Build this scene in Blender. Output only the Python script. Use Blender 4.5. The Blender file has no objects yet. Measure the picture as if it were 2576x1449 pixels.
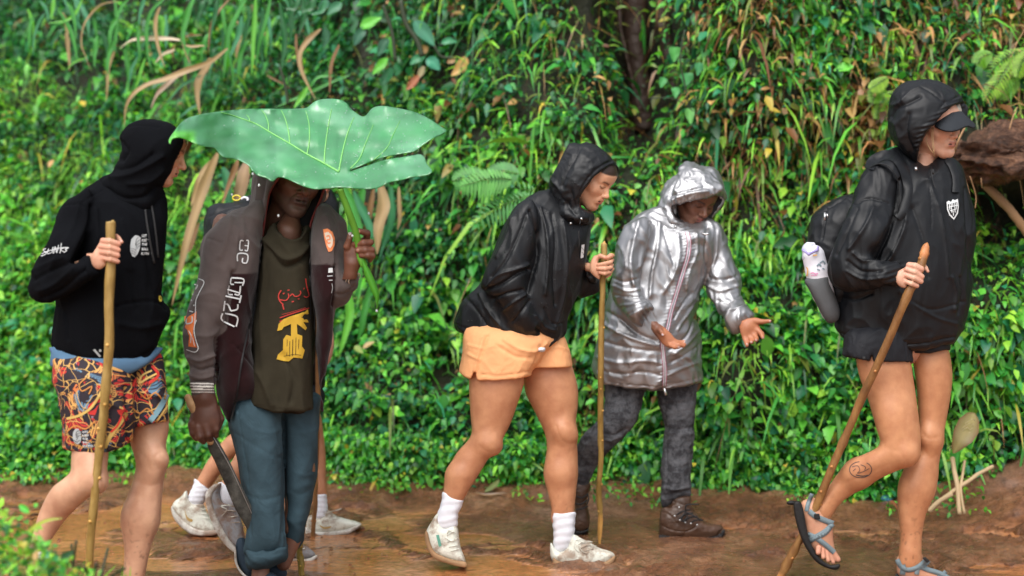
import bpy, math, random
import numpy as np
from mathutils import Vector
from mathutils.geometry import delaunay_2d_cdt
from mathutils.bvhtree import BVHTree
random.seed(7)
RNG = np.random.default_rng(7)
sc = bpy.context.scene
COL = sc.collection

# ---------------------------------------------------------------- camera
CAMH, PITCH, LENS = 1.40, math.radians(3.72), 50.0
FPX = 2576 * LENS / 36.0
CT, ST = math.cos(PITCH), math.sin(PITCH)
cam_d = bpy.data.cameras.new('camera')
cam = bpy.data.objects.new('camera', cam_d)
COL.objects.link(cam)
cam.location = (0, 0, CAMH)
cam.rotation_euler = (math.radians(90) - PITCH, 0, 0)
cam_d.lens = LENS
cam_d.sensor_width = 36
cam_d.clip_start = 0.05
cam_d.clip_end = 400
cam_d.dof.use_dof = True
cam_d.dof.focus_distance = 5.08
cam_d.dof.aperture_fstop = 1.4
sc.camera = cam

# ---------------------------------------------------------------- sky and soft sun (overcast, raining)
world = bpy.data.worlds.new("World")
sc.world = world
world.use_nodes = True
nt = world.node_tree
bg = nt.nodes['Background']
sky = nt.nodes.new('ShaderNodeTexSky')
sky.sky_type = 'NISHITA'
sky.sun_disc = False
sky.sun_elevation = math.radians(58)
sky.sun_rotation = math.radians(200)
sky.air_density = 1.0
sky.dust_density = 4.0
hs = nt.nodes.new('ShaderNodeHueSaturation')
hs.inputs['Saturation'].default_value = 0.30
nt.links.new(sky.outputs[0], hs.inputs['Color'])
nt.links.new(hs.outputs[0], bg.inputs['Color'])
bg.inputs['Strength'].default_value = 0.15
sun_d = bpy.data.lights.new('sun', 'SUN')
sun_d.energy = 1.1
sun_d.angle = math.radians(60)
sun_d.color = (1.0, 0.97, 0.93)
sun = bpy.data.objects.new('sun', sun_d)
COL.objects.link(sun)
# light comes from above, a little behind and left of the camera
sun.rotation_euler = (math.radians(32), math.radians(-12), 0)
sc.view_settings.view_transform = 'Standard'
sc.view_settings.look = 'None'
sc.view_settings.gamma = 1
sc.view_settings.use_curve_mapping = False
sc.view_settings.exposure = 0.80
sc.cycles.max_bounces = 6
sc.cycles.diffuse_bounces = 3
sc.cycles.glossy_bounces = 3
sc.cycles.transmission_bounces = 3
sc.cycles.use_denoising = True

# ---------------------------------------------------------------- where a line of sight meets a given distance
FR = {'A': (0, 268.3, 2.160), 'B': (0, 872.1, 2.511), 'C': (402.5, 228.1, 2.4007), 'D': (402.5, 805.0, 2.251),
      'E': (1073.3, 322.0, 2.160), 'F': (1039.8, 905.6, 2.6667), 'G': (1408.7, 375.7, 2.160), 'H': (1408.7, 939.2, 2.8417),
      'I': (1978.9, 167.7, 1.963), 'K': (1878.3, 872.1, 2.5113), 'f1': (1341.6, 335.4, 6.0), 'f2': (1610, 389.1, 6.75),
      'f3': (2213.7, 187.8, 6.0), 'f4': (644.0, 429.3, 5.0218), 'f5': (1576.4, 737.9, 6.737), 'f6': (2213.7, 590.3, 9.0),
      'f7': (1462.4, 590.3, 10.798), 'f8': (201.2, 536.7, 9.0), 'N': (0, 0, 1.0)}
def P(fr, pts):
    a, b, k = FR[fr]
    return [(a + p[0] / k, b + p[1] / k) + tuple(p[2:]) for p in pts]
def at(u, v, t):
    u = np.asarray(u, float); v = np.asarray(v, float); t = np.asarray(t, float)
    x = (u - 1288) / FPX; y = -(v - 724.5) / FPX
    return np.stack([x * t, t * (CT + y * ST), CAMH + t * (y * CT - ST)], -1)
def proj(p):
    p = np.asarray(p, float); d = p - np.array([0, 0, CAMH])
    t = d[..., 1] * CT - d[..., 2] * ST
    y = (d[..., 1] * ST + d[..., 2] * CT) / t
    return 1288 + FPX * d[..., 0] / t, 724.5 - FPX * y, t
def gt(v):      # distance at which the line of sight of row v meets the ground
    return CAMH / (ST + CT * (v - 724.5) / FPX)

# ---------------------------------------------------------------- noise
_perm = np.random.default_rng(3).permutation(256)
_perm = np.concatenate([_perm, _perm, _perm])
_grad = np.random.default_rng(4).normal(size=(256, 3)); _grad /= np.linalg.norm(_grad, axis=1)[:, None]
def noise(p):
    p = np.asarray(p, float)
    i = np.floor(p).astype(int); f = p - i; i &= 255
    w = f * f * f * (f * (f * 6 - 15) + 10)
    out = 0
    for a in (0, 1):
        wx = w[..., 0] if a else 1 - w[..., 0]
        for b in (0, 1):
            wy = w[..., 1] if b else 1 - w[..., 1]
            for c in (0, 1):
                wz = w[..., 2] if c else 1 - w[..., 2]
                h = _perm[_perm[_perm[(i[..., 0] + a) & 255] + ((i[..., 1] + b) & 255)] + ((i[..., 2] + c) & 255)]
                g = _grad[h]
                out = out + wx * wy * wz * (g[..., 0] * (f[..., 0] - a) + g[..., 1] * (f[..., 1] - b) + g[..., 2] * (f[..., 2] - c))
    return out * 1.5
def fbm(p, o=3):
    s = 0; a = 1.0
    for k in range(o):
        s = s + a * noise(np.asarray(p) * 2.0 ** k + 17.3 * k); a *= .5
    return s

# ---------------------------------------------------------------- meshes
def mk(name, V, F, mat=None, parent=None, smooth=True, cols=None, base=None):
    me = bpy.data.meshes.new(name)
    V = np.asarray(V, np.float32).reshape(-1, 3).copy()
    if base is None and parent is not None: base = (parent.parent or parent).location
    if base is not None: V -= np.array(base, np.float32)
    if isinstance(F, np.ndarray): groups = [F]
    else:
        q = [f for f in F if len(f) == 4]; t = [f for f in F if len(f) == 3]; r = [f for f in F if len(f) > 4]
        groups = [np.array(g, np.int64) for g in (q, t) if len(g)]
        if r: groups += [np.array([f], np.int64) for f in r]
    nl = sum(g.size for g in groups); nf = sum(len(g) for g in groups)
    me.vertices.add(len(V)); me.vertices.foreach_set('co', V.ravel())
    me.loops.add(nl); me.loops.foreach_set('vertex_index', np.concatenate([g.ravel() for g in groups]).astype(np.int32))
    ls = []; o = 0
    for g in groups:
        ls.append(o + np.arange(len(g)) * g.shape[1]); o += g.size
    me.polygons.add(nf); me.polygons.foreach_set('loop_start', np.concatenate(ls).astype(np.int32))
    if smooth: me.polygons.foreach_set('use_smooth', np.ones(nf, bool))
    me.update(calc_edges=True)
    if cols is not None:
        ca = me.color_attributes.new('col', 'FLOAT_COLOR', 'POINT')
        c4 = np.ones((len(V), 4), np.float32); c4[:, :3] = cols
        ca.data.foreach_set('color', c4.ravel())
    if mat is not None: me.materials.append(mat)
    ob = bpy.data.objects.new(name, me)
    COL.objects.link(ob)
    if parent is not None: ob.parent = parent
    return ob
def tag(o, label=None, cat=None, group=None, kind=None):
    if label: o['label'] = label
    if cat: o['category'] = cat
    if group: o['group'] = group
    if kind: o['kind'] = kind
    return o
def thing(name, loc, label, cat, group=None):
    o = bpy.data.objects.new(name, None); COL.objects.link(o)
    o.location = [float(a) for a in loc]; o.empty_display_size = .1
    return tag(o, label, cat, group)
def join(parts):
    V = []; F = []; C = []; o = 0
    for p in parts:
        V.append(p[0]); F.append(np.asarray(p[1]) + o); o += len(p[0])
        if len(p) > 2 and p[2] is not None: C.append(np.broadcast_to(p[2], (len(p[0]), 3)))
    return np.concatenate(V), np.concatenate(F), (np.concatenate(C) if C else None)

def smoothpoly(pts, n=4, closed=True):
    p = np.array([q[:2] for q in pts], float); N = len(p); out = []
    for i in range(N if closed else N - 1):
        p0, p1, p2, p3 = (p[(i - 1) % N], p[i], p[(i + 1) % N], p[(i + 2) % N]) if closed else (p[max(i - 1, 0)], p[i], p[i + 1], p[min(i + 2, N - 1)])
        for k in range(n):
            s = k / n
            out.append(.5 * ((2 * p1) + (-p0 + p2) * s + (2 * p0 - 5 * p1 + 4 * p2 - p3) * s * s + (-p0 + 3 * p1 - 3 * p2 + p3) * s ** 3))
    if not closed: out.append(p[-1])
    return np.array(out)
def spline3(pts, n=6):
    p = np.array(pts, float); N = len(p); out = []
    for i in range(N - 1):
        p0, p1, p2, p3 = p[max(i - 1, 0)], p[i], p[i + 1], p[min(i + 2, N - 1)]
        for k in range(n):
            s = k / n
            out.append(.5 * ((2 * p1) + (-p0 + p2) * s + (2 * p0 - 5 * p1 + 4 * p2 - p3) * s * s + (-p0 + 3 * p1 - 3 * p2 + p3) * s ** 3))
    out.append(p[-1]); return np.array(out)
def polysdf(poly, U, Vv):
    x = U.ravel().astype(np.float32); y = Vv.ravel().astype(np.float32)
    a = np.asarray(poly, np.float32); b = np.roll(a, -1, 0)
    d = np.full(x.shape, 1e12, np.float32); ins = np.zeros(x.shape, bool)
    for (ax, ay), (bx, by) in zip(a, b):
        ex, ey = bx - ax, by - ay; wx, wy = x - ax, y - ay
        h = np.clip((wx * ex + wy * ey) / max(ex * ex + ey * ey, 1e-9), 0, 1)
        d = np.minimum(d, (wx - ex * h) ** 2 + (wy - ey * h) ** 2)
        c = (ay <= y) != (by <= y)
        if ey != 0: ins ^= c & (x < ax + ex * (y - ay) / ey)
    d = np.sqrt(d); d[ins] *= -1
    return d.reshape(U.shape)
def linedist(pts, u, v):
    d = np.full(u.shape, 1e12)
    for (ax, ay), (bx, by) in zip(pts[:-1], pts[1:]):
        ex, ey = bx - ax, by - ay
        h = np.clip(((u - ax) * ex + (v - ay) * ey) / max(ex * ex + ey * ey, 1e-9), 0, 1)
        d = np.minimum(d, (u - ax - ex * h) ** 2 + (v - ay - ey * h) ** 2)
    return np.sqrt(d)
def smin(a, b, k):
    if k <= 0: return np.minimum(a, b)
    h = np.maximum(k - np.abs(a - b), 0) / k
    return np.minimum(a, b) - h * h * k * .25
def smax(a, b, k): return -smin(-a, -b, k)

_CORN = np.array([(i, j, k) for i in (0, 1) for j in (0, 1) for k in (0, 1)])
_EDG = [(a, b) for a in range(8) for b in range(a + 1, 8) if np.abs(_CORN[a] - _CORN[b]).sum() == 1]
def surfnet(F):
    nx, ny, nz = F.shape
    ins = F < 0
    cnt = np.zeros((nx - 1, ny - 1, nz - 1), np.int8)
    for c in _CORN: cnt += ins[c[0]:nx - 1 + c[0], c[1]:ny - 1 + c[1], c[2]:nz - 1 + c[2]]
    act = (cnt > 0) & (cnt < 8)
    idx = np.argwhere(act)
    vid = np.full(act.shape, -1, np.int64); vid[act] = np.arange(len(idx))
    vals = np.stack([F[idx[:, 0] + c[0], idx[:, 1] + c[1], idx[:, 2] + c[2]] for c in _CORN], 1)
    acc = np.zeros((len(idx), 3)); n = np.zeros(len(idx))
    for a, b in _EDG:
        fa, fb = vals[:, a], vals[:, b]
        m = (fa < 0) != (fb < 0)
        s = np.where(m, fa / np.where(m, fa - fb, 1), 0)
        pt = _CORN[a] + (_CORN[b] - _CORN[a]) * s[:, None]
        acc += pt * m[:, None]; n += m
    V = idx + acc / n[:, None]
    quads = []
    for ax in range(3):
        sl0 = [slice(None)] * 3; sl1 = [slice(None)] * 3
        sl0[ax] = slice(0, -1); sl1[ax] = slice(1, None)
        A = ins[tuple(sl0)]; B = ins[tuple(sl1)]
        e = np.argwhere(A != B)
        o1, o2 = [a for a in range(3) if a != ax]
        ok = (e[:, o1] > 0) & (e[:, o2] > 0) & (e[:, o1] < F.shape[o1] - 1) & (e[:, o2] < F.shape[o2] - 1)
        e = e[ok]
        fl = A[tuple(e.T)]
        def cid(d1, d2):
            q = e.copy(); q[:, o1] -= d1; q[:, o2] -= d2
            return vid[tuple(q.T)]
        q = np.stack([cid(1, 1), cid(0, 1), cid(0, 0), cid(1, 0)], 1)
        if ax == 1: fl = ~fl
        q[~fl] = q[~fl][:, ::-1]
        quads.append(q)
    return V, np.concatenate(quads)
def normals(V, F):
    n = np.cross(V[F[:, 2]] - V[F[:, 0]], V[F[:, 3]] - V[F[:, 1]])
    N = np.zeros_like(V)
    for k in range(4):
        for c in range(3): N[:, c] += np.bincount(F[:, k], n[:, c], len(V))
    return N / np.maximum(np.linalg.norm(N, axis=1), 1e-12)[:, None]

def inflate(d2, h, iters=110):
    """a smooth cushion height (squared) over the inside of an outline: solves lap(phi) = -2"""
    R = max(float(-d2.min()), h); w = np.maximum(-d2, 0)
    phi = (w * (2 * R - w)).astype(np.float64); ins = d2 < 0
    i, j = np.indices(phi.shape); inner = ins.copy(); inner[0] = inner[-1] = False; inner[:, 0] = inner[:, -1] = False
    red = inner & ((i + j) % 2 == 0); blk = inner & ((i + j) % 2 == 1); om = 1.9
    ri = np.flatnonzero(red.ravel()); bi = np.flatnonzero(blk.ravel()); n = phi.shape[1]; f = phi.ravel()
    f[~ins.ravel()] = 0; src = 2 * h * h
    for _ in range(iters):
        for ix in (ri, bi):
            f[ix] += om * ((f[ix - 1] + f[ix + 1] + f[ix - n] + f[ix + n] + src) * .25 - f[ix])
    phi = f.reshape(phi.shape)
    # outside: fall off with the distance to the outline; inside near the edge: keep sub-cell outline accuracy
    edge = np.where(ins, np.minimum(1, w / (1.5 * h)), 0)
    lin = -d2 * 2 * R * .8
    return np.where(ins, phi * edge + np.minimum(lin, phi) * (1 - edge), lin)

class Sculpt:
    """a solid grown from traced outlines and tapered limbs, in the real distance it stands at"""
    def __init__(s, t, bb, near, far, step=4.0):
        s.t = t; s.m = t / FPX
        pad = step * 3
        s.u = np.arange(bb[0] - pad, bb[2] + pad, step); s.v = np.arange(bb[1] - pad, bb[3] + pad, step)
        s.step = step; s.ds = step * s.m
        s.w = np.arange(t - near - 3 * s.ds, t + far + 3 * s.ds, s.ds)
        s.U, s.V = np.meshgrid(s.u, s.v, indexing='ij')
        s.F = np.full((len(s.u), len(s.v), len(s.w)), 9.0, np.float32)
        s.X = (s.u * s.m).astype(np.float32)[:, None, None]
        s.Z = (-s.v * s.m).astype(np.float32)[None, :, None]
        s.D = (s.w - t).astype(np.float32)[None, None, :]
    def put(s, d, k, op):
        if op == 'sub': s.F = smax(s.F, -d, k)
        elif op == 'and': s.F = smax(s.F, d, k)
        else: s.F = smin(s.F, d, k)
        s.F = s.F.astype(np.float32)
        return s
    def dt2(s, dt):
        if np.isscalar(dt): return np.float32(dt)
        num = 0; den = 0        # depth follows a list of (u, v, dt)
        sig = dt[0][3] if len(dt[0]) > 3 else 60.
        for q in dt:
            w = 1 / ((s.U - q[0]) ** 2 + (s.V - q[1]) ** 2 + sig * sig) ** 2
            num = num + w * q[2]; den = den + w
        return (num / den).astype(np.float32)[:, :, None]
    def blob(s, poly, T, dt=0., k=.02, op='add', R=None, sm=4, full=1.):
        pl = smoothpoly(poly, sm) if sm else np.array([p[:2] for p in poly])
        d2 = (polysdf(pl, s.U, s.V) * s.m).astype(np.float32)
        yc = s.dt2(dt); dy = np.abs(s.D - yc)
        if R is not None:
            a = np.maximum(d2[:, :, None] + R, 0)
            if T > R * 1.001: d = np.sqrt(a * a + np.maximum(dy - (T - R), 0) ** 2) - R
            else: d = np.sqrt(a * a + (dy * (R / T)) ** 2) - R
            return s.put(d, k, op)
        phi = inflate(d2, s.ds); pm = float(phi.max()); Rm = math.sqrt(max(pm, 1e-8))
        if full != 1.: phi = np.where(phi > 0, pm * (1 - (1 - np.clip(phi / pm, 0, 1)) ** full), phi * full)
        sc_ = T / Rm; q = (dy / sc_) ** 2
        ph = phi[:, :, None]
        d = (q - ph) / (np.sqrt(np.maximum(q + np.maximum(pm - ph, 0), 1e-9)) + Rm) * min(1, sc_)
        return s.put(d.astype(np.float32), k, op)
    def prism(s, poly, d0, d1, k=.004, op='sub', sm=4):
        pl = smoothpoly(poly, sm) if sm else np.array(poly)
        d2 = (polysdf(pl, s.U, s.V) * s.m).astype(np.float32)[:, :, None]
        return s.put(np.maximum(d2, np.maximum(d0 - s.D, s.D - d1)), k, op)
    def chain(s, nodes, k=.012, op='add', kk=None, flat=None):
        d = None; f = None
        if flat is not None:
            nx, nd, nz, fac = flat; L = math.sqrt(nx * nx + nd * nd + nz * nz); f = (nx / L, nd / L, nz / L, 1 / fac - 1)
        def xf(x, y, z):
            if f is None: return x, y, z
            q = (x * f[0] + y * f[1] + z * f[2]) * f[3]
            return x + f[0] * q, y + f[1] * q, z + f[2] * q
        PX, PD, PZ = xf(s.X, s.D, s.Z)
        if len(nodes) == 1: nodes = [nodes[0], nodes[0]]
        for (u1, v1, e1, r1), (u2, v2, e2, r2) in zip(nodes[:-1], nodes[1:]):
            ax, ad, az = xf(u1 * s.m, e1, -v1 * s.m); bx, bd, bz = xf(u2 * s.m, e2, -v2 * s.m)
            r1m, r2m = r1 * s.m, r2 * s.m
            ex, ed, ez = bx - ax, bd - ad, bz - az; L = max(ex * ex + ed * ed + ez * ez, 1e-9)
            h = np.clip(((PX - ax) * ex + (PD - ad) * ed + (PZ - az) * ez) / L, 0, 1)
            q = np.sqrt((PX - ax - ex * h) ** 2 + (PD - ad - ed * h) ** 2 + (PZ - az - ez * h) ** 2) - (r1m + (r2m - r1m) * h)
            d = q if d is None else smin(d, q, .006 if kk is None else kk)
        return s.put(d, k, op)
    def ell(s, c, r, rot=0., k=.01, op='add'):
        # c=(u,v,dt) r=(ru,rv px, rd metres)
        x = s.X - c[0] * s.m; z = s.Z + c[1] * s.m; y = s.D - c[2]
        ca, sa = math.cos(rot), math.sin(rot)
        x2 = x * ca + z * sa; z2 = -x * sa + z * ca
        a, b, g = r[0] * s.m, r[1] * s.m, r[2]
        q = np.sqrt((x2 / a) ** 2 + (z2 / b) ** 2 + (y / g) ** 2)
        return s.put(((q - 1) * min(a, b, g)).astype(np.float32), k, op)
    def mesh(s, folds=None, creases=None, relax=0):
        V, F = surfnet(s.F)
        u = s.u[0] + V[:, 0] * s.step; v = s.v[0] + V[:, 1] * s.step; w = s.w[0] + V[:, 2] * s.ds
        L = np.stack([u * s.m, w, -v * s.m], 1)
        N = normals(L, F)
        for _ in range(relax):
            L = lap(L, F); 
        if relax: N = normals(L, F)
        if folds is not None or creases:
            disp = np.zeros(len(L))
            if folds is not None: disp += folds(L, L[:, 0] / s.m, -L[:, 2] / s.m, N)
            for pl, wd, am in (creases or []):
                pl2 = smoothpoly(pl, 5, closed=False)
                dd = linedist(pl2, L[:, 0] / s.m, -L[:, 2] / s.m)
                disp += am * (.45 * np.exp(-(dd / wd) ** 2) + .75 * np.exp(-1.7 * dd / wd)) * np.clip(-N[:, 1] * 2 + .3, 0, 1)
            L = L + N * disp[:, None]
            N = normals(L, F)
        s.L, s.N = L, N
        u, v, w = L[:, 0] / s.m, -L[:, 2] / s.m, L[:, 1]
        s.uv = (u, v, w)
        W = at(u, v, w)
        # orient outward
        q = W[F[:, 0]]; nn = np.cross(W[F[:, 2]] - q, W[F[:, 3]] - W[F[:, 1]])
        vol = np.einsum('ij,ij->i', q - W.mean(0), nn).sum()
        if vol < 0: F = F[:, ::-1].copy(); s.N = -s.N if False else s.N
        return W, F
def lap(V, F):
    S = np.zeros_like(V); n = np.zeros(len(V))
    for a, b in ((0, 1), (1, 2), (2, 3), (3, 0)):
        for c in range(3): S[:, c] += np.bincount(F[:, a], V[F[:, b], c], len(V)) + np.bincount(F[:, b], V[F[:, a], c], len(V))
        n += np.bincount(F[:, a], minlength=len(V)) + np.bincount(F[:, b], minlength=len(V))
    return V * .4 + .6 * S / n[:, None]

def foldfn(amp=.008, f=7., stretch=(1, 1, 1), warp=.35, sharp=1.0, seed=0., amp2=.003, f2=18.):
    st = np.array(stretch, float)
    def fn(L, u, v, N):
        q = L * st * f + seed
        q = q + warp * np.stack([noise(L * f * .6 + seed + 5), noise(L * f * .6 + seed + 9), noise(L * f * .6 + seed + 13)], 1)
        r = 1 - np.abs(noise(q)) * 2.2
        r2 = 1 - np.abs(noise(L * st ** .6 * f2 + seed + 31 + r[:, None] * .5)) * 2.2
        return amp * (np.clip(r, -1, 1) ** 3 * .7 + .3 * r - .35) + amp2 * (r2 - .4)
    return fn

# ---------------------------------------------------------------- tubes, ribbons, decals
def tube(path, rad, n=8, cap=True, rough=0., seed=0, flat=1.0, up=None):
    p = np.asarray(path, float); N = len(p); rad = np.broadcast_to(rad, (N,)).astype(float)
    T = np.gradient(p, axis=0); T /= np.maximum(np.linalg.norm(T, axis=1), 1e-9)[:, None]
    ref = np.array([0., 1., 0.]) if up is None else np.asarray(up, float)
    A = np.cross(T, ref); bad = np.linalg.norm(A, axis=1) < .1
    A[bad] = np.cross(T[bad], [1., 0, .2]); A /= np.linalg.norm(A, axis=1)[:, None]
    B = np.cross(T, A)
    ang = np.arange(n) * 2 * math.pi / n
    rr = rad[:, None] * (1 + rough * np.array([[noise(np.array([i * .35 + seed, math.cos(a) * 1.2, math.sin(a) * 1.2])) for a in ang] for i in range(N)])) if rough else np.repeat(rad[:, None], n, 1)
    V = p[:, None, :] + A[:, None, :] * (np.cos(ang)[None, :, None] * rr[:, :, None]) + B[:, None, :] * (np.sin(ang)[None, :, None] * rr[:, :, None] * flat)
    V = V.reshape(-1, 3); F = []
    for i in range(N - 1):
        for j in range(n):
            F.append((i * n + j, i * n + (j + 1) % n, (i + 1) * n + (j + 1) % n, (i + 1) * n + j))
    if cap:
        V = np.concatenate([V, p[:1], p[-1:]]); a, b = len(V) - 2, len(V) - 1
        for j in range(n):
            F.append((a, (j + 1) % n, j, a)); F.append((b, (N - 1) * n + j, (N - 1) * n + (j + 1) % n, b))
        F = [f if len(set(f)) == 4 else tuple(dict.fromkeys(f)) for f in F]
    return V, F
def tubeobj(name, path, rad, mat, parent, **kw):
    cols = kw.pop('cols', None)
    V, F = tube(path, rad, **kw)
    return mk(name, V, F, mat, parent, cols=cols)
def nodes3(fr, pts, t):     # frame points with (x, y, dt) -> world
    q = P(fr, pts)
    return np.array([at(a[0], a[1], t + (a[2] if len(a) > 2 else 0)) for a in q])

def caster(objs):
    V = []; F = []; o = 0
    for ob in objs:
        me = ob.data; n = len(me.vertices); co = np.empty(n * 3, np.float32); me.vertices.foreach_get('co', co)
        off = np.array((ob.parent.parent or ob.parent).location if ob.parent else (0, 0, 0))
        V.append(co.reshape(-1, 3) + off)
        li = np.empty(len(me.loops), np.int32); me.loops.foreach_get('vertex_index', li)
        F.append(li.reshape(-1, 4) + o) if len(me.loops) == 4 * len(me.polygons) else F.append(np.array([list(q.vertices)[:3] + [list(q.vertices)[-1]] for q in me.polygons]) + o)
        o += n
    return BVHTree.FromPolygons([tuple(a) for a in np.concatenate(V).tolist()], np.concatenate(F).tolist())
def drop(bvh, u, v, off=.003, tdef=5.):
    """lay points on the cloth seen along a line of sight"""
    out = []; last = tdef
    o = Vector((0, 0, CAMH))
    for a, b in zip(u, v):
        d = Vector(at(a, b, 1.0)) - o; dn = d.normalized()
        hit = bvh.ray_cast(o, dn)
        if hit[0] is not None: last = (hit[0] - o).length / d.length - off
        out.append(at(a, b, last))
    return np.array(out)
def cdt(outline, step=None, holes=()):
    ol = [Vector(p[:2]) for p in outline]; vs = list(ol); n = len(ol)
    edges = [(i, (i + 1) % n) for i in range(n)]
    if step:
        a = np.array([p[:2] for p in outline]); x0, y0 = a.min(0); x1, y1 = a.max(0)
        U, V = np.meshgrid(np.arange(x0, x1, step), np.arange(y0, y1, step)); d = polysdf(a, U, V)
        for x, y in zip(U[d < -step * .35], V[d < -step * .35]): vs.append(Vector((x, y)))
    r = delaunay_2d_cdt(vs, edges, [], 1, 1e-5)
    return np.array([(q.x, q.y) for q in r[0]]), [tuple(f) for f in r[2]]
def decal(name, fr, polys, bvh, mat, parent, off=.003, sm=0, step=6., tdef=5., cols=None):
    V = []; F = []; C = []; o = 0
    for pi, pl in enumerate(polys):
        q = P(fr, pl); q = smoothpoly(q, sm) if sm else q
        v2, f2 = cdt([tuple(a) for a in q], step)
        W = drop(bvh, v2[:, 0], v2[:, 1], off, tdef)
        V.append(W); F += [tuple(i + o for i in f) for f in f2]; o += len(W)
        if cols: C.append(np.broadcast_to(cols[pi], (len(W), 3)))
    return mk(name, np.concatenate(V), F, mat, parent, cols=np.concatenate(C) if C else None)
def stroke(pts, w):
    p = smoothpoly(pts, 4, closed=False) if len(pts) > 2 else np.array([q[:2] for q in pts], float)
    T = np.gradient(p, axis=0); T /= np.maximum(np.linalg.norm(T, axis=1), 1e-9)[:, None]
    Nn = np.stack([-T[:, 1], T[:, 0]], 1) * w / 2
    return p + Nn, p - Nn
def strokes(name, fr, lines, bvh, mat, parent, w=4., off=.004, tdef=5.):
    if len(lines) > 1 and name in ('bottle_print', 'shorts_band'): return [strokes(name, fr, [l], bvh, mat, parent, w, off, tdef) for l in lines]
    V = []; F = []; o = 0
    for ln in lines:
        pts, ww = (ln if isinstance(ln, tuple) and not isinstance(ln[0], (int, float)) and isinstance(ln[1], (int, float)) else (ln, w))
        a, b = stroke(P(fr, pts), ww / FR[fr][2])
        A = drop(bvh, a[:, 0], a[:, 1], off, tdef); B = drop(bvh, b[:, 0], b[:, 1], off, tdef); n = len(A)
        V += [A, B]; F += [(o + i, o + i + 1, o + n + i + 1, o + n + i) for i in range(n - 1)]; o += 2 * n
    return mk(name, np.concatenate(V), F, mat, parent)
def textdecal(name, s, fr, x, y, size, bvh, mat, parent, ang=0., sx=1., off=.004, shear=0., bold=0., tdef=5.):
    """lettering laid on cloth: x, y = lower left of the first letter, size = cap height (frame units)"""
    cu = bpy.data.curves.new('lettering', 'FONT'); cu.body = s; cu.size = 1; cu.resolution_u = 2; cu.offset = bold; cu.shear = shear
    ob = bpy.data.objects.new('lettering', cu); COL.objects.link(ob)
    dg = bpy.context.evaluated_depsgraph_get()
    me = bpy.data.meshes.new_from_object(ob.evaluated_get(dg))
    co = np.array([v.co[:] for v in me.vertices]); F = [tuple(p.vertices) for p in me.polygons]
    bpy.data.objects.remove(ob); bpy.data.curves.remove(cu); bpy.data.meshes.remove(me)
    k = size / .70
    lx = co[:, 0] * k * sx; ly = co[:, 1] * k
    ca, sa = math.cos(ang), math.sin(ang)
    q = np.array(P(fr, list(zip(x + lx * ca + ly * sa, y + lx * sa - ly * ca))))
    W = drop(bvh, q[:, 0], q[:, 1], off, tdef)
    return mk(name, W, F, mat, parent, smooth=False)

# ---------------------------------------------------------------- materials
def newmat(name):
    m = bpy.data.materials.new(name); m.use_nodes = True
    return m, m.node_tree, m.node_tree.nodes['Principled BSDF']
def N_(nt, typ, **kw):
    n = nt.nodes.new(typ)
    for k, v in kw.items():
        if k in n.inputs: n.inputs[k].default_value = v
        else: setattr(n, k, v)
    return n
def ramp(nt, src, stops):
    r = nt.nodes.new('ShaderNodeValToRGB'); e = r.color_ramp.elements
    while len(e) < len(stops): e.new(.5)
    for q, (p, c) in zip(e, stops):
        q.position = p; q.color = (c, c, c, 1) if isinstance(c, (int, float)) else tuple(c) + (1,)
    nt.links.new(src, r.inputs[0]); return r.outputs[0]
def mixc(nt, fac, a, b, mode='MIX'):
    n = nt.nodes.new('ShaderNodeMix'); n.data_type = 'RGBA'; n.blend_type = mode
    for i, x in ((0, fac), (6, a), (7, b)):
        if isinstance(x, (int, float)): n.inputs[i].default_value = x
        elif isinstance(x, tuple): n.inputs[i].default_value = x + (1,)
        else: nt.links.new(x, n.inputs[i])
    return n.outputs[2]
def attr(nt): return N_(nt, 'ShaderNodeAttribute', attribute_name='col').outputs['Color']
def tex(nt, scale, detail=3., rough=.55, stretch=None, dist=0., coord='Object', ridged=False):
    tc = nt.nodes.new('ShaderNodeTexCoord'); n = N_(nt, 'ShaderNodeTexNoise', Scale=scale, Detail=detail, Roughness=rough, Distortion=dist)
    if ridged: n.noise_type = 'RIDGED_MULTIFRACTAL'
    if stretch:
        mp = nt.nodes.new('ShaderNodeMapping'); mp.inputs['Scale'].default_value = stretch
        nt.links.new(tc.outputs[coord], mp.inputs[0]); nt.links.new(mp.outputs[0], n.inputs['Vector'])
    else: nt.links.new(tc.outputs[coord], n.inputs['Vector'])
    return n.outputs['Fac']
def bump(nt, hs, bs, prev=None):
    out = prev
    for h, st, di in hs:
        b = nt.nodes.new('ShaderNodeBump'); b.inputs['Strength'].default_value = st; b.inputs['Distance'].default_value = di
        nt.links.new(h, b.inputs['Height'])
        if out is not None: nt.links.new(out, b.inputs['Normal'])
        out = b.outputs['Normal']
    nt.links.new(out, bs.inputs['Normal'])
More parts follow.
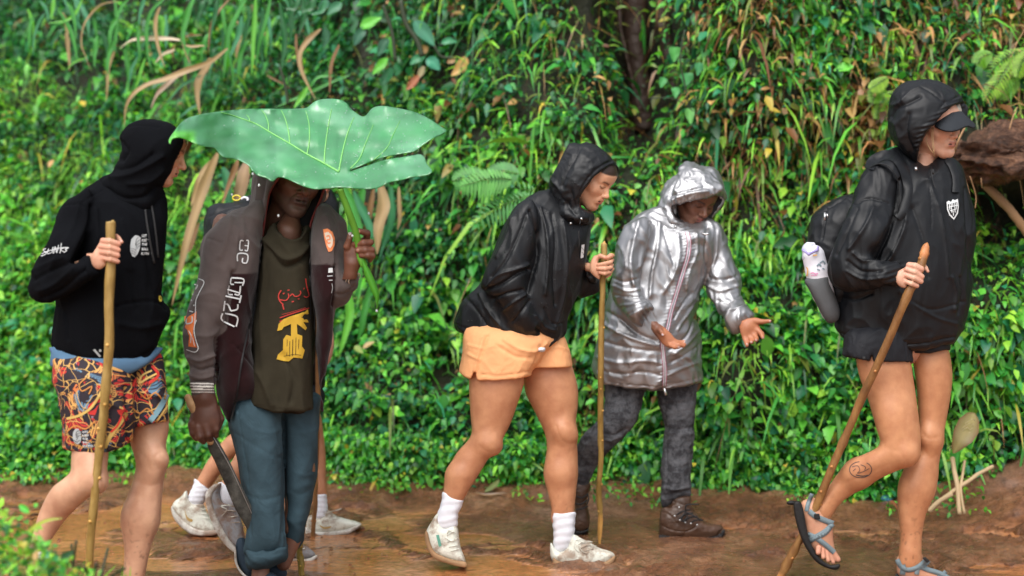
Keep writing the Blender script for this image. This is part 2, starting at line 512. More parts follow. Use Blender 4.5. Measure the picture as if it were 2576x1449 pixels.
def cloth(name, col, rough=.8, spec=.3, metal=0., big=(14, .5, .01), fine=(260, .25, .001), vary=.25, wet=0., sheen=0., usecol=False, coat=0., crease=None, dirt=None):
    m, nt, b = newmat(name)
    base = attr(nt) if usecol else tuple(col)
    nz = tex(nt, 9, 4)
    dark = ramp(nt, nz, [(.3, 1 - vary), (.7, 1.0)])
    bc = mixc(nt, 1.0, base, dark, 'MULTIPLY')
    if dirt: bc = mixc(nt, ramp(nt, tex(nt, dirt, 6, .7), [(.46, 0.), (.60, .75)]), bc, (.20, .105, .055))
    nt.links.new(bc, b.inputs['Base Color'])
    b.inputs['Roughness'].default_value = rough; b.inputs['Specular IOR Level'].default_value = spec; b.inputs['Metallic'].default_value = metal
    if sheen: b.inputs['Sheen Weight'].default_value = sheen
    if coat: b.inputs['Coat Weight'].default_value = coat; b.inputs['Coat Roughness'].default_value = .15
    hs = []
    if big: hs.append((tex(nt, big[0], 4, .5, dist=1.2), big[1], big[2]))
    if crease: hs.append((tex(nt, crease[0], 2.5, .5, crease[3] if len(crease) > 3 else None, dist=.4, ridged=True), crease[1], crease[2]))
    if fine: hs.append((tex(nt, fine[0], 2), fine[1], fine[2]))
    if wet:
        tc = nt.nodes.new('ShaderNodeTexCoord'); vo = N_(nt, 'ShaderNodeTexVoronoi', Scale=95.); nt.links.new(tc.outputs['Object'], vo.inputs['Vector'])
        d = ramp(nt, vo.outputs['Distance'], [(.10, 1.), (.28, 0.)])
        vis = ramp(nt, tex(nt, 22, 2), [(.5, 0.), (.6, 1.)])
        mm = N_(nt, 'ShaderNodeMath', operation='MULTIPLY'); nt.links.new(d, mm.inputs[0]); nt.links.new(vis, mm.inputs[1])
        hs.append((mm.outputs[0], wet, .004))
        rr = N_(nt, 'ShaderNodeMath', operation='MULTIPLY_ADD'); nt.links.new(mm.outputs[0], rr.inputs[0]); rr.inputs[1].default_value = -rough * .7; rr.inputs[2].default_value = rough
        nt.links.new(rr.outputs[0], b.inputs['Roughness'])
    if hs: bump(nt, hs, b)
    return m
def skinmat(name, rough=.46):
    m, nt, b = newmat(name)
    c = attr(nt)
    blot = ramp(nt, tex(nt, 24, 4), [(.32, (.86, .78, .76)), (.68, (1.05, 1.05, 1.04))])
    nt.links.new(mixc(nt, 1., c, blot, 'MULTIPLY'), b.inputs['Base Color'])
    b.inputs['Roughness'].default_value = rough
    b.inputs['Subsurface Weight'].default_value = .05; b.inputs['Specular IOR Level'].default_value = .4
    b.inputs['Subsurface Radius'].default_value = (.012, .005, .003)
    b.inputs['Subsurface Scale'].default_value = 1.0
    bump(nt, [(tex(nt, 40, 5, .6), .22, .005), (tex(nt, 400, 2), .15, .0008)], b)
    return m
def plain(name, col, rough=.5, metal=0., usecol=False, bumps=None, spec=.5):
    m, nt, b = newmat(name)
    if usecol: nt.links.new(attr(nt), b.inputs['Base Color'])
    else: b.inputs['Base Color'].default_value = tuple(col) + (1,)
    b.inputs['Roughness'].default_value = rough; b.inputs['Metallic'].default_value = metal; b.inputs['Specular IOR Level'].default_value = spec
    if bumps: bump(nt, [(tex(nt, bumps[0], 4), bumps[1], bumps[2])], b)
    return m
# ================================================================ SETTING
def sst(a, b, x):
    t = np.clip((x - a) / (b - a), 0, 1); return t * t * (3 - 2 * t)
def lerpx(x, xs, ys): return np.interp(x, xs, ys)
def bank_base(x): return lerpx(x, [-8, -2.6, 0, 1.15, 2.2, 8], [7.25, 7.02, 6.58, 6.30, 6.12, 5.7])
def bank_pt(x, h):
    """a point on the bank face: x along the path, h height above it"""
    rec = lerpx(x, [-8, -2.8, -1.2, 0, 1.2, 8], [.95, .9, .62, .42, .34, .34])
    q = np.stack([x, h * 0 + 3.1, h], -1)
    y = bank_base(x) + rec * h + .30 * noise(q * .8) + .13 * noise(q * 2.3 + 4) + .05 * noise(q * 6 + 8)
    y = y + .18 * sst(.0, .25, h) * 0
    P3 = np.stack([x, y, h], -1)
    u, v, t = proj(P3)
    hol = np.exp(-((u - 1620) / 102) ** 4) * sst(460, 300, v)
    hol2 = sst(2390, 2470, u) * np.exp(-((v - 560) / 95) ** 2)
    P3[..., 1] += .9 * hol + .8 * hol2
    return P3, hol, hol2

# soil of the bank and the mud lip
m_soil, nt, b = newmat('bank_soil')
c = ramp(nt, tex(nt, 3.2, 6, .65), [(.3, (.010, .013, .005)), (.55, (.022, .024, .009)), (.78, (.06, .032, .015))])
nt.links.new(c, b.inputs['Base Color']); b.inputs['Roughness'].default_value = .6
bump(nt, [(tex(nt, 9, 8, .7), 1., .08), (tex(nt, 60, 4), .6, .01)], b)

xs = np.concatenate([np.arange(-8, -3.6, .2), np.arange(-3.6, 3.4, .035), np.arange(3.4, 8.2, .2)])
hs_ = np.concatenate([np.arange(-.15, 3.2, .035), np.arange(3.2, 3.5, .1)])
X, Hh = np.meshgrid(xs, hs_, indexing='ij')
BP, _h1, _h2 = bank_pt(X, Hh)
n0, n1 = X.shape
rid = 1 - np.abs(noise(BP * 4.)) * 2
BP[..., 1] -= .05 * rid * sst(0, .4, Hh)
ii = (np.arange(n0 - 1)[:, None] * n1 + np.arange(n1 - 1)[None]).ravel()
tag(mk('bank', BP.reshape(-1, 3), np.stack([ii, ii + n1, ii + n1 + 1, ii + 1], 1), m_soil), kind='structure')

# muddy path
def ground_h(x, y):
    q = np.stack([x, y, x * 0], -1)
    w = q + .25 * np.stack([noise(q * 2.1 + 40), noise(q * 2.1 + 50), x * 0], -1)
    z = .034 * noise(w * np.array([.7, 1.25, 1]) + 2) + .022 * noise(w * np.array([1.9, 3.0, 1]) + 7)
    rough = sst(-.05, .30, noise(w * 1.5 + 21))                      # trodden, churned patches
    z = z + rough * (.022 * (1 - np.abs(noise(w * 6.5)) * 2.2) + .011 * (1 - np.abs(noise(q * 15 + 3)) * 2) + .006 * noise(q * 38)) + .0025 * noise(q * 22)
    # footprints
    for k in range(26):
        fx, fy, fa = math.sin(k * 12.9898) * 2.4, 5.55 + math.sin(k * 78.233) * 1.0, math.sin(k * 3.7) * .5
        dx, dy = x - fx, y - fy; a, b_ = dx * math.cos(fa) + dy * math.sin(fa), -dx * math.sin(fa) + dy * math.cos(fa)
        e = np.sqrt((a / .14) ** 2 + (b_ / .05) ** 2)
        z = z - .020 * sst(1.1, .8, e) + .010 * np.exp(-((e - 1.25) / .2) ** 2)
    wl = .006
    pud = sst(.004, -.003, z - wl)
    z = np.where(z < wl, wl + (z - wl) * .05, z)
    return z, pud, rough
def ground_z(x, y):
    z = ground_h(x, y)[0]
    near = bank_base(x) - y
    q = np.stack([x, y, x * 0], -1)
    z = z + sst(.42, 0., near) * .07 + .05 * sst(.5, .1, near) * noise(q * 4 + 3) + .02 * sst(.6, .1, near) * noise(q * 11)
    z = z + .30 * sst(1.7, 2.6, x) * sst(.7, .0, near)
    return z
m_mud, nt, b = newmat('wet_mud')
at_ = N_(nt, 'ShaderNodeAttribute', attribute_name='col'); sep = nt.nodes.new('ShaderNodeSeparateColor'); nt.links.new(at_.outputs['Color'], sep.inputs[0])
pud_, rgh_ = sep.outputs[0], sep.outputs[1]
dry = ramp(nt, tex(nt, 5, 8, .68, dist=.6), [(.30, (.13, .050, .024)), (.5, (.36, .150, .066)), (.70, (.56, .29, .155))])
wat = ramp(nt, tex(nt, 2.2, 5, .6, dist=.8), [(.32, (.34, .12, .045)), (.52, (.46, .185, .07)), (.70, (.60, .30, .14))])
c = mixc(nt, pud_, dry, wat)
pale = ramp(nt, tex(nt, 1.3, 6, .6, dist=.5), [(.55, 0.), (.68, .45)])
c = mixc(nt, pale, c, (.52, .34, .25))  # pale pinkish patches: sky glints on wet mud painted into the colour
fine = ramp(nt, tex(nt, 34, 5, .7), [(.35, .62), (.6, 1.05)])
nt.links.new(mixc(nt, 1., c, fine, 'MULTIPLY'), b.inputs['Base Color'])
rg = ramp(nt, tex(nt, 9, 6, .65), [(.38, .08), (.65, .38)])
mixr = nt.nodes.new('ShaderNodeMix'); nt.links.new(pud_, mixr.inputs[0]); nt.links.new(rg, mixr.inputs[2]); mixr.inputs[3].default_value = .09
nt.links.new(mixr.outputs[0], b.inputs['Roughness']); b.inputs['Specular IOR Level'].default_value = .6
inv = N_(nt, 'ShaderNodeMath', operation='MULTIPLY_ADD'); nt.links.new(pud_, inv.inputs[0]); inv.inputs[1].default_value = -.93; inv.inputs[2].default_value = 1.
def damp(h):
    mm_ = N_(nt, 'ShaderNodeMath', operation='MULTIPLY'); nt.links.new(h, mm_.inputs[0]); nt.links.new(inv.outputs[0], mm_.inputs[1]); return mm_.outputs[0]
b.inputs['Coat Weight'].default_value = .3; b.inputs['Coat Roughness'].default_value = .10
bump(nt, [(damp(tex(nt, 13, 5, .6, dist=.4, ridged=True)), .8, .03), (damp(tex(nt, 24, 8, .72)), 1., .07), (damp(tex(nt, 90, 4, .6)), .5, .006), (tex(nt, 14, 4, .55), .45, .014)], b)
gx = np.concatenate([[-60, -30, -15], np.arange(-9, -3.1, .25), np.arange(-3.1, 3.1, .016), np.arange(3.1, 9, .25), [15, 30, 60]])
gy = np.concatenate([[-60, -30, -15, -8, -4, -2, 0, 1, 2, 3, 3.6], np.arange(3.9, 7.5, .016), [7.8, 8.2, 9]])
GX, GY = np.meshgrid(gx, gy, indexing='ij')
GZ = ground_z(GX, GY); _z, PU, RO = ground_h(GX, GY); n0, n1 = GX.shape
near = bank_base(GX) - GY; PU = PU * sst(.25, .5, near)
ii = (np.arange(n0 - 1)[:, None] * n1 + np.arange(n1 - 1)[None]).ravel()
tag(mk('ground', np.stack([GX, GY, GZ], -1).reshape(-1, 3), np.stack([ii, ii + n1, ii + n1 + 1, ii + 1], 1), m_mud, cols=np.stack([PU, RO, PU * 0], -1).reshape(-1, 3)), kind='structure')

# ---------------------------------------------------------------- leaves
def leafmat(name, rough=.38, trans=.3, veins=False):
    m, nt, b = newmat(name)
    c = attr(nt); nt.links.new(c, b.inputs['Base Color'])
    b.inputs['Roughness'].default_value = rough; b.inputs['Specular IOR Level'].default_value = .45
    tr = nt.nodes.new('ShaderNodeBsdfTranslucent'); nt.links.new(mixc(nt, 1., c, (1.3, 1.5, .6), 'MULTIPLY'), tr.inputs['Color'])
    mx = nt.nodes.new('ShaderNodeMixShader'); mx.inputs[0].default_value = trans
    nt.links.new(b.outputs[0], mx.inputs[1]); nt.links.new(tr.outputs[0], mx.inputs[2])
    nt.links.new(mx.outputs[0], nt.nodes['Material Output'].inputs['Surface'])
    return m
M_LEAF = leafmat('leaf_green')
def unit(a): return a / np.maximum(np.linalg.norm(a, axis=-1, keepdims=True), 1e-9)
def leaves(base, d, up, ln, wd, col, droop, kind='broad', seg=None):
    """many leaves at once: each a folded, drooping little blade of real size"""
    n = len(base); d = unit(d); side = unit(np.cross(d, up)); nrm = unit(np.cross(side, d))
    ln = ln[:, None]; wd = wd[:, None]; dr = droop[:, None]
    if kind == 'broad':     # 7 vertices, 6 triangles
        rows = [(0, .0), (.35, 1.), (.7, .72), (1., 0.)]
    else:                   # blade
        rows = [(0, .35), (.3, 1.), (.65, .7), (1., 0.)]
    Vs = []; down = np.array([0, 0, -1.])
    for s, w in rows:
        c = base + d * ln * s * (1 - .25 * dr * s) + down * ln * dr * s * s
        if w == 0 and (s == 0 or s == 1): Vs.append(c)
        elif kind == 'broad': Vs += [c + side * wd * w * .5 + nrm * wd * .16 * w, c, c - side * wd * w * .5 + nrm * wd * .16 * w]
        else: Vs += [c + side * wd * w * .5, c - side * wd * w * .5]
    V = np.stack(Vs, 1); m = V.shape[1]
    if kind == 'broad': T = [(0, 2, 1), (0, 3, 2), (1, 2, 5), (1, 5, 4), (2, 3, 6), (2, 6, 5), (4, 5, 7), (5, 6, 7)]
    else: T = [(0, 1, 3), (0, 3, 2), (2, 3, 5), (2, 5, 4), (4, 5, 6)]
    F = (np.array(T)[None] + (np.arange(n) * m)[:, None, None]).reshape(-1, 3)
    C = np.repeat(col[:, None, :], m, 1).reshape(-1, 3)
    return V.reshape(-1, 3), F, C

PAL = dict(lime=(.25, .53, .05), bright=(.12, .42, .045), mid=(.045, .255, .04), dark=(.016, .11, .03), teal=(.028, .20, .09),
           yellow=(.50, .40, .05), tan=(.42, .24, .09), brown=(.16, .065, .022), olive=(.13, .17, .03))
def pick(n, weights):
    ks = list(weights); w = np.array([weights[k] for k in ks], float); w /= w.sum()
    idx = RNG.choice(len(ks), n, p=w); c = np.array([PAL[k] for k in ks])[idx]
    return c * (1 + .28 * RNG.normal(size=(n, 1))).clip(.45, 1.7) * (1 + .06 * RNG.normal(size=(n, 3)))
def scatter(n, xr, hr):
    x = RNG.uniform(*xr, n); h = hr[0] + (hr[1] - hr[0]) * RNG.uniform(0, 1, n)
    Pt, ho, ho2 = bank_pt(x, h)
    e = .03
    Px = bank_pt(x + e, h)[0] - Pt; Ph = bank_pt(x, h + e)[0] - Pt
    nr = unit(np.cross(Px, Ph)); nr = np.where(nr[:, 1:2] > 0, -nr, nr)
    u, v, t = proj(Pt)
    return Pt, nr, u, v, ho, ho2
def bare(u, v):     # soil shows: mud slope at the right foot, hollows
    mud = sst(2330, 2420, u) * sst(1150, 1215, v + 10 * np.sin(u * .05))
    st = sst(2370, 2410, u) * np.exp(-((v - 470) / 140) ** 2) * .9
    br = sst(2230, 2330, u) * np.exp(-((v - 370) / 60) ** 2) * .7
    return np.clip(mud + st + br, 0, 1)

# (1) small broad leaves
def cover_broad(n, xr, hr, size, wts_fn, off=(.01, .13), keep=None, kind='broad', ar=.55, droop=(.1, .6), seedn=0., gloss=None):
    Pt, nr, u, v, ho, ho2 = scatter(n, xr, hr)
    clump = fbm(Pt * 3.2 + seedn, 2)
    k = (RNG.uniform(0, 1, n) > np.clip(ho * 1.5, 0, .985)) & (RNG.uniform(0, 1, n) > np.clip(ho2 * 1.2, 0, 1)) & (RNG.uniform(0, 1, n) > bare(u, v))
    k &= RNG.uniform(0, 1, n) < (.82 + clump * 1.5)
    if keep is not None: k &= RNG.uniform(0, 1, n) < keep(u, v, Pt)
    Pt, nr, u, v, clump = Pt[k], nr[k], u[k], v[k], clump[k]; m = len(Pt)
    base = Pt + nr * (off[0] + (off[1] - off[0]) * RNG.uniform(0, 1, m) * (.35 + np.clip(clump + .35, 0, 1)))[:, None]
    base[:, 2] = np.maximum(base[:, 2], .02)
    rd = RNG.normal(size=(m, 3))
    d = nr * .55 + rd * .55 + np.array([0, -.1, -.25 if kind == 'broad' else .1])
    up = unit(nr * .6 + np.array([0, -.2, .9]) + RNG.normal(size=(m, 3)) * .35)
    ln = size[0] * np.exp(RNG.normal(size=m) * size[1]); wd = ln * ar * RNG.uniform(.8, 1.2, m)
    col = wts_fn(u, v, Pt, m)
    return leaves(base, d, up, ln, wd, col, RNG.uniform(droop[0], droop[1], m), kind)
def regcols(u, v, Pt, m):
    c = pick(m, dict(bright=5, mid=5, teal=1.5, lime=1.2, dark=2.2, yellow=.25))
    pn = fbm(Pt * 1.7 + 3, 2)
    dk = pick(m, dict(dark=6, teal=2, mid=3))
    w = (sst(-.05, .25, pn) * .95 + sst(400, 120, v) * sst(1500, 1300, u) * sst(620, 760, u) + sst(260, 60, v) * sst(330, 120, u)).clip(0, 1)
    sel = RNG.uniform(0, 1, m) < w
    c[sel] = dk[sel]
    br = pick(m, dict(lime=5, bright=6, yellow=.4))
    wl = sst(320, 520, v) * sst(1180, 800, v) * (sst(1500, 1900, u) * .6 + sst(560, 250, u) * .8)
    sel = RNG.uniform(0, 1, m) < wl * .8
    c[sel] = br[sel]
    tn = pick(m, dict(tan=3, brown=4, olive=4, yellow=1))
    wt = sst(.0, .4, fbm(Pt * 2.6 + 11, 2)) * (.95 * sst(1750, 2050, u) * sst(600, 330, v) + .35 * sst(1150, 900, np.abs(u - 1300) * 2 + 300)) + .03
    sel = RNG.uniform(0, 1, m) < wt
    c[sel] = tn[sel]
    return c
XR = (-3.3, 3.2)
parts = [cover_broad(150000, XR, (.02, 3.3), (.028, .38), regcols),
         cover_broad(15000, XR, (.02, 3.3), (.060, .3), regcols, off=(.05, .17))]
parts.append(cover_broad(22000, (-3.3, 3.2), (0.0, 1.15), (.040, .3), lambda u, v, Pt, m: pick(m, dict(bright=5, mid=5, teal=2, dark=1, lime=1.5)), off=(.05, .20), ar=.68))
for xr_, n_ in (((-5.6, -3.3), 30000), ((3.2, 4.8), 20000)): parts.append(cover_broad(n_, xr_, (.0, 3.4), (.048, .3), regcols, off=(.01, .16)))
V, F, C = join(parts)
tag(mk('ground_cover', V, F, M_LEAF, cols=C, smooth=False), 'small leafy green plants covering the whole bank behind the walkers', 'ground cover', kind='stuff')

# (2) grass on the left slope, arching blades everywhere
def gcol(u, v, Pt, m):
    c = pick(m, dict(lime=6, bright=5, mid=2, yellow=.5, olive=1))
    d = pick(m, dict(tan=5, brown=6, olive=4, bright=3, teal=1))
    sel = RNG.uniform(0, 1, m) < sst(1250, 1900, u) * sst(620, 380, v) * .62
    c[sel] = d[sel]
    dk = pick(m, dict(mid=5, dark=4, teal=2))
    sel = RNG.uniform(0, 1, m) < sst(.05, .4, fbm(Pt * 1.4 + 30, 2)) * .8 + .6 * sst(280, 100, v) * sst(1500, 1200, u)
    c[sel] = dk[sel]
    return c
def kleft(u, v, Pt): return np.clip(.10 + sst(700, 480, u) * sst(180, 330, v) + .25 * sst(1250, 900, u) * sst(600, 800, v), 0, 1)
def kright(u, v, Pt): return np.clip(.15 + sst(1350, 1750, u), 0, 1) * sst(1180, 850, v)
parts = [cover_broad(120000, XR, (.02, 3.3), (.085, .4), gcol, off=(.0, .10), keep=kleft, kind='blade', ar=.055, droop=(.1, .7), seedn=50),
         cover_broad(30000, (-.6, 3.2), (.3, 3.3), (.075, .3), gcol, off=(.02, .14), keep=kright, kind='blade', ar=.16, droop=(.4, 1.1), seedn=60),
         cover_broad(9000, XR, (.02, 3.2), (.17, .3), gcol, off=(.02, .16), kind='blade', ar=.06, droop=(.3, 1.0), seedn=70)]
V, F, C = join(parts)
tag(mk('bank_grass', V, F, M_LEAF, cols=C, smooth=False), 'lime green grass growing through the bank behind the walkers', 'grass', kind='stuff')

# (3) hanging dry stems and rootlets
n = 3200
Pt, nr, u, v, ho, ho2 = scatter(n, XR, (.25, 3.2))
w = .12 + .75 * sst(1650, 2000, u) * sst(620, 350, v) + .5 * ho + .6 * ho2 + .35 * np.exp(-((u - 1300) / 250) ** 2)
k = RNG.uniform(0, 1, n) < w; Pt, nr = Pt[k], nr[k]; m = len(Pt)
V, F, C = leaves(Pt + nr * RNG.uniform(.02, .12, (m, 1)), RNG.normal(size=(m, 3)) * .35 + np.array([0, -.35, -.6]), unit(nr + RNG.normal(size=(m, 3)) * .4),
                 RNG.uniform(.12, .38, m), RNG.uniform(.003, .006, m), pick(m, dict(brown=6, tan=4, olive=2)), RNG.uniform(.2, .7, m), 'blade')
tag(mk('dry_stems', V, F, M_LEAF, cols=C, smooth=False), 'thin brown dry stems hanging over the upper bank', 'dry stems', kind='stuff')
# ================================================================ MATERIALS FOR PEOPLE AND THINGS
M_SKIN = skinmat('skin')
M_NYLON = cloth('wet_black_nylon', (.008, .009, .011), rough=.45, spec=.32, big=(20, .08, .008), crease=(7., .6, .012, (1.5, 1, .5)), fine=(420, .15, .0006), vary=.3, wet=.5)
M_NYLON2 = cloth('black_nylon', (.006, .007, .009), rough=.48, spec=.30, big=(22, .10, .008), crease=(6., .6, .012, (1.5, 1, .5)), fine=(420, .15, .0006), vary=.3)
M_COTTON = cloth('black_sweatshirt_cotton', (.0045, .005, .0065), rough=.93, spec=.06, big=(13, .35, .008), fine=(500, .3, .0008), vary=.3)
M_GREY = cloth('grey_brown_fleece', (.105, .083, .078), rough=.95, spec=.1, big=(12, .35, .008), fine=(420, .5, .0012), vary=.3, sheen=.2)
M_MAROON = cloth('dark_maroon_fleece', (.022, .006, .007), rough=.95, spec=.1, big=(12, .35, .008), fine=(420, .5, .0012), vary=.3, sheen=.05)
M_OLIVE = cloth('olive_brown_tee', (.036, .030, .018), rough=.92, spec=.15, big=(10, .4, .01), fine=(500, .3, .0008), vary=.35)
M_DENIM = cloth('blue_grey_trousers', (.042, .078, .098), rough=.88, spec=.2, big=(11, .55, .012), fine=(380, .4, .001), vary=.45)
M_PEACH = cloth('peach_shorts', (.86, .42, .19), rough=.7, spec=.25, big=(22, .3, .008), fine=(500, .2, .0006), vary=.1)
M_BLACKSHORT = cloth('black_shorts', (.012, .013, .017), rough=.7, spec=.3, big=(20, .4, .008), fine=(400, .2, .0006), vary=.2)
M_BLUETEE = cloth('faded_blue_tee', (.10, .19, .30), rough=.9, spec=.15, vary=.2)
M_SOCK = cloth('white_sock', (.74, .75, .80), rough=.9, spec=.15, big=None, fine=(300, .6, .002), vary=.12)
M_SHOE = cloth('off_white_leather', (.70, .71, .62), rough=.45, spec=.4, big=(30, .25, .004), fine=(300, .1, .0006), vary=.18, dirt=17)
M_GUM = cloth('muddy_gum_sole', (.42, .25, .13), rough=.7, spec=.3, big=(40, .5, .004), fine=(200, .4, .002), vary=.5)
M_WSOLE = cloth('white_foam_sole', (.68, .66, .60), rough=.6, spec=.3, big=(40, .4, .004), fine=(200, .3, .001), vary=.3, dirt=11)
M_GREYSHOE = cloth('grey_mesh_shoe', (.30, .30, .31), rough=.8, spec=.2, big=(30, .3, .004), fine=(500, .6, .001), vary=.25, dirt=14)
M_NAVYSHOE = cloth('navy_shoe', (.035, .055, .08), rough=.8, spec=.2, vary=.3)
M_BOOT = cloth('brown_wet_leather', (.085, .042, .024), rough=.42, spec=.45, big=(30, .5, .008), fine=(240, .35, .001), vary=.45)
M_RUBBER = cloth('black_rubber', (.012, .011, .011), rough=.6, spec=.35, big=(60, .5, .004), fine=(200, .3, .001), vary=.3)
M_BLACK = plain('matt_black', (.010, .010, .011), .7)
M_CORD = plain('black_cord', (.012, .012, .013), .8)
M_STRAP = cloth('grey_webbing', (.17, .22, .24), rough=.75, spec=.3, big=None, fine=(600, .7, .001), vary=.15)
M_PRINT = plain('white_print', (.62, .64, .64), .7)
M_PRINTG = plain('grey_print', (.40, .42, .42), .7)
M_ORANGE = plain('orange_print', (.80, .20, .05), .7)
M_RED = plain('red_print', (.42, .03, .02), .8)
M_YEL = plain('yellow_print', (.50, .30, .02), .8)
M_PINK = plain('pink_piping', (.42, .10, .16), .6)
M_PLWHITE = plain('white_plastic', (.72, .72, .78), .3)
M_PURPLE = plain('lilac_plastic', (.30, .26, .52), .35)
M_STEEL = plain('grey_metal', (.5, .5, .5), .3, 1.0)
M_YPL = plain('yellow_plastic', (.75, .6, .05), .35)
# silver coated raincoat
m, nt, b = newmat('silver_coated_nylon')
b.inputs['Base Color'].default_value = (.36, .36, .37, 1); b.inputs['Metallic'].default_value = .93
b.inputs['Roughness'].default_value = .46
bump(nt, [(tex(nt, 5, 3, .5, (1.3, 1, .7), dist=.5, ridged=True), .34, .010), (tex(nt, 16, 3, .5, dist=.5, ridged=True), .22, .004), (tex(nt, 260, 2), .12, .0006)], b)
M_SILVER = m
# grey marled jeans
m, nt, b = newmat('wet_grey_jeans')
c = ramp(nt, tex(nt, 16, 6, .75), [(.42, (.022, .022, .026)), (.54, (.075, .077, .084)), (.7, (.12, .12, .13))])
nt.links.new(c, b.inputs['Base Color']); b.inputs['Roughness'].default_value = .85
bump(nt, [(tex(nt, 16, 4, .5, (1, 1, 2.5)), .5, .01), (tex(nt, 400, 2), .3, .0008)], b)
M_JEANS = m
# stick bark
def barkmat(name, c1, c2, c3):
    m, nt, b = newmat(name)
    a = attr(nt)
    z = ramp(nt, tex(nt, 26, 6, .65, (1, 1, .35)), [(.3, c1), (.5, c2), (.72, c3)])
    nt.links.new(mixc(nt, 1., z, a, 'MULTIPLY'), b.inputs['Base Color'])
    b.inputs['Roughness'].default_value = .5
    bump(nt, [(tex(nt, 40, 5, .6, (1, 1, .3)), .4, .004), (tex(nt, 200, 2), .3, .001)], b)
    return m
M_BARK1 = barkmat('yellow_brown_bark', (.17, .095, .02), (.30, .185, .045), (.42, .28, .09))
M_BARK2 = barkmat('brown_bark', (.12, .05, .015), (.22, .10, .03), (.36, .19, .06))
M_BARK3 = barkmat('olive_bark', (.12, .085, .012), (.25, .165, .025), (.36, .25, .05))
# patterned shorts
m, nt, b = newmat('patterned_shorts_fabric')
tc = nt.nodes.new('ShaderNodeTexCoord')
mp = nt.nodes.new('ShaderNodeMapping'); mp.inputs['Scale'].default_value = (1, .4, 1); mp.inputs['Rotation'].default_value = (0, .6, 0)
wn = N_(nt, 'ShaderNodeTexNoise', Scale=9., Detail=1.); nt.links.new(tc.outputs['Object'], wn.inputs['Vector'])
vm = N_(nt, 'ShaderNodeVectorMath', operation='MULTIPLY_ADD'); nt.links.new(wn.outputs['Color'], vm.inputs[0]); vm.inputs[1].default_value = (.12, .12, .12); nt.links.new(tc.outputs['Object'], vm.inputs[2])
nt.links.new(vm.outputs[0], mp.inputs[0])
v1 = N_(nt, 'ShaderNodeTexVoronoi', Scale=14., distance='MANHATTAN'); nt.links.new(mp.outputs[0], v1.inputs['Vector'])
v2 = N_(nt, 'ShaderNodeTexVoronoi', Scale=38., distance='CHEBYCHEV'); nt.links.new(mp.outputs[0], v2.inputs['Vector'])
v3 = N_(nt, 'ShaderNodeTexVoronoi', Scale=38., distance='CHEBYCHEV', feature='DISTANCE_TO_EDGE') if False else N_(nt, 'ShaderNodeTexVoronoi', Scale=26., feature='DISTANCE_TO_EDGE'); nt.links.new(mp.outputs[0], v3.inputs['Vector'])
sx = nt.nodes.new('ShaderNodeSeparateColor'); nt.links.new(v2.outputs['Color'], sx.inputs[0])
sx1 = nt.nodes.new('ShaderNodeSeparateColor'); nt.links.new(v1.outputs['Color'], sx1.inputs[0])
def const_ramp(src, stops):
    o = ramp(nt, src, stops); o.node.color_ramp.interpolation = 'CONSTANT'; return o
ca_ = const_ramp(sx.outputs[0], [(0, (.012, .006, .012)), (.36, (.50, .02, .015)), (.60, (.60, .16, .04)), (.68, (.012, .006, .014)), (.82, (.10, .20, .30)), (.93, (.60, .38, .12))])
cb_ = const_ramp(sx.outputs[1], [(0, (.014, .007, .012)), (.42, (.50, .03, .02)), (.62, (.012, .012, .03)), (.84, (.62, .30, .08))])
sel = const_ramp(sx1.outputs[0], [(0, 0.), (.5, 1.)])
c = mixc(nt, sel, ca_, cb_)
rings = N_(nt, 'ShaderNodeMath', operation='SINE'); mu = N_(nt, 'ShaderNodeMath', operation='MULTIPLY'); nt.links.new(v1.outputs['Distance'], mu.inputs[0]); mu.inputs[1].default_value = 34.; nt.links.new(mu.outputs[0], rings.inputs[0])
rg = ramp(nt, rings.outputs[0], [(.55, 0.), (.62, 1.)])
c = mixc(nt, rg, c, (.016, .007, .014))
ed = ramp(nt, v3.outputs['Distance'], [(.02, 1.), (.03, 0.)])
c = mixc(nt, ed, c, (.62, .36, .10))
nt.links.new(c, b.inputs['Base Color']); b.inputs['Roughness'].default_value = .75
bump(nt, [(tex(nt, 16, 4), .4, .008)], b)
M_PATTERN = m

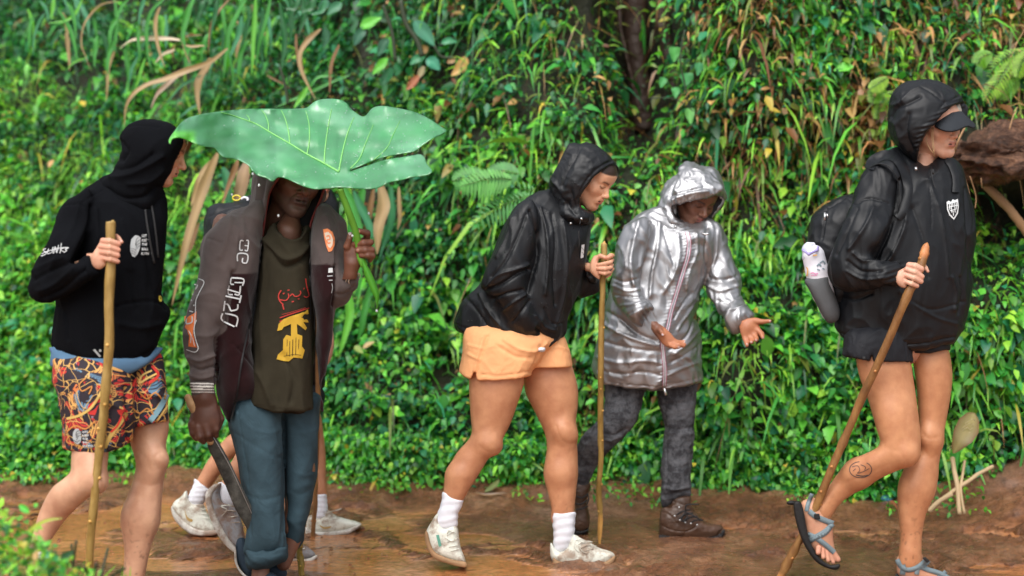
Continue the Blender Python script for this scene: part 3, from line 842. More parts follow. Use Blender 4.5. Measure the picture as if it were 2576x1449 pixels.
# ================================================================ HEADS
def rotm(yaw, pitch, roll):
    """yaw 0 = facing the camera, +90 = facing picture right; pitch > 0 = looking down. rows -> L space (x right, y away, z up)"""
    y, p, r = map(math.radians, (yaw, pitch, roll))
    fwd = np.array([math.sin(y) * math.cos(p), -math.cos(y) * math.cos(p), -math.sin(p)])
    side = np.array([math.cos(y), math.sin(y), 0.])       # the head's local +x
    up = np.cross(fwd, side) * -1
    up = np.cross(side, fwd) if np.cross(side, fwd)[2] > 0 else -np.cross(side, fwd)
    s2 = side * math.cos(r) + up * math.sin(r); u2 = up * math.cos(r) - side * math.sin(r)
    return np.stack([s2, fwd, u2])
def headmesh(c, t, yaw, pitch, roll, size=1., skin=(.5, .28, .18), lip=(.45, .16, .12), brow=(.08, .04, .025), old=0., nose=1., lips=1., open_=0., jaw=1., hair=None, gape=0., cran=.86, fem=0.):
    """returns world verts, faces, colours of a head; c = picture position of the point between the eyes"""
    st = .0027
    x = np.arange(-.09, .0901, st); y = np.arange(-.125, .14, st); z = np.arange(-.21, .15, st)
    X, Y, Z = [a.astype(np.float32) for a in np.meshgrid(x, y, z, indexing='ij')]
    def ell(c, r, rot=None):
        q = np.sqrt(((X - c[0]) / r[0]) ** 2 + ((Y - c[1]) / r[1]) ** 2 + ((Z - c[2]) / r[2]) ** 2); return (q - 1) * min(r)
    def cap(a, b, r1, r2=None):
        r2 = r1 if r2 is None else r2
        e = np.subtract(b, a); L = max((e * e).sum(), 1e-9)
        h = np.clip(((X - a[0]) * e[0] + (Y - a[1]) * e[1] + (Z - a[2]) * e[2]) / L, 0, 1)
        return np.sqrt((X - a[0] - e[0] * h) ** 2 + (Y - a[1] - e[1] * h) ** 2 + (Z - a[2] - e[2] * h) ** 2) - (r1 + (r2 - r1) * h)
    F = ell((0, -.012, .045), (.073, .096, .083))
    F = smin(F, ell((0, .030, -.028), (.056, .060, .076)), .03)
    F = smin(F, cap((0, .066, -.094), (0, .070, -.092), .019 * jaw), .028)
    for sgn in (-1, 1):
        F = smin(F, cap((sgn * .050, .0, -.050), (sgn * .014, .062, -.093), .018, .016 * jaw), .026)
        F = smin(F, cap((sgn * .040, .056, -.020), (sgn * .046, .040, -.012), .021), .022)
        F = smin(F, cap((sgn * .013, .083 - .004 * fem, .021), (sgn * .043, .068 - .004 * fem, .020), .0085 - .002 * fem), .014)
    F = smin(F, ell((0, .055, .045), (.055, .033, .038)), .02)
    for sgn in (-1, 1):
        F = smax(F, -(ell((sgn * .031, .096, .001), (.017, .018, .0125))), .014)
        F = smin(F, ell((sgn * .031, .069, .001), (.0150, .0135, .0125)), .004)
        F = smin(F, cap((sgn * .018, .0805, .003), (sgn * .044, .071, .003), .0032), .004)      # upper lid
    F = smin(F, cap((0, .082 - .006 * fem, .014), (0, .104 + .004 * nose - .004 * fem, -.028 + .002 * fem), .0062, .0095 * nose), .010)
    F = smin(F, cap((0, .104 + .004 * nose - .004 * fem, -.030 + .002 * fem), (0, .094, -.034), .009 * nose, .007), .006)
    for sgn in (-1, 1):
        F = smin(F, ell((sgn * .0125 * nose, .093, -.0325), (.0075 * nose, .009, .0070)), .005)
        F = smax(F, -ell((sgn * .0065, .099, -.0415), (.0032, .004, .0035)), .002)
        F = smax(F, -cap((sgn * .020, .086, -.036), (sgn * .031, .074, -.060), .002), .008 + .004 * old)
    F = smin(F, ell((0, .078, -.058), (.026, .018, .018)), .014)
    if gape:
        F = smax(F, -ell((0, .098, -.0615), (.018, .024, .0045 + gape)), .003)
    F = smin(F, cap((-.019, .086, -.0545 + gape * .6), (0, .0945, -.0520 + gape * .6), .0042 * lips, .0056 * lips), .004); F = smin(F, cap((0, .0945, -.0520 + gape * .6), (.019, .086, -.0545 + gape * .6), .0056 * lips, .0042 * lips), .004)
    lo = -.0645 - gape * .8
    F = smin(F, cap((-.016, .0855, lo), (0, .0925, lo - .001), .0045 * lips, .0062 * lips), .004); F = smin(F, cap((0, .0925, lo - .001), (.016, .0855, lo), .0062 * lips, .0045 * lips), .004)
    F = smax(F, -cap((-.022, .091, -.0590), (.022, .091, -.0590), .0013 + open_), .003)
    F = smax(F, -ell((0, .097, -.079), (.02, .010, .005)), .01)
    F = smin(F, cap((0, -.020, -.07), (0, -.050, -.20), .050, .056), .03)
    for sgn in (-1, 1): F = smin(F, ell((sgn * .073, -.012, -.008), (.008, .017, .030)), .008)
    V, Q = surfnet(F.astype(np.float32))
    L = np.stack([x[0] + V[:, 0] * st, y[0] + V[:, 1] * st, z[0] + V[:, 2] * st], 1)
    L = L * .5 + lap(L, Q) * .5
    zz = L[:, 2]; L[:, 2] = np.where(zz > .05, .05 + (zz - .05) * cran, zz); yy = L[:, 1]; L[:, 1] = np.where(yy < -.02, -.02 + (yy + .02) * cran, yy)
    # colours on the skin: lips, brows, lashes, warmer cheeks and nose, darker lids, mouth groove
    C = np.tile(np.array(skin), (len(L), 1))
    ax, ay, az = np.abs(L[:, 0]), L[:, 1], L[:, 2]
    def blend(w, col):
        nonlocal C; w = np.clip(w, 0, 1)[:, None]; C = C * (1 - w) + np.array(col) * w
    fr = ay > .03
    blend(.30 * np.exp(-((ax - .04) / .02) ** 2 - ((az + .03) / .02) ** 2) * fr, (skin[0] * 1.02, skin[1] * .72, skin[2] * .70))
    blend(.35 * np.exp(-(ax / .012) ** 2 - ((az + .03) / .012) ** 2) * (ay > .095), (skin[0] * 1.02, skin[1] * .72, skin[2] * .7))
    lipz = np.where(az > -.059, -.0535 + gape * .6, lo)
    blend(.85 * np.exp(-((az - lipz) / (.0062 * lips)) ** 4) * (ax < .021) * sst(.0, .006, .0215 - ax) * (ay > .08), lip)
    blend(1.2 * (np.abs(az + .059) < .0022 + gape) * (ax < .020) * (ay > .07) * (ay < .096 if not gape else 1), (.05, .015, .012))  # groove between the lips: its shade is put into the colour
    arch = .019 + .005 * np.sin(np.clip((ax - .012) / .034, 0, 1) * 2.2)
    blend(.85 * np.exp(-((az - arch) / .0046) ** 2) * sst(.010, .016, ax) * sst(.052, .042, ax) * (ay > .05), brow)
    blend(.9 * np.exp(-((az - (-.0035 - .0035 * ((ax - .031) / .012) ** 2 * -1)) / .0034) ** 2) * (np.abs(ax - .031) < .0155) * (ay > .06), (.03, .015, .01))
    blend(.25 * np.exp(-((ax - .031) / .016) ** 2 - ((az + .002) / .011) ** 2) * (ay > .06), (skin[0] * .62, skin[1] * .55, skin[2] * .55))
    if old:     # grey stubble and folds
        blend(.4 * old * sst(-.045, -.06, az) * (ay > .02), (.10, .085, .075))
    if hair is not None: blend(1. * sst(.058, .066, az + .14 * ax), hair)
    R = rotm(yaw, pitch, roll)
    W = (L * size - np.array([0, .08, .0]) * size) @ R
    u = c[0] + W[:, 0] * FPX / t; v = c[1] - W[:, 2] * FPX / t
    G = at(u, v, t + W[:, 1])
    # keep faces pointing outward
    n = np.cross(G[Q[:, 2]] - G[Q[:, 0]], G[Q[:, 3]] - G[Q[:, 1]])
    if np.einsum('ij,ij->i', G[Q[:, 0]] - G.mean(0), n).sum() < 0: Q = Q[:, ::-1].copy()
    return G, Q, C
def head_pt(c, t, yaw, pitch, roll, size, p):
    """world place of a point given in the head's own measures"""
    W = (np.array(p, float) * size - np.array([0, .08, 0]) * size) @ rotm(yaw, pitch, roll)
    return at(c[0] + W[..., 0] * FPX / t, c[1] - W[..., 2] * FPX / t, t + W[..., 1])

def box_of(*lists, pad=8):
    a = np.array([q[:2] for l in lists for q in l]); return (a[:, 0].min() - pad, a[:, 1].min() - pad, a[:, 0].max() + pad, a[:, 1].max() + pad)
def r2(fr, nodes):      # chain nodes in frame units (x, y, dt, r) -> picture units
    k = FR[fr][2]; q = P(fr, nodes); return [(a[0], a[1], a[2], a[3] / k) for a in q]
def mud_tint(S, skin, v0=1150., amt=.25):
    u, v, w = S.uv
    C = np.tile(np.array(skin, float), (len(u), 1))
    return C
def hand(fr, t, palm, T, fingers, step=1.7, near=.10, far=.08, dt=0., k=.006, skin=(.5, .28, .18), extra=None, warm=None, nails=None, palmcol=None):
    pts = P(fr, palm); ch = [r2(fr, f) for f in fingers]
    bb = box_of(pts, *[[(q[0] - q[3], q[1] - q[3]) for q in c] + [(q[0] + q[3], q[1] + q[3]) for q in c] for c in ch])
    S = Sculpt(t, bb, near, far, step)
    S.blob(pts, T, dt=dt, k=0)
    for e in (extra or []): S.chain(r2(fr, e), k=.012, kk=.01)
    for c in ch: S.chain(c, k=k, kk=.003)
    W, F = S.mesh(relax=0)
    C = np.tile(np.array(skin, float), (len(W), 1)); u, v, w = S.uv
    kf = FR[fr][2]
    for c in ch:        # knuckles and finger ends are a little redder
        for q in (c[0], c[-1]):
            d = np.exp(-((u - q[0]) ** 2 + (v - q[1]) ** 2) / (q[3] * 1.1) ** 2)[:, None]
            wc = np.array(warm if warm is not None else (skin[0] * 1.05, skin[1] * .8, skin[2] * .78))
            C = C * (1 - .45 * d) + wc * .45 * d
    for n in (nails or []):
        q = r2(fr, [(n[0], n[1], 0, n[2])])[0]
        d = (np.hypot(u - q[0], v - q[1]) < q[3])[:, None]
        C = np.where(d, np.array(n[3] if len(n) > 3 else (.62, .45, .42)), C)
    return W, F, C
def core(t, chains, skin, step=8, near=.25, far=.25):
    """the unseen middle of the body under the clothes, so that head, hands and legs belong to one figure"""
    al = [q for c in chains for q in c]
    bb = (min(q[0] - q[3] for q in al), min(q[1] - q[3] for q in al), max(q[0] + q[3] for q in al), max(q[1] + q[3] for q in al))
    S = Sculpt(t, bb, near, far, step)
    for c in chains: S.chain(c, k=.04, kk=.02)
    W, F = S.mesh(); return W, F, np.tile(np.array(skin, float), (len(W), 1))
def garment(name, S, mat, parent, folds=None, creases=None, colfn=None, relax=0):
    W, F = S.mesh(folds=folds, creases=creases, relax=relax)
    cols = colfn(S) if colfn else None
    return mk(name, W, F, mat, parent, cols=cols)
def part_chain(name, fr, t, nodes, mat, parent, step=3., **kw):
    q = r2(fr, nodes)
    bb = (min(a[0] - a[3] for a in q), min(a[1] - a[3] for a in q), max(a[0] + a[3] for a in q), max(a[1] + a[3] for a in q))
    d0 = -min(a[2] - a[3] * t / FPX for a in q) + .02; d1 = max(a[2] + a[3] * t / FPX for a in q) + .02
    S = Sculpt(t, bb, max(d0, .02), max(d1, .02), step); S.chain(q, k=0, **{k: v for k, v in kw.items() if k in ('flat', 'kk')})
    return garment(name, S, mat, parent, folds=kw.get('folds'))
def part_blob(name, fr, t, poly, T, mat, parent, dt=0., step=3., R=None, full=1., folds=None, creases=None, cuts=(), adds=(), sm=4, colfn=None, relax=0):
    pts = P(fr, poly); dmin = dt if np.isscalar(dt) else min(q[2] for q in dt); dmax = dt if np.isscalar(dt) else max(q[2] for q in dt)
    S = Sculpt(t, box_of(pts, *[P(fr, a[0]) for a in adds if a[0] is not None]), T - dmin + .02, T + dmax + .02, step)
    S.blob(pts, T, dt=dt, k=0, R=R, sm=sm, full=full)
    for a in adds: S.blob(P(fr, a[0]), a[1], dt=a[2], k=a[3])
    for c in cuts: S.prism(P(fr, c[0]), c[1], c[2], k=.006)
    return garment(name, S, mat, parent, folds=folds, creases=creases, colfn=colfn, relax=relax)
def legmesh(fr, t, specs, skin, step=3.2, near=.16, far=.16, mud=None, cr=()):
    """specs: list of (outline, half thickness, dt, smooth join) plus ('cone', nodes)"""
    pts = [P(fr, s[0]) for s in specs if s[0] != 'cone'] 
    S = Sculpt(t, box_of(*pts), near, far, step)
    first = True
    for s in specs:
        if s[0] == 'cone': S.chain(r2(fr, s[1]), k=s[2] if len(s) > 2 else .015)
        elif s[0] == 'sub': S.chain(r2(fr, s[1]), k=.02, op='sub')
        else: S.blob(P(fr, s[0]), s[1], dt=s[2], k=0 if first else s[3]); first = False
    W, F = S.mesh(relax=1, creases=[(P(fr, q), w * 1.7, a * .4) for q, w, a in cr])
    u, v, w = S.uv
    C = np.tile(np.array(skin, float), (len(W), 1))
    q = W * 7.; n = fbm(q, 2)[:, None]
    C = C * (1 + .10 * n * np.array([.6, 1, 1.1]))
    if mud is not None:     # mud splashed on the lower calf
        m_ = (sst(mud[0], mud[1], v) * np.clip(noise(W * 70 + noise(W * 20)[:, None]) * 4 - 1.3, 0, 1) * mud[2])[:, None]
        C = C * (1 - m_) + np.array([.13, .06, .03]) * m_
    return W, F, C
def laces(name, fr, t, segs, r, mat, parent):
    if len(segs) > 1 and name in ('hood_cord', 'cord_lock'): return [laces(name, fr, t, [s_], r, mat, parent) for s_ in segs]
    V = []; F = []; o = 0
    for s in segs:
        q = P(fr, s); p = at([a[0] for a in q], [a[1] for a in q], [t + a[2] for a in q])
        p = spline3(p, 3) if len(p) > 2 else p
        v, f = tube(p, r, n=5); V.append(v); F += [tuple(i + o for i in x) for x in f]; o += len(v)
    return mk(name, np.concatenate(V), F, mat, parent)
def stick(label, fr_nodes, t, r, mat, seed=0, tip=None, peeled=None, cat='walking stick', n=60, rough=.22, lean=None, knots=9, bias=0.):
    """a cut branch: knobbly, slightly crooked, bark with peeled ends. fr_nodes: (u, v, t) top to bottom; tip: dict of special radii"""
    p = np.array([at(a[0], a[1], a[2]) for a in fr_nodes]); p = spline3(p, max(2, n // len(p)))
    L = np.linspace(0, 1, len(p))
    rng = np.random.default_rng(seed)
    p = p + np.stack([noise(np.stack([L * 7, L * 0 + seed, L * 0], 1)), L * 0, L * 0], 1) * .006
    rad = np.full(len(p), r) * (1.0 - .12 * L)
    for k in range(knots):
        c = rng.uniform(.08, .95); rad += r * .22 * np.exp(-((L - c) / .006) ** 2)
    rad[0] *= .3; rad[1] *= .8
    if tip: rad *= np.interp(L, tip[0], tip[1])
    base = p[np.argmin(p[:, 2])]
    root = thing('walking_stick', base, label, cat, 'walking sticks cut from branches')
    V, F = tube(p, rad, n=10, rough=rough, seed=seed)
    C = np.ones((len(V), 3)); lv = np.repeat(L, 10); lv = np.concatenate([lv, [0, 1]])
    if peeled:
        for a, b2 in peeled:
            m_ = (lv >= a) & (lv <= b2); C[m_] = (2.2, 1.9, 2.1)
    mk('shaft', V, F, mat, root, cols=C)
    # knots where side twigs were cut
    kv = []; kf = []; o = 0
    for k in range(knots):
        c = rng.uniform(.1, .93); i = int(c * (len(p) - 1)); a = rng.uniform(-2.6, -.5)
        d = np.array([math.cos(a), math.sin(a), .3]); pp = np.array([p[i], p[i] + d * r * 1.25])
        v, f = tube(pp, [r * .5, r * .3], n=6); kv.append(v); kf += [tuple(q + o for q in x) for x in f]; o += len(v)
    if kv: tag(mk('knots', np.concatenate(kv), kf, mat, root, cols=np.tile([1.7, 1.5, 1.3], (o, 1))), kind='stuff')
    return root
# ================================================================ WOMAN IN BLACK RAIN JACKET AND PEACH SHORTS (middle)
def build_mid():
    t = 5.35; sk = (.72, .41, .255); skl = (.50, .235, .12)
    root = thing('person', at(1340, 1430, t), 'woman in wet black hooded rain jacket and peach shorts gripping a stick', 'person')
    P4 = 'E'
    # ---- jacket
    torso = [(700, 335), (610, 348), (540, 380), (480, 440), (420, 540), (360, 680), (300, 830), (225, 915), (180, 975), (145, 1065), (140, 1150), (250, 1230), (450, 1290), (600, 1300), (720, 1250), (752, 1140), (765, 1040), (800, 960), (832, 880), (868, 720), (890, 600), (896, 490), (850, 470), (780, 430)]
    sleeve = [(560, 385), (490, 425), (445, 500), (405, 600), (355, 690), (318, 770), (292, 850), (315, 890), (370, 930), (430, 1010), (490, 1075), (545, 1112), (600, 1085), (590, 1020), (560, 930), (552, 840), (566, 740), (590, 640), (610, 540), (600, 440)]
    far = [(800, 620), (850, 690), (880, 735), (905, 790), (938, 830), (936, 882), (900, 905), (850, 920), (815, 905), (780, 820), (770, 700)]
    S = Sculpt(t, box_of(P(P4, torso), P(P4, far)), .32, .30, 3.2)
    S.blob(P(P4, torso), .155, dt=.02, k=0)
    S.prism(P(P4, [(40, 1040), (143, 1066), (170, 1099), (215, 1118), (330, 1155), (450, 1192), (545, 1207), (640, 1202), (718, 1160), (748, 1120), (900, 1100), (900, 1500), (40, 1500)]), -1, 1, k=.012, sm=0)
    S.blob(P(P4, sleeve), .085, dt=-.115, k=.025)
    S.blob(P(P4, far), .062, dt=.10, k=.03)
    f = foldfn(.006, 8, (1., 1, .28), .45, seed=3, amp2=.003, f2=20)
    cr = [(P(P4, q), w * .7, a) for q, w, a in [
        ([(560, 450), (600, 560), (600, 700), (575, 800), (555, 900)], 7, -.016), ([(615, 440), (650, 560), (660, 720), (640, 900)], 8, .010),
        ([(680, 470), (700, 620), (690, 800), (700, 960)], 6, -.008), ([(740, 500), (760, 680), (750, 900), (700, 1080)], 7, .007),
        ([(470, 490), (430, 600), (380, 700)], 7, .008), ([(540, 470), (490, 600), (430, 720), (350, 810)], 6, -.008),
        ([(320, 880), (400, 850), (500, 790), (560, 770)], 7, -.014), ([(330, 860), (390, 800), (480, 770), (550, 740)], 6, .010),
        ([(360, 930), (430, 900), (520, 880)], 5, -.010), ([(420, 990), (480, 940), (545, 900)], 5, .008), ([(470, 1050), (520, 990), (560, 940)], 5, -.008),
        ([(220, 930), (280, 1000), (330, 1080), (400, 1150)], 7, -.007), ([(290, 900), (340, 1000), (430, 1100), (520, 1150)], 8, .009),
        ([(600, 1090), (640, 1130), (690, 1150)], 5, -.012), ([(590, 1020), (640, 1080), (700, 1100)], 5, .010), ([(640, 980), (680, 1060), (740, 1060)], 5, -.007),
        ([(150, 1065), (230, 1095), (330, 1130), (450, 1168), (560, 1185), (640, 1178), (700, 1145)], 3, -.006)]]
    jk = garment('jacket', S, M_NYLON, root, folds=f, creases=cr)
    # gathered cuff of the far sleeve
    cf = part_blob('cuff', P4, t, [(845, 715), (872, 722), (900, 770), (930, 815), (918, 845), (880, 830), (850, 780)], .045, M_NYLON, root, dt=.05, folds=foldfn(.006, 26, (1.5, 1, .5), .3, seed=8))
    # ---- hood
    hood = [(668, 322), (664, 300), (680, 262), (712, 205), (742, 150), (768, 100), (800, 80), (835, 86), (870, 80), (925, 98), (975, 132), (1012, 172), (1040, 212), (1038, 245), (1010, 262), (960, 330), (905, 440), (895, 470), (860, 500), (790, 500), (735, 460), (700, 400)]
    cut = [(1272, 520), (1240, 484), (1150, 482), (1050, 548), (930, 642), (835, 760), (745, 880), (700, 985), (700, 1085), (765, 1150), (880, 1192), (1000, 1230), (1300, 1150), (1450, 800), (1450, 660), (1300, 650), (1268, 600)]
    S = Sculpt(t, box_of(P(P4, hood)), .17, .17, 3)
    S.blob(P(P4, hood), .118, dt=.0, k=0)
    S.ell(P(P4, [(800, 480)])[0] + (0.0,), (50, 22, .10), -.2, .03)
    S.prism(P('f1', cut), -.4, .4, k=.008)
    S.chain(r2('f1', [(1262, 600, .03, 16), (1262, 520, .02, 18), (1225, 478, .0, 18), (1150, 474, -.03, 20), (1040, 530, -.07, 20), (920, 630, -.10, 18)]), k=.008)
    cr = [(P('f1', q), w, a) for q, w, a in [([(560, 180), (480, 330), (420, 480), (330, 640)], 6, .006), ([(700, 230), (620, 400), (520, 560), (430, 800)], 6, -.006),
          ([(1180, 420), (1050, 480), (900, 600), (800, 720), (720, 860), (670, 980)], 4, -.005), ([(330, 820), (420, 960), (540, 1100), (640, 1220)], 7, -.010), ([(300, 720), (400, 860), (470, 1040)], 6, .009), ([(560, 860), (600, 1000), (640, 1120)], 6, -.006)]]
    garment('hood', S, M_NYLON, root, folds=foldfn(.0028, 14, (1, 1, 1), .5, seed=12, amp2=.0022, f2=34), creases=cr)
    # ---- shorts, two legs
    near = [(218, 1085), (195, 1230), (176, 1322), (165, 1400), (180, 1480), (380, 1500), (540, 1480), (575, 1400), (572, 1340), (600, 1290), (660, 1200), (705, 1150), (600, 1080), (400, 1060)]
    farp = [(560, 1150), (700, 1110), (745, 1128), (774, 1200), (791, 1297), (800, 1400), (690, 1440), (580, 1420), (540, 1240)]
    S = Sculpt(t, box_of(P(P4, near), P(P4, farp)), .2, .24, 3.4)
    S.blob(P(P4, near), .118, dt=-.035, k=0, full=1.6)
    S.prism(P(P4, [(100, 1326), (176, 1326), (205, 1350), (240, 1364), (256, 1326), (264, 1326), (275, 1371), (400, 1373), (520, 1359), (571, 1346), (640, 1420), (640, 1560), (100, 1560)]), -1, 1, sm=0)
    S2 = Sculpt(t, box_of(P(P4, near), P(P4, farp)), .2, .24, 3.4)
    S2.blob(P(P4, farp), .105, dt=.06, k=0, full=1.6); S2.prism(P(P4, [(520, 1300), (600, 1303), (690, 1305), (900, 1292), (900, 1560), (500, 1560)]), -1, 1, sm=0)
    S.F = smin(S.F, S2.F, .012)
    cr = [(P(P4, q), w, a) for q, w, a in [([(330, 1130), (300, 1230), (268, 1330)], 3, -.007), ([(310, 1125), (280, 1230), (256, 1320)], 3, .004), ([(300, 1340), (420, 1345), (560, 1322)], 2.5, -.004),
          ([(420, 1150), (500, 1200), (590, 1215), (650, 1170)], 5, .007), ([(380, 1180), (480, 1240), (570, 1250)], 5, -.005), ([(620, 1190), (600, 1260), (572, 1330)], 5, -.012), ([(230, 1180), (300, 1200)], 4, .004), ([(225, 1230), (290, 1260)], 4, .004), ([(660, 1200), (720, 1190), (770, 1210)], 4, .005)]]
    garment('shorts', S, M_PEACH, root, folds=foldfn(.003, 11, (1, 1, .6), .5, seed=22, amp2=.001, f2=30), creases=cr)
    # ---- body: legs, hand, head
    nl = [(400, -40), (376, 110), (374, 160), (376, 250), (385, 380), (392, 480), (365, 540), (300, 610), (255, 690), (225, 780), (208, 870), (190, 950), (185, 1010), (300, 1020), (330, 945), (352, 890), (405, 820), (460, 735), (515, 645), (575, 595), (600, 530), (650, 430), (690, 320), (730, 200), (742, 120), (700, -40), (550, -80)]
    fl = [(760, -40), (742, 80), (742, 160), (760, 240), (800, 320), (845, 410), (880, 490), (896, 580), (884, 680), (884, 790), (905, 900), (925, 990), (935, 1100), (1070, 1100), (1080, 1000), (1092, 880), (1102, 750), (1103, 640), (1098, 560), (1100, 480), (1092, 400), (1104, 300), (1102, 180), (1066, 42), (1030, -60), (880, -90)]
    a = legmesh('F', t, [(nl, .088, -.04, 0), ('cone', [(510, 565, -.082, 40)], .06), ('cone', [(548, 588, -.068, 24)], .04), ('cone', [(300, 780, -.05, 80), (290, 860, -.045, 62)], .03)], skl, mud=(1180, 1420, .7), cr=[([(300, 690), (262, 790), (250, 880)], 9, -.004), ([(455, 585), (510, 622), (575, 608)], 4, -.005), ([(610, 330), (570, 440), (500, 530)], 7, -.004), ([(440, 480), (400, 500)], 5, -.004), ([(420, 650), (360, 780), (310, 900)], 7, .003)])
    bq = legmesh('F', t, [(fl, .085, .07, 0), ('cone', [(1050, 508, .024, 32)], .05), ('cone', [(1000, 470, .012, 40)], .05), ('cone', [(985, 760, .06, 92)], .03)], skl, mud=(1180, 1420, .7), cr=[([(955, 440), (985, 520), (1035, 562), (1085, 560)], 4, -.006), ([(1010, 330), (985, 420), (1000, 470)], 7, -.005), ([(1035, 600), (1050, 780), (1030, 960)], 6, .003), ([(940, 620), (930, 760), (960, 900)], 8, -.003), ([(860, 250), (930, 400)], 9, -.003)])
    # hand, palm side towards the camera, fingers wrapped round the stick
    ht = t - .03
    hd = hand('f7', ht, [(330, 600), (260, 720), (232, 850), (245, 990), (330, 1110), (430, 1190), (490, 1215), (520, 1120), (500, 980), (470, 860), (460, 740), (480, 660), (470, 590), (400, 570)], .017,
              [[(380, 650, .0, 62), (520, 575, -.012, 62), (650, 625, -.020, 55)], [(700, 640, -.014, 58), (800, 575, -.012, 70), (845, 570, -.006, 60)],
               [(470, 820, -.022, 52), (640, 790, -.030, 58), (800, 750, -.018, 56), (865, 680, .004, 36)], [(460, 925, -.022, 50), (640, 930, -.032, 60), (790, 900, -.020, 58), (850, 820, .0, 40)],
               [(500, 1035, -.020, 44), (640, 1060, -.030, 52), (770, 1020, -.018, 52), (860, 930, .0, 40)], [(690, 1150, -.004, 36), (780, 1080, -.002, 40), (850, 960, .008, 38)]],
              near=.08, far=.06, dt=-.004, skin=(.60, .33, .21), warm=(.62, .26, .17), extra=[[(330, 960, .01, 95), (180, 880, .04, 100), (20, 860, .07, 110)]])
    hm = headmesh((1341.6 + 1098 / 6., 335.4 + 822 / 6.), t - .012, 62, 33, -3, .93, skin=sk, lip=(.50, .17, .13), lips=1.05, nose=.86, fem=1., hair=(.035, .02, .013))
    co = core(t, [[(1430, 470, .03, 22), (1390, 560, .03, 40), (1350, 700, .03, 48), (1290, 820, .03, 48), (1240, 890, .0, 45)], [(1240, 890, -.03, 50), (1250, 940, -.04, 50)], [(1340, 890, .06, 40), (1370, 940, .07, 40)],
                  [(1350, 560, -.05, 22), (1255, 710, -.10, 18), (1320, 810, -.10, 14)], [(1440, 580, .06, 20), (1450, 680, .10, 16), (1480, 685, .08, 12)]], sk)
    V, F, C = join([a, bq, hd, hm, co])
    mk('body', V, F, M_SKIN, root, cols=C)
    # ring
    c0 = at(*P('f7', [(795, 905)])[0], ht - .02)
    tubeobj('finger_ring', np.array([c0 + np.array([math.cos(a_) * .0052 - .001, -.003 + math.sin(a_) * .009 * .6, math.sin(a_) * .0085]) for a_ in np.linspace(-2.2, 2.2, 12)]), .0016, M_BLACK, root, n=6)
    # watch strap at the cuff
    # ---- socks and shoes
    wr = lambda L, u, v, N: .0010 * np.sin(v * .30 + u * .05 + 2 * noise(L * 20))
    sk1 = part_blob('sock', 'F', t, [(212, 830), (186, 960), (162, 1030), (150, 1120), (220, 1150), (290, 1130), (300, 1040), (322, 985), (352, 900), (300, 840)], .044, M_SOCK, root, dt=-.04, folds=wr, step=2.6, full=1.5, cuts=[([(150, 700), (150, 880), (200, 882), (240, 912), (290, 938), (342, 940), (450, 930), (450, 700)], -1, 1)])
    sk2 = part_blob('sock', 'F', t, [(926, 960), (932, 1080), (940, 1160), (942, 1270), (990, 1300), (1050, 1260), (1078, 1180), (1084, 1100), (1088, 960), (1010, 930)], .044, M_SOCK, root, dt=.07, folds=wr, step=2.6, full=1.5, cuts=[([(850, 800), (850, 1018), (926, 1019), (1010, 1028), (1086, 1019), (1200, 1018), (1200, 800)], -1, 1)])
    shoe('F', t, -.04, [(165, 1025), (125, 1080), (88, 1150), (92, 1215), (130, 1290), (190, 1325), (280, 1355), (345, 1368), (345, 1330), (318, 1260), (305, 1180), (296, 1120), (255, 1105), (205, 1125), (170, 1075)],
         [(80, 1150), (78, 1205), (105, 1285), (150, 1335), (240, 1370), (345, 1393), (356, 1362), (340, 1352), (250, 1335), (150, 1290), (115, 1230), (98, 1160)], .043, root,
         tongue=[(195, 1115), (250, 1104), (290, 1108), (292, 1170), (250, 1165)], lace=[[(225, 1180, -.05), (270, 1150, -.055), (300, 1190, -.05)], [(215, 1190, -.05), (260, 1215, -.056), (305, 1185, -.05)], [(230, 1220, -.052), (280, 1200, -.056)], [(240, 1255, -.052), (300, 1240, -.054)], [(265, 1160, -.055), (240, 1140, -.056), (228, 1165, -.052)], [(250, 1285, -.05), (310, 1265, -.052)]],
         badge=[(152, 1175), (172, 1172), (190, 1245), (172, 1255)])
    shoe('F', t, .07, [(922, 1225), (918, 1290), (935, 1345), (1000, 1370), (1100, 1378), (1200, 1385), (1300, 1365), (1350, 1320), (1330, 1288), (1250, 1262), (1180, 1222), (1120, 1195), (1075, 1170), (1050, 1210), (1030, 1262), (985, 1285), (950, 1262)],
         [(938, 1325), (945, 1387), (1010, 1392), (1060, 1376), (1110, 1378), (1165, 1405), (1250, 1408), (1335, 1368), (1357, 1318), (1340, 1318), (1290, 1352), (1200, 1372), (1080, 1358), (980, 1350)], .046, root,
         tongue=[(1055, 1195), (1062, 1172), (1095, 1175), (1120, 1200), (1090, 1225)], lace=[[(1080, 1215, -.05), (1120, 1200, -.055), (1150, 1215, -.05)], [(1100, 1240, -.052), (1150, 1215, -.056), (1200, 1222, -.05)], [(1120, 1265, -.054), (1170, 1240, -.056), (1230, 1250, -.05)], [(1090, 1210, -.05), (1080, 1250, -.056), (1110, 1290, -.056)], [(1095, 1225, -.052), (1130, 1280, -.058), (1165, 1300, -.056)], [(1150, 1280, -.055), (1210, 1265, -.052)]],
         badge=None)
    bv = caster([jk])
    decal('logo_patch', 'E', [[(842, 635), (858, 632), (852, 704), (836, 708)]], bv, M_PRINT, root, off=.004)
    strokes('logo_stripe', 'E', [([(842, 648), (856, 665)], 2), ([(841, 668), (854, 690)], 2)], bv, M_BLACK, root, off=.0055)
    laces('hood_cord', 'E', t, [[(838, 485, -.10), (836, 500, -.105), (832, 525, -.11)], [(780, 512, -.12), (775, 530, -.125)], [(826, 560, -.12), (828, 600, -.12), (830, 650, -.115)]], .0022, M_CORD, root)
    laces('cord_lock', 'E', t, [[(840, 488, -.108), (841, 500, -.108)], [(780, 515, -.125), (786, 522, -.125)]], .005, M_STEEL, root)
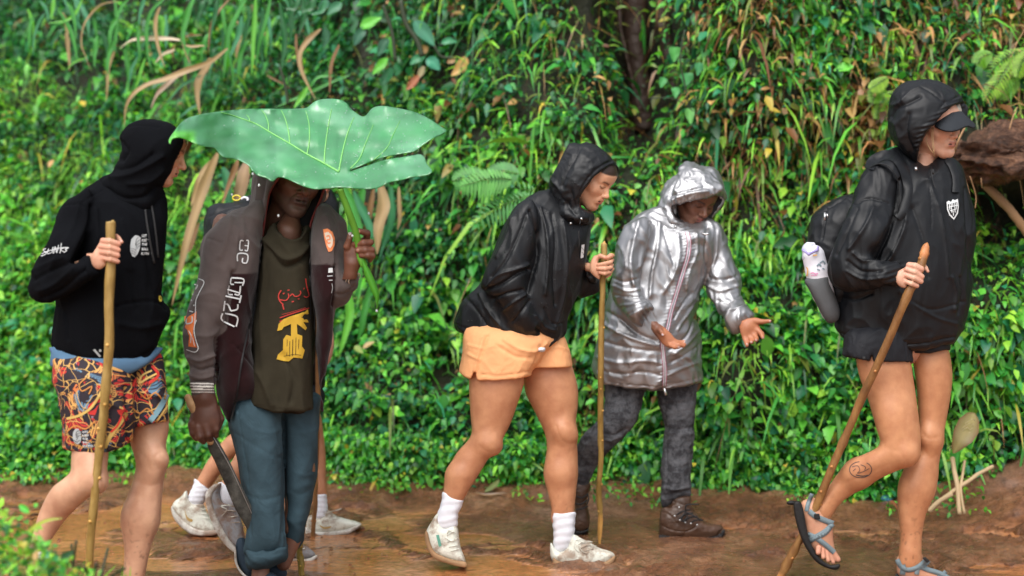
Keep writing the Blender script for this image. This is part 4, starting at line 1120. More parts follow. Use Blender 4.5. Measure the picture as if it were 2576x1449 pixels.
    # hem of the white shirt
    part_blob('shirt_hem', 'E', t, [(575, 1195), (640, 1190), (638, 1216), (590, 1214)], .03, M_SOCK, root, dt=-.085, step=2.4)
    return root

def shoe(fr, t, dt, upper, sole, T, root, tongue=None, lace=(), badge=None, mu=None, ms=None, lm=None, swoosh=None):
    g = tag_shoe = None
    pts = P(fr, upper)
    S = Sculpt(t, box_of(pts), T - dt + .03, T + dt + .03, 2.4)
    S.blob(pts, T, dt=dt, k=0, R=.028 if T > .03 else None)
    up = garment('shoe', S, mu or M_SHOE, root, folds=lambda L, u, v, N: .0009 * noise(L * 60))
    so = part_blob('sole', fr, t, sole, T + .003, ms or M_GUM, up, dt=dt, R=.009, step=2.2)
    up_loc = root.location
    # sub-parts sit in the shoe's own space, which is the person's
    if tongue: part_blob('tongue', fr, t, tongue, .02, mu or M_SHOE, up, dt=dt - .006, step=2.2)
    if lace: laces('shoelace', fr, t, [[(x, y, dt + z + .008) for x, y, z in s] for s in lace], .0021, lm or M_SHOE, up)
    bv = caster([up])
    if badge: decal('side_label', fr, [badge], bv, plain('green_print', (.10, .30, .22), .6), up, off=.002)
    if swoosh: decal('side_mark', fr, [swoosh], bv, plain('gold_print', (.42, .27, .08), .5), up, off=.002, sm=3)
    return up
# ================================================================ WOMAN IN THE SILVER RAINCOAT
def build_silver():
    t = 5.75; dk = (.17, .076, .046); palm = (.42, .17, .085)
    root = thing('person', at(1620, 1365, t), 'woman in long silver hooded raincoat holding both open hands out', 'person')
    body = [(560, 300), (500, 315), (440, 350), (380, 395), (340, 440), (320, 520), (305, 620), (295, 700), (272, 790), (245, 880), (215, 990), (185, 1110), (178, 1200), (170, 1300), (250, 1400), (500, 1440), (760, 1400), (775, 1260), (763, 1160), (768, 1060), (758, 970), (735, 900), (758, 800), (790, 700), (830, 620), (865, 520), (880, 450), (855, 400), (800, 375), (720, 400), (640, 380)]
    hem = [(100, 1180), (182, 1195), (205, 1240), (250, 1276), (350, 1300), (500, 1307), (600, 1301), (700, 1285), (772, 1258), (850, 1250), (850, 1500), (100, 1500)]
    arm = [(460, 365), (400, 380), (350, 415), (320, 480), (305, 560), (290, 650), (282, 750), (300, 820), (345, 880), (385, 930), (420, 962), (450, 955), (452, 915), (480, 885), (512, 870), (500, 845), (462, 812), (442, 750), (448, 670), (475, 570), (500, 470), (500, 400)]
    far = [(780, 390), (835, 395), (880, 430), (905, 490), (940, 590), (985, 690), (988, 740), (978, 780), (1000, 830), (1030, 870), (1060, 905), (1030, 925), (1000, 955), (982, 1000), (940, 1000), (910, 960), (880, 910), (845, 860), (810, 800), (792, 760), (800, 680), (820, 600), (800, 480)]
    S = Sculpt(t, box_of(P('G', body), P('G', far)), .34, .30, 3.6)
    S.blob(P('G', body), .165, dt=.02, k=0, full=1.15)
    S.prism(P('G', hem), -1, 1, sm=0)
    S.blob(P('G', arm), .082, dt=[P('G', [(400, 420)])[0] + (-.10,), P('G', [(310, 760)])[0] + (-.12,), P('G', [(450, 920)])[0] + (-.20,)], k=.02)
    S.blob(P('G', far), .072, dt=[P('G', [(850, 450)])[0] + (.03,), P('G', [(970, 720)])[0] + (.03,), P('G', [(1000, 950)])[0] + (-.10,)], k=.02)
    # collar
    S.chain(r2('G', [(590, 420, .02, 50), (640, 460, -.05, 32), (700, 478, -.07, 26), (770, 470, -.05, 26)]), k=.03)
    f1_ = foldfn(.007, 8, (.8, 1, .5), .6, seed=41, amp2=.005, f2=20)
    def f(L, u, v, N):
        d = f1_(L, u, v, N)
        # gathered cuffs
        for (cx, cy) in P('G', [(470, 900), (1020, 950)]):
            w = np.exp(-((u - cx) ** 2 + (v - cy) ** 2) / 22. ** 2)
            d = d + w * .004 * np.sin((u * .9 - v * .5) * .55)
        # puckers beside the zip
        zd = linedist(np.array(P('G', ZIP)), u, v)
        return d + .0028 * np.exp(-((zd - 10) / 7) ** 2) * np.sin(v * .75 + u * .2) * (N[:, 1] < 0)
    ZIP = [(690, 450), (702, 500), (695, 580), (668, 670), (635, 780), (605, 880), (583, 980), (558, 1040), (562, 1120), (570, 1200), (566, 1303)]
    cr = [(P('G', q), w * .55, a * .7) for q, w, a in [
        ([(430, 390), (400, 500), (385, 620), (400, 740)], 9, .012), ([(500, 400), (480, 520), (455, 640), (445, 740)], 7, -.018), ([(540, 400), (530, 540), (500, 680), (490, 800)], 9, .012),
        ([(560, 420), (600, 560), (620, 640)], 7, -.009), ([(640, 460), (650, 560), (620, 680), (560, 780)], 9, .010),
        ([(290, 700), (350, 720), (430, 700)], 5, -.010), ([(290, 740), (360, 770), (430, 760)], 5, .009), ([(300, 790), (360, 800), (440, 800)], 4, -.009), ([(330, 850), (400, 840), (460, 830)], 4, .008), ([(370, 900), (420, 870), (480, 850)], 4, -.006),
        ([(800, 420), (790, 540), (800, 640)], 7, -.012), ([(740, 460), (745, 560), (700, 680), (690, 760)], 9, .011), ([(860, 440), (850, 560), (830, 650)], 7, .009),
        ([(810, 700), (880, 710), (960, 690)], 5, -.009), ([(800, 740), (870, 770), (970, 740)], 5, .010), ([(850, 820), (920, 830), (990, 790)], 4, -.008), ([(880, 880), (940, 870), (1010, 850)], 4, .007),
        ([(250, 880), (320, 920), (420, 1000), (520, 1040)], 8, -.014), ([(240, 950), (330, 1000), (430, 1040), (540, 1070)], 8, .013), ([(230, 1040), (330, 1070), (450, 1090), (550, 1100)], 7, -.010), ([(200, 1130), (320, 1160), (450, 1150), (550, 1160)], 8, .010), ([(210, 1200), (330, 1220), (450, 1210), (550, 1230)], 6, -.008),
        ([(740, 900), (700, 1000), (640, 1060), (590, 1090)], 7, -.012), ([(760, 980), (700, 1050), (620, 1110)], 7, .012), ([(765, 1060), (690, 1110), (600, 1160)], 6, -.009), ([(765, 1150), (690, 1180), (600, 1220)], 7, .009),
        ([(740, 820), (690, 900), (640, 980)], 7, .010), ([(720, 780), (660, 850), (620, 920)], 6, -.009), ([(250, 1262), (400, 1284), (560, 1286), (760, 1244)], 2.5, -.006)]]
    jk = garment('raincoat', S, M_SILVER, root, folds=f, creases=cr)
    # hood: crown piece and back piece
    hood = [(540, 300), (545, 255), (560, 210), (595, 165), (640, 135), (650, 98), (672, 74), (700, 68), (735, 76), (775, 92), (812, 96), (845, 108), (872, 150), (890, 200), (898, 250), (896, 285), (870, 315), (850, 345), (820, 380), (790, 430), (700, 450), (640, 440), (580, 400), (550, 350)]
    S = Sculpt(t, box_of(P('G', hood)), .24, .22, 2.8)
    S.blob(P('G', hood), .135, dt=.06, k=0, full=1.2)
    S.chain(r2('G', [(600, 285, -.02, 26), (660, 262, -.06, 22), (760, 240, -.07, 20), (850, 215, -.05, 20), (885, 250, -.0, 14)]), k=.04)
    S.chain(r2('f2', [(420, 900, .0, 110), (560, 1100, -.05, 75), (700, 1250, -.05, 50), (820, 1360, -.05, 44)]), k=.03)
    cut = [(545, 872), (620, 850), (720, 830), (820, 800), (920, 775), (1050, 758), (1160, 735), (1240, 705), (1310, 688), (1380, 700), (1425, 740), (1428, 800), (1395, 880), (1340, 930), (1270, 985), (1220, 1090), (1150, 1180), (1070, 1290), (960, 1360), (830, 1330), (770, 1250), (690, 1170), (620, 1090), (570, 1010), (548, 940)]
    S.prism(P('f2', cut), -.4, .045, k=.008)
    def hf(L, u, v, N):
        rim = linedist(np.array(P('f2', [(545, 872), (720, 830), (920, 775), (1160, 735), (1310, 688), (1425, 740)])), u, v)
        return foldfn(.005, 13, (1, 1, 1), .6, seed=52, amp2=.003, f2=30)(L, u, v, N) + .0022 * np.exp(-((rim - 6) / 5) ** 2) * np.sin(u * .75)
    cr = [(P('f2', q), w, a) for q, w, a in [([(640, 280), (620, 420), (560, 560), (500, 680)], 5, -.008), ([(700, 200), (660, 400), (600, 600)], 6, .006), ([(520, 700), (700, 640), (850, 600), (1080, 545)], 5, -.008), ([(560, 770), (700, 700), (900, 650), (1150, 620)], 5, .007),
          ([(960, 160), (1100, 230), (1250, 330), (1380, 480)], 6, -.006), ([(1180, 220), (1280, 330), (1350, 500), (1400, 640)], 6, .006), ([(380, 560), (370, 700), (400, 850)], 5, -.006), ([(800, 350), (900, 370)], 4, -.004), ([(760, 420), (900, 460)], 4, .004)]]
    garment('hood', S, M_SILVER, root, folds=hf, creases=cr)
    lin = part_blob('hood_lining', 'f2', t, [(530, 890), (700, 800), (1000, 720), (1320, 670), (1440, 740), (1400, 900), (1270, 1020), (1150, 1200), (1000, 1330), (800, 1300), (640, 1120)], .03, M_BLACK, root, dt=.058, step=2.6)
    fc = (1610 + 1095 / 6.75, 389.1 + 895 / 6.75)
    hm = headmesh(fc, t - .015, 33, 30, -8, .93, skin=dk, lip=(.24, .08, .065), brow=(.006, .004, .003), lips=1.25, nose=1.22, fem=1.)
    h1 = hand('f5', t - .22, [(540, 560), (500, 640), (510, 720), (560, 800), (620, 870), (700, 920), (790, 935), (850, 925), (862, 870), (830, 790), (770, 700), (690, 620), (620, 570)], .016,
              [[(560, 620, -.018, 44), (590, 660, -.030, 38), (622, 705, -.034, 32)], [(800, 850, -.006, 40), (890, 880, -.010, 36), (965, 895, -.004, 28)], [(800, 800, .004, 38), (900, 850, .004, 34), (985, 868, .002, 27)], [(810, 830, .010, 34), (900, 825, .012, 30), (975, 815, .008, 25)], [(740, 880, -.014, 40), (810, 915, -.016, 34), (880, 915, -.010, 27)]],
              skin=palm, warm=(.46, .19, .10), extra=[[(330, 400, .03, 92), (430, 510, .02, 84), (520, 610, .0, 72), (600, 700, -.002, 72)]], near=.09, far=.10,
              nails=[(608, 700, 20, (.62, .52, .55)), (885, 912, 20), (985, 822, 16)])
    V, F, C = h1; u, v, _w = proj(V)
    (x1, y1), (x2, y2), (x3, y3) = P('f5', [(500, 560), (640, 740), (900, 960)])
    back = sst(25, -12, ((u - x1) * (y3 - y1) - (v - y1) * (x3 - x1)) / math.hypot(x3 - x1, y3 - y1)) if False else sst(P('f5', [(640, 0)])[0][0], P('f5', [(500, 0)])[0][0], u + (v - y2) * .2)
    C = C * (1 - back[:, None]) + np.array(dk) * 1.1 * back[:, None]
    h1 = (V, F, C)
    h2 = hand('f5', t - .13, [(2020, 440), (1950, 510), (1920, 590), (1930, 680), (1970, 770), (2010, 830), (2080, 820), (2160, 790), (2230, 740), (2280, 660), (2250, 560), (2230, 500), (2250, 440), (2170, 415), (2090, 420)], .017,
              [[(2180, 470, -.004, 52), (2300, 482, -.010, 42), (2425, 470, -.014, 32)], [(2220, 620, -.006, 50), (2290, 690, -.020, 44), (2305, 745, -.034, 34)], [(2160, 700, -.008, 48), (2200, 770, -.026, 40), (2195, 795, -.040, 32)], [(2090, 740, -.006, 46), (2120, 810, -.024, 40), (2115, 832, -.038, 31)], [(2010, 760, -.002, 46), (2035, 850, -.018, 40), (2040, 885, -.030, 30)]],
              skin=palm, warm=(.46, .19, .10), extra=[[(1830, 440, .06, 110), (1930, 500, .03, 95), (2060, 580, .004, 85)]], near=.09, far=.11, dt=.0, nails=[(2310, 755, 17), (2430, 468, 15), (2195, 792, 16, (.5, .35, .33)), (2112, 825, 17, (.5, .35, .33)), (2040, 858, 15, (.5, .35, .33))])
    co = core(t, [[(1735, 540, .05, 22), (1720, 640, .05, 40), (1700, 800, .03, 50), (1660, 900, .02, 55)], [(1600, 900, .0, 45), (1570, 960, .02, 42)], [(1720, 900, .05, 40), (1730, 960, .07, 36)],
                  [(1640, 600, .0, 22), (1568, 730, -.10, 16), (1600, 790, -.18, 12)], [(1790, 580, .04, 22), (1840, 710, .03, 16), (1860, 790, -.06, 12)]], dk)
    V, F, C = join([hm, h1, h2, co])
    mk('body', V, F, M_SKIN, root, cols=C)
    # zip with pink piping
    bv = caster([jk])
    zp = ZIP
    strokes('zip_tape', 'G', [([(q[0], q[1]) for q in zp], 17)], bv, M_PLWHITE, root, off=.004)
    strokes('zip_teeth', 'G', [([(q[0], q[1]) for q in zp], 4)], bv, M_STEEL, root, off=.007)
    for sgn in (-1, 1): strokes('zip_piping', 'G', [([(q[0] + sgn * 9.5, q[1]) for q in zp], 3)], bv, M_PINK, root, off=.007)
    laces('zip_pull', 'G', t, [[(566, 1300, -.17), (572, 1318, -.175), (575, 1335, -.172)]], .006, M_STEEL, root)
    for q in ([(770, 455, -.12), (790, 462, -.13), (808, 458, -.13)], [(620, 415, -.10), (632, 425, -.11)]): laces('hood_toggle', 'G', t, [q], .005, M_STEEL, root)
    # legs in jeans
    rl = [(320, 20), (318, 100), (322, 200), (300, 300), (240, 370), (170, 440), (125, 520), (100, 620), (85, 720), (92, 800), (150, 830), (200, 800), (235, 720), (270, 650), (330, 580), (400, 510), (470, 440), (530, 370), (570, 280), (592, 180), (600, 60)]
    fl = [(665, 20), (690, 120), (705, 220), (735, 320), (748, 400), (742, 480), (735, 560), (722, 680), (726, 780), (722, 860), (718, 930), (745, 965), (800, 930), (850, 895), (935, 868), (932, 780), (938, 680), (948, 560), (958, 460), (956, 380), (965, 250), (980, 120), (985, 20)]
    S = Sculpt(t, box_of(P('H', rl), P('H', fl)), .2, .24, 3.6)
    S.blob(P('H', rl), .078, dt=[P('H', [(450, 100)])[0] + (.02,), P('H', [(400, 400)])[0] + (-.02,), P('H', [(130, 780)])[0] + (.06,)], k=0, full=1.1)
    S.blob(P('H', fl), .072, dt=.05, k=.004, full=1.1)
    cr = [(P('H', q), w, a) for q, w, a in [([(745, 100), (755, 400), (765, 700), (760, 900)], 2.5, -.005), ([(760, 220), (860, 210), (950, 200)], 2.5, -.004), ([(740, 380), (850, 400), (950, 380)], 4, -.006), ([(740, 420), (850, 440), (950, 430)], 4, .005), ([(730, 820), (830, 830), (930, 810)], 4, .006), ([(725, 870), (830, 860), (930, 840)], 4, -.006),
          ([(735, 900), (820, 890)], 3, .005), ([(320, 430), (400, 440), (480, 400)], 4, -.008), ([(280, 470), (360, 480), (430, 450)], 4, .006), ([(260, 300), (210, 420), (150, 560), (110, 700)], 2.5, -.004)]]
    garment('jeans', S, M_JEANS, root, folds=foldfn(.0035, 16, (1, 1, 1.5), .6, seed=61, amp2=.002, f2=32), creases=cr)
    # boots
    bs = foldfn(.0025, 20, (1, 1, 1), .5, seed=66, amp2=.001, f2=50)
    def boot(upper, T, dt, sole, ton, lac, hooks):
        b = part_blob('boot', 'H', t, upper, T, M_BOOT, root, dt=dt, step=2.4, full=1.4, folds=bs,
                      creases=[(P('H', q), 2, -.004) for q in ([(712, 1080), (800, 1120), (900, 1130), (960, 1105)], [(960, 1105), (1010, 1060), (1050, 1070)], [(730, 990), (780, 1010), (840, 1080)], [(900, 1130), (870, 1190)], [(1130, 1150), (1175, 1100)])] if ton else None)
        part_blob('sole', 'H', t, sole, T + .004, M_RUBBER, b, dt=dt, step=2.2, R=.008, folds=lambda L, u, v, N: .0018 * np.sin(u * .8))
        if ton: part_blob('tongue', 'H', t, ton, .035, M_BOOT, b, dt=dt - .005, step=2.4)
        for s in lac: laces('bootlace', 'H', t, [s], .0030, M_CORD, b)
        for h in hooks: laces('lace_hook', 'H', t, [[(h[0], h[1], -.025), (h[0] + 4, h[1], -.032)]], .0045, M_STEEL, b)
    boot([(735, 955), (715, 1000), (708, 1080), (712, 1180), (760, 1200), (860, 1195), (980, 1200), (1100, 1192), (1172, 1140), (1172, 1105), (1140, 1085), (1070, 1075), (1020, 1050), (975, 1000), (935, 950), (930, 880), (870, 872), (800, 880), (790, 945)], .050, .05,
         [(712, 1155), (715, 1200), (760, 1212), (850, 1208), (880, 1195), (940, 1200), (1010, 1216), (1110, 1208), (1168, 1168), (1178, 1120), (1165, 1120), (1120, 1160), (1000, 1180), (880, 1168), (800, 1165)],
         [(800, 885), (930, 875), (935, 930), (960, 985), (900, 990), (830, 960)],
         [[(835, 1010, -.012), (880, 985, -.022), (930, 975, -.01)], [(850, 1040, -.014), (900, 1010, -.024), (950, 1000, -.01)], [(890, 1060, -.014), (930, 1030, -.024), (980, 1025, -.01)], [(930, 1075, -.014), (970, 1050, -.022), (1020, 1050, -.01)],
          [(900, 985, -.024), (905, 940, -.034), (990, 938, -.03)], [(890, 990, -.024), (940, 1010, -.036), (1000, 1045, -.034), (1020, 1052, -.03)], [(900, 990, -.026), (870, 1030, -.038), (880, 1060, -.036), (915, 1020, -.034)]],
         [(818, 1020), (856, 1050), (893, 1066), (934, 1074), (978, 1084), (850, 960)])
    boot([(95, 760), (92, 860), (110, 960), (100, 1060), (88, 1120), (140, 1148), (190, 1130), (212, 1080), (206, 1000), (190, 920), (205, 850), (218, 790), (160, 770)], .048, .07,
         [(80, 1090), (84, 1140), (140, 1152), (190, 1140), (205, 1110), (185, 1118), (140, 1128), (100, 1118)], None,
         [[(120, 880, .012), (160, 890, .008), (200, 860, .012)], [(110, 930, .012), (150, 935, .006), (195, 905, .012)], [(112, 975, .012), (150, 970, .006), (200, 950, .012)], [(195, 860, .01), (205, 900, .008), (190, 940, .01)]], [])
    return root
# ================================================================ WOMAN IN BLACK JACKET AND CAP (right)
def build_right():
    t = 5.05; sk = (.66, .38, .26); skl = (.50, .235, .115)
    root = thing('person', at(2330, 1480, t), 'woman in black hooded jacket, dark visor cap and black shorts wearing strap sandals', 'person')
    torso = [(560, 400), (490, 425), (420, 465), (370, 530), (340, 610), (320, 700), (270, 800), (235, 930), (240, 1040), (270, 1120), (250, 1200), (240, 1290), (235, 1400), (380, 1500), (620, 1520), (820, 1480), (858, 1340), (888, 1235), (905, 1170), (920, 1060), (908, 1000), (925, 920), (938, 840), (922, 720), (905, 650), (885, 570), (860, 495), (820, 450), (760, 440), (680, 480)]
    sleeve = [(540, 455), (470, 465), (410, 500), (360, 560), (335, 640), (310, 700), (270, 790), (235, 880), (212, 960), (208, 1020), (232, 1075), (290, 1108), (380, 1104), (455, 1092), (530, 1082), (568, 1068), (560, 1030), (572, 1000), (548, 972), (500, 965), (450, 962), (420, 930), (455, 880), (500, 800), (535, 700), (570, 600), (580, 510)]
    S = Sculpt(t, box_of(P('I', torso), P('I', sleeve)), .33, .28, 3.4)
    S.blob(P('I', torso), .165, dt=.03, k=0)
    S.prism(P('I', [(100, 1270), (243, 1296), (285, 1338), (380, 1382), (500, 1403), (620, 1402), (740, 1391), (828, 1363), (860, 1310), (1000, 1290), (1000, 1700), (100, 1700)]), -1, 1, k=.012, sm=0)
    S.blob(P('I', sleeve), .085, dt=[P('I', [(480, 500)])[0] + (-.06,), P('I', [(280, 950)])[0] + (-.12,), P('I', [(540, 1020)])[0] + (-.22,)], k=.025)
    ff = foldfn(.006, 7, (1., 1, .35), .5, seed=73, amp2=.0035, f2=18)
    def f(L, u, v, N):
        (cx, cy) = P('I', [(530, 1020)])[0]
        w = np.exp(-((u - cx) ** 2 + (v - cy) ** 2) / 26. ** 2)
        return ff(L, u, v, N) + w * .0035 * np.sin((v * .9 + u * .3) * .5)
    cr = [(P('I', q), w * .7, a * .9) for q, w, a in [
        ([(560, 560), (540, 700), (500, 830), (440, 950)], 7, -.016), ([(600, 600), (590, 760), (540, 900), (500, 960)], 8, .009),
        ([(330, 680), (400, 650), (470, 665), (500, 680)], 4, -.006), ([(430, 700), (380, 800), (310, 900)], 8, .009), ([(350, 700), (300, 820), (250, 930)], 8, -.007),
        ([(330, 920), (380, 960), (460, 970)], 6, .010), ([(300, 960), (370, 1010), (470, 1010)], 5, -.009), ([(300, 1010), (380, 1050), (480, 1040)], 5, .008),
        ([(250, 1130), (330, 1150), (420, 1120)], 5, -.008), ([(620, 700), (680, 880), (700, 1040)], 8, -.006), ([(700, 560), (760, 720), (790, 900), (800, 1040)], 7, .007), ([(880, 600), (890, 800), (900, 960)], 6, -.007),
        ([(560, 1110), (640, 1180), (740, 1240), (840, 1270)], 6, .005), ([(600, 1150), (720, 1200), (880, 1160)], 5, -.005), ([(820, 1040), (840, 1120), (830, 1200)], 6, .010), ([(860, 1040), (870, 1130), (850, 1220)], 5, -.009),
        ([(300, 1290), (420, 1330), (600, 1345), (800, 1320)], 7, .002), ([(260, 1310), (400, 1362), (600, 1375), (830, 1335)], 3, -.007), ([(700, 500), (712, 640), (716, 800)], 2.5, -.004)]]
    jk = garment('jacket', S, M_NYLON2, root, folds=f, creases=cr)
    # hood
    hood = [(508, 200), (516, 150), (540, 112), (575, 85), (620, 68), (690, 60), (740, 68), (790, 90), (835, 122), (870, 165), (892, 205), (890, 250), (865, 310), (845, 360), (815, 400), (780, 430), (720, 480), (660, 500), (625, 480), (570, 420), (530, 375), (506, 320), (502, 250)]
    cut = [(1190, 428), (1240, 412), (1300, 440), (1326, 520), (1330, 610), (1290, 720), (1230, 830), (1140, 970), (1050, 1080), (1010, 1130), (990, 1200), (900, 1260), (800, 1330), (720, 1420), (600, 1400), (568, 1320), (578, 1210), (600, 1080), (650, 960), (720, 840), (820, 745), (950, 600), (1050, 505), (1120, 460)]
    S = Sculpt(t, box_of(P('I', hood)), .20, .20, 3)
    S.blob(P('I', hood), .140, dt=.03, k=0, full=1.15)
    S.prism(P('f3', cut), -.4, .055, k=.008)
    def hf(L, u, v, N):
        rim = linedist(np.array(P('f3', [(1190, 428), (1050, 505), (950, 600), (820, 745), (720, 840), (650, 960), (600, 1080)])), u, v)
        return foldfn(.004, 8, (1, 1, 1), .6, seed=82, amp2=.0018, f2=26)(L, u, v, N) + .0026 * np.exp(-((rim - 9) / 7) ** 2) * np.sin(v * .55 + u * .15)
    cr = [(P('f3', q), w, a) for q, w, a in [([(590, 170), (720, 220), (850, 320), (980, 420)], 2.5, -.005), ([(170, 460), (300, 420), (450, 260), (600, 190)], 5, .005), ([(160, 640), (250, 500), (400, 440), (600, 330)], 6, -.008), ([(1180, 330), (1060, 400), (980, 420), (900, 520)], 4, -.005), ([(430, 600), (400, 800), (430, 1000), (500, 1150)], 8, -.007), ([(240, 760), (300, 950), (420, 1140)], 8, .007)]]
    garment('hood', S, M_NYLON2, root, folds=hf, creases=cr)
    part_blob('hood_lining', 'f3', t, [(1100, 480), (1300, 450), (1325, 560), (1290, 720), (1180, 900), (1020, 1110), (900, 1230), (740, 1330), (600, 1380), (590, 1150), (700, 900), (900, 700)], .025, M_BLACK, root, dt=.07, step=2.6)
    hc = (2213.7 + 1080 / 6., 187.8 + 800 / 6.)
    hm = headmesh(hc, t - .02, 48, 8, 2, .97, skin=sk, lip=(.45, .17, .13), lips=.9, nose=.9, cran=.8, fem=1.)
    hd = hand('f6', t - .24, [(640, 640), (560, 740), (470, 790), (390, 850), (348, 950), (355, 1050), (400, 1130), (480, 1190), (570, 1205), (610, 1150), (600, 1040), (600, 900), (640, 780), (680, 680)], .017,
              [[(660, 690, -.012, 72), (800, 715, -.024, 78), (935, 780, -.020, 72)], [(610, 790, -.014, 62), (790, 850, -.028, 66), (950, 950, -.020, 62)], [(600, 920, -.014, 58), (780, 980, -.028, 62), (930, 1060, -.018, 58)], [(590, 1060, -.012, 54), (720, 1110, -.024, 56), (840, 1160, -.016, 52)],
               [(1010, 700, .020, 42), (1040, 760, .014, 46), (1085, 830, .010, 36)]], near=.09, far=.09, dt=-.002, skin=(.62, .37, .26), warm=(.64, .27, .19), extra=[[(400, 1000, .02, 110), (280, 1000, .05, 115), (120, 980, .09, 120)]])
    nl = [(700, -60), (690, 60), (705, 160), (730, 240), (765, 330), (795, 430), (820, 520), (842, 595), (820, 640), (740, 680), (655, 725), (590, 785), (530, 865), (480, 940), (445, 1000), (420, 1060), (470, 1110), (520, 1100), (545, 1060), (590, 995), (660, 940), (750, 890), (850, 830), (950, 785), (1040, 745), (1085, 700), (1100, 630), (1098, 540), (1085, 430), (1068, 300), (1050, 180), (1035, 60), (1020, -60), (860, -100)]
    fl = [(1060, -60), (1045, 40), (1060, 160), (1078, 300), (1085, 450), (1090, 580), (1080, 660), (1010, 740), (975, 820), (958, 900), (955, 1000), (962, 1100), (970, 1200), (962, 1290), (955, 1370), (970, 1440), (1080, 1440), (1112, 1380), (1106, 1300), (1108, 1200), (1125, 1090), (1160, 990), (1190, 910), (1210, 830), (1216, 740), (1232, 640), (1248, 540), (1268, 430), (1290, 300), (1300, 190), (1290, 80), (1270, 0), (1240, -60)]
    k1 = legmesh('K', t, [(nl, .085, [P('K', [(850, 100)])[0] + (-.03,), P('K', [(1000, 600)])[0] + (-.06,), P('K', [(480, 1000)])[0] + (.02,)], 0), ('cone', [(1020, 690, -.10, 46)], .05), ('cone', [(700, 800, -.02, 70)], .04)], skl, mud=(1180, 1440, .6), cr=[([(1010, 430), (1000, 550), (960, 650), (1010, 720)], 8, -.004), ([(620, 860), (760, 810), (900, 745)], 7, -.004), ([(850, 600), (880, 640), (960, 660)], 6, -.003), ([(560, 900), (500, 1000), (490, 1080)], 5, .003)])
    k2 = legmesh('K', t, [(fl, .080, .06, 0), ('cone', [(1180, 600, .02, 36)], .05), ('cone', [(1150, 560, .02, 40)], .05), ('cone', [(1075, 900, .05, 84)], .04)], skl, mud=(1180, 1440, .6), cr=[([(1110, 545), (1150, 580), (1215, 570)], 4, -.006), ([(1115, 640), (1155, 705), (1200, 690)], 5, -.005), ([(1130, 760), (1130, 900), (1090, 1100)], 6, .003), ([(1020, 800), (1010, 950), (1030, 1080)], 8, -.004), ([(1150, 200), (1160, 380), (1130, 520)], 9, -.004), ([(1020, 1290), (1050, 1320)], 5, .004)])
    # feet
    near_foot = [(440, 960), (385, 960), (345, 985), (340, 1030), (362, 1100), (376, 1180), (400, 1255), (440, 1310), (490, 1345), (545, 1360), (575, 1350), (560, 1290), (548, 1220), (545, 1150), (530, 1090), (500, 1040)]
    k3 = hand('K', t, near_foot, .036, [[(455, 1270, -.025, 18), (452, 1300, -.030, 17)], [(480, 1290, -.015, 16), (484, 1330, -.022, 15)], [(505, 1300, -.005, 16), (514, 1350, -.012, 14)], [(525, 1310, .004, 17), (546, 1362, -.002, 14)], [(545, 1300, .014, 20), (576, 1345, .012, 19)]], skin=(.52, .27, .17), warm=(.62, .27, .19), step=2., near=.08, far=.08, dt=.02)
    far_foot = [(960, 1320), (948, 1380), (955, 1440), (1000, 1480), (1100, 1500), (1220, 1515), (1330, 1525), (1375, 1500), (1340, 1465), (1260, 1440), (1170, 1410), (1115, 1350), (1100, 1310)]
    k4 = hand('K', t, far_foot, .040, [[(1320, 1495, -.02, 16), (1370, 1505, -.02, 13)], [(1330, 1485, .0, 16), (1385, 1496, .0, 14)], [(1330, 1475, .02, 20), (1400, 1490, .02, 18)]], skin=(.52, .27, .17), step=2., near=.08, far=.08, dt=.06)
    co = core(t, [[(2330, 400, .03, 22), (2310, 520, .04, 40), (2300, 680, .04, 50), (2280, 800, .04, 55), (2270, 870, .03, 50)], [(2240, 860, -.01, 50), (2235, 900, -.02, 48)], [(2340, 850, .05, 42), (2345, 890, .06, 40)],
                  [(2215, 470, -.02, 24), (2125, 660, -.10, 18), (2230, 690, -.20, 13)], [(2400, 480, .05, 24), (2420, 640, .06, 18), (2400, 740, .03, 14)]], sk)
    V, F, C = join([hm, hd, k1, k2, k3, k4, co])
    body = mk('body', V, F, M_SKIN, root, cols=C)
    # cap
    part_blob('cap_crown', 'f3', t, [(900, 640), (960, 560), (1050, 490), (1150, 445), (1195, 435), (1222, 490), (1232, 560), (1180, 640), (1000, 700)], .075, cloth('cream_cap_cloth', (.60, .56, .47), .85, big=None), root, dt=.055, step=2.4)
    brim = [(828, 765), (870, 700), (925, 630), (975, 595), (1100, 568), (1225, 552), (1290, 610), (1370, 680), (1430, 738), (1442, 775), (1410, 800), (1340, 772), (1270, 788), (1190, 825), (1100, 846), (1000, 842), (900, 808)]
    # a curved brim: deeper where it meets the forehead, bowed at the sides
    q = P('f3', brim); q = smoothpoly(q, 3); v2, f2 = cdt([tuple(a) for a in q], 3.)
    (cx, cy) = P('f3', [(1130, 700)])[0]
    tt = t - .075 + .0009 * (v2[:, 0] - cx) * .6 - .0016 * (v2[:, 1] - cy) * 1. + .000025 * (v2[:, 0] - cx) ** 2
    W = np.concatenate([at(v2[:, 0], v2[:, 1], tt), at(v2[:, 0], v2[:, 1], tt) + np.array([0, .004, -.004])])
    n = len(v2); m_ = len(q)
    Fb = list(f2) + [tuple(n + i for i in reversed(f)) for f in f2] + [(i, n + i, n + (i + 1) % m_, (i + 1) % m_) for i in range(m_)]
    mk('cap_brim', W, Fb, cloth('dark_cap_cloth', (.022, .026, .032), .8, big=None), root)
    # loose strands of hair
    for k_, s in enumerate(([(800, 790, -.05), (780, 900, -.06), (790, 1050, -.06), (820, 1230, -.06)], [(720, 880, -.045), (700, 1000, -.05), (760, 1130, -.06), (800, 1180, -.06)], [(810, 800, -.05), (800, 920, -.06), (815, 1100, -.065), (812, 1200, -.06)])):
        laces('hair_strand', 'f3', t, [s], .0013, plain('fair_hair', (.42, .27, .13), .5), root)
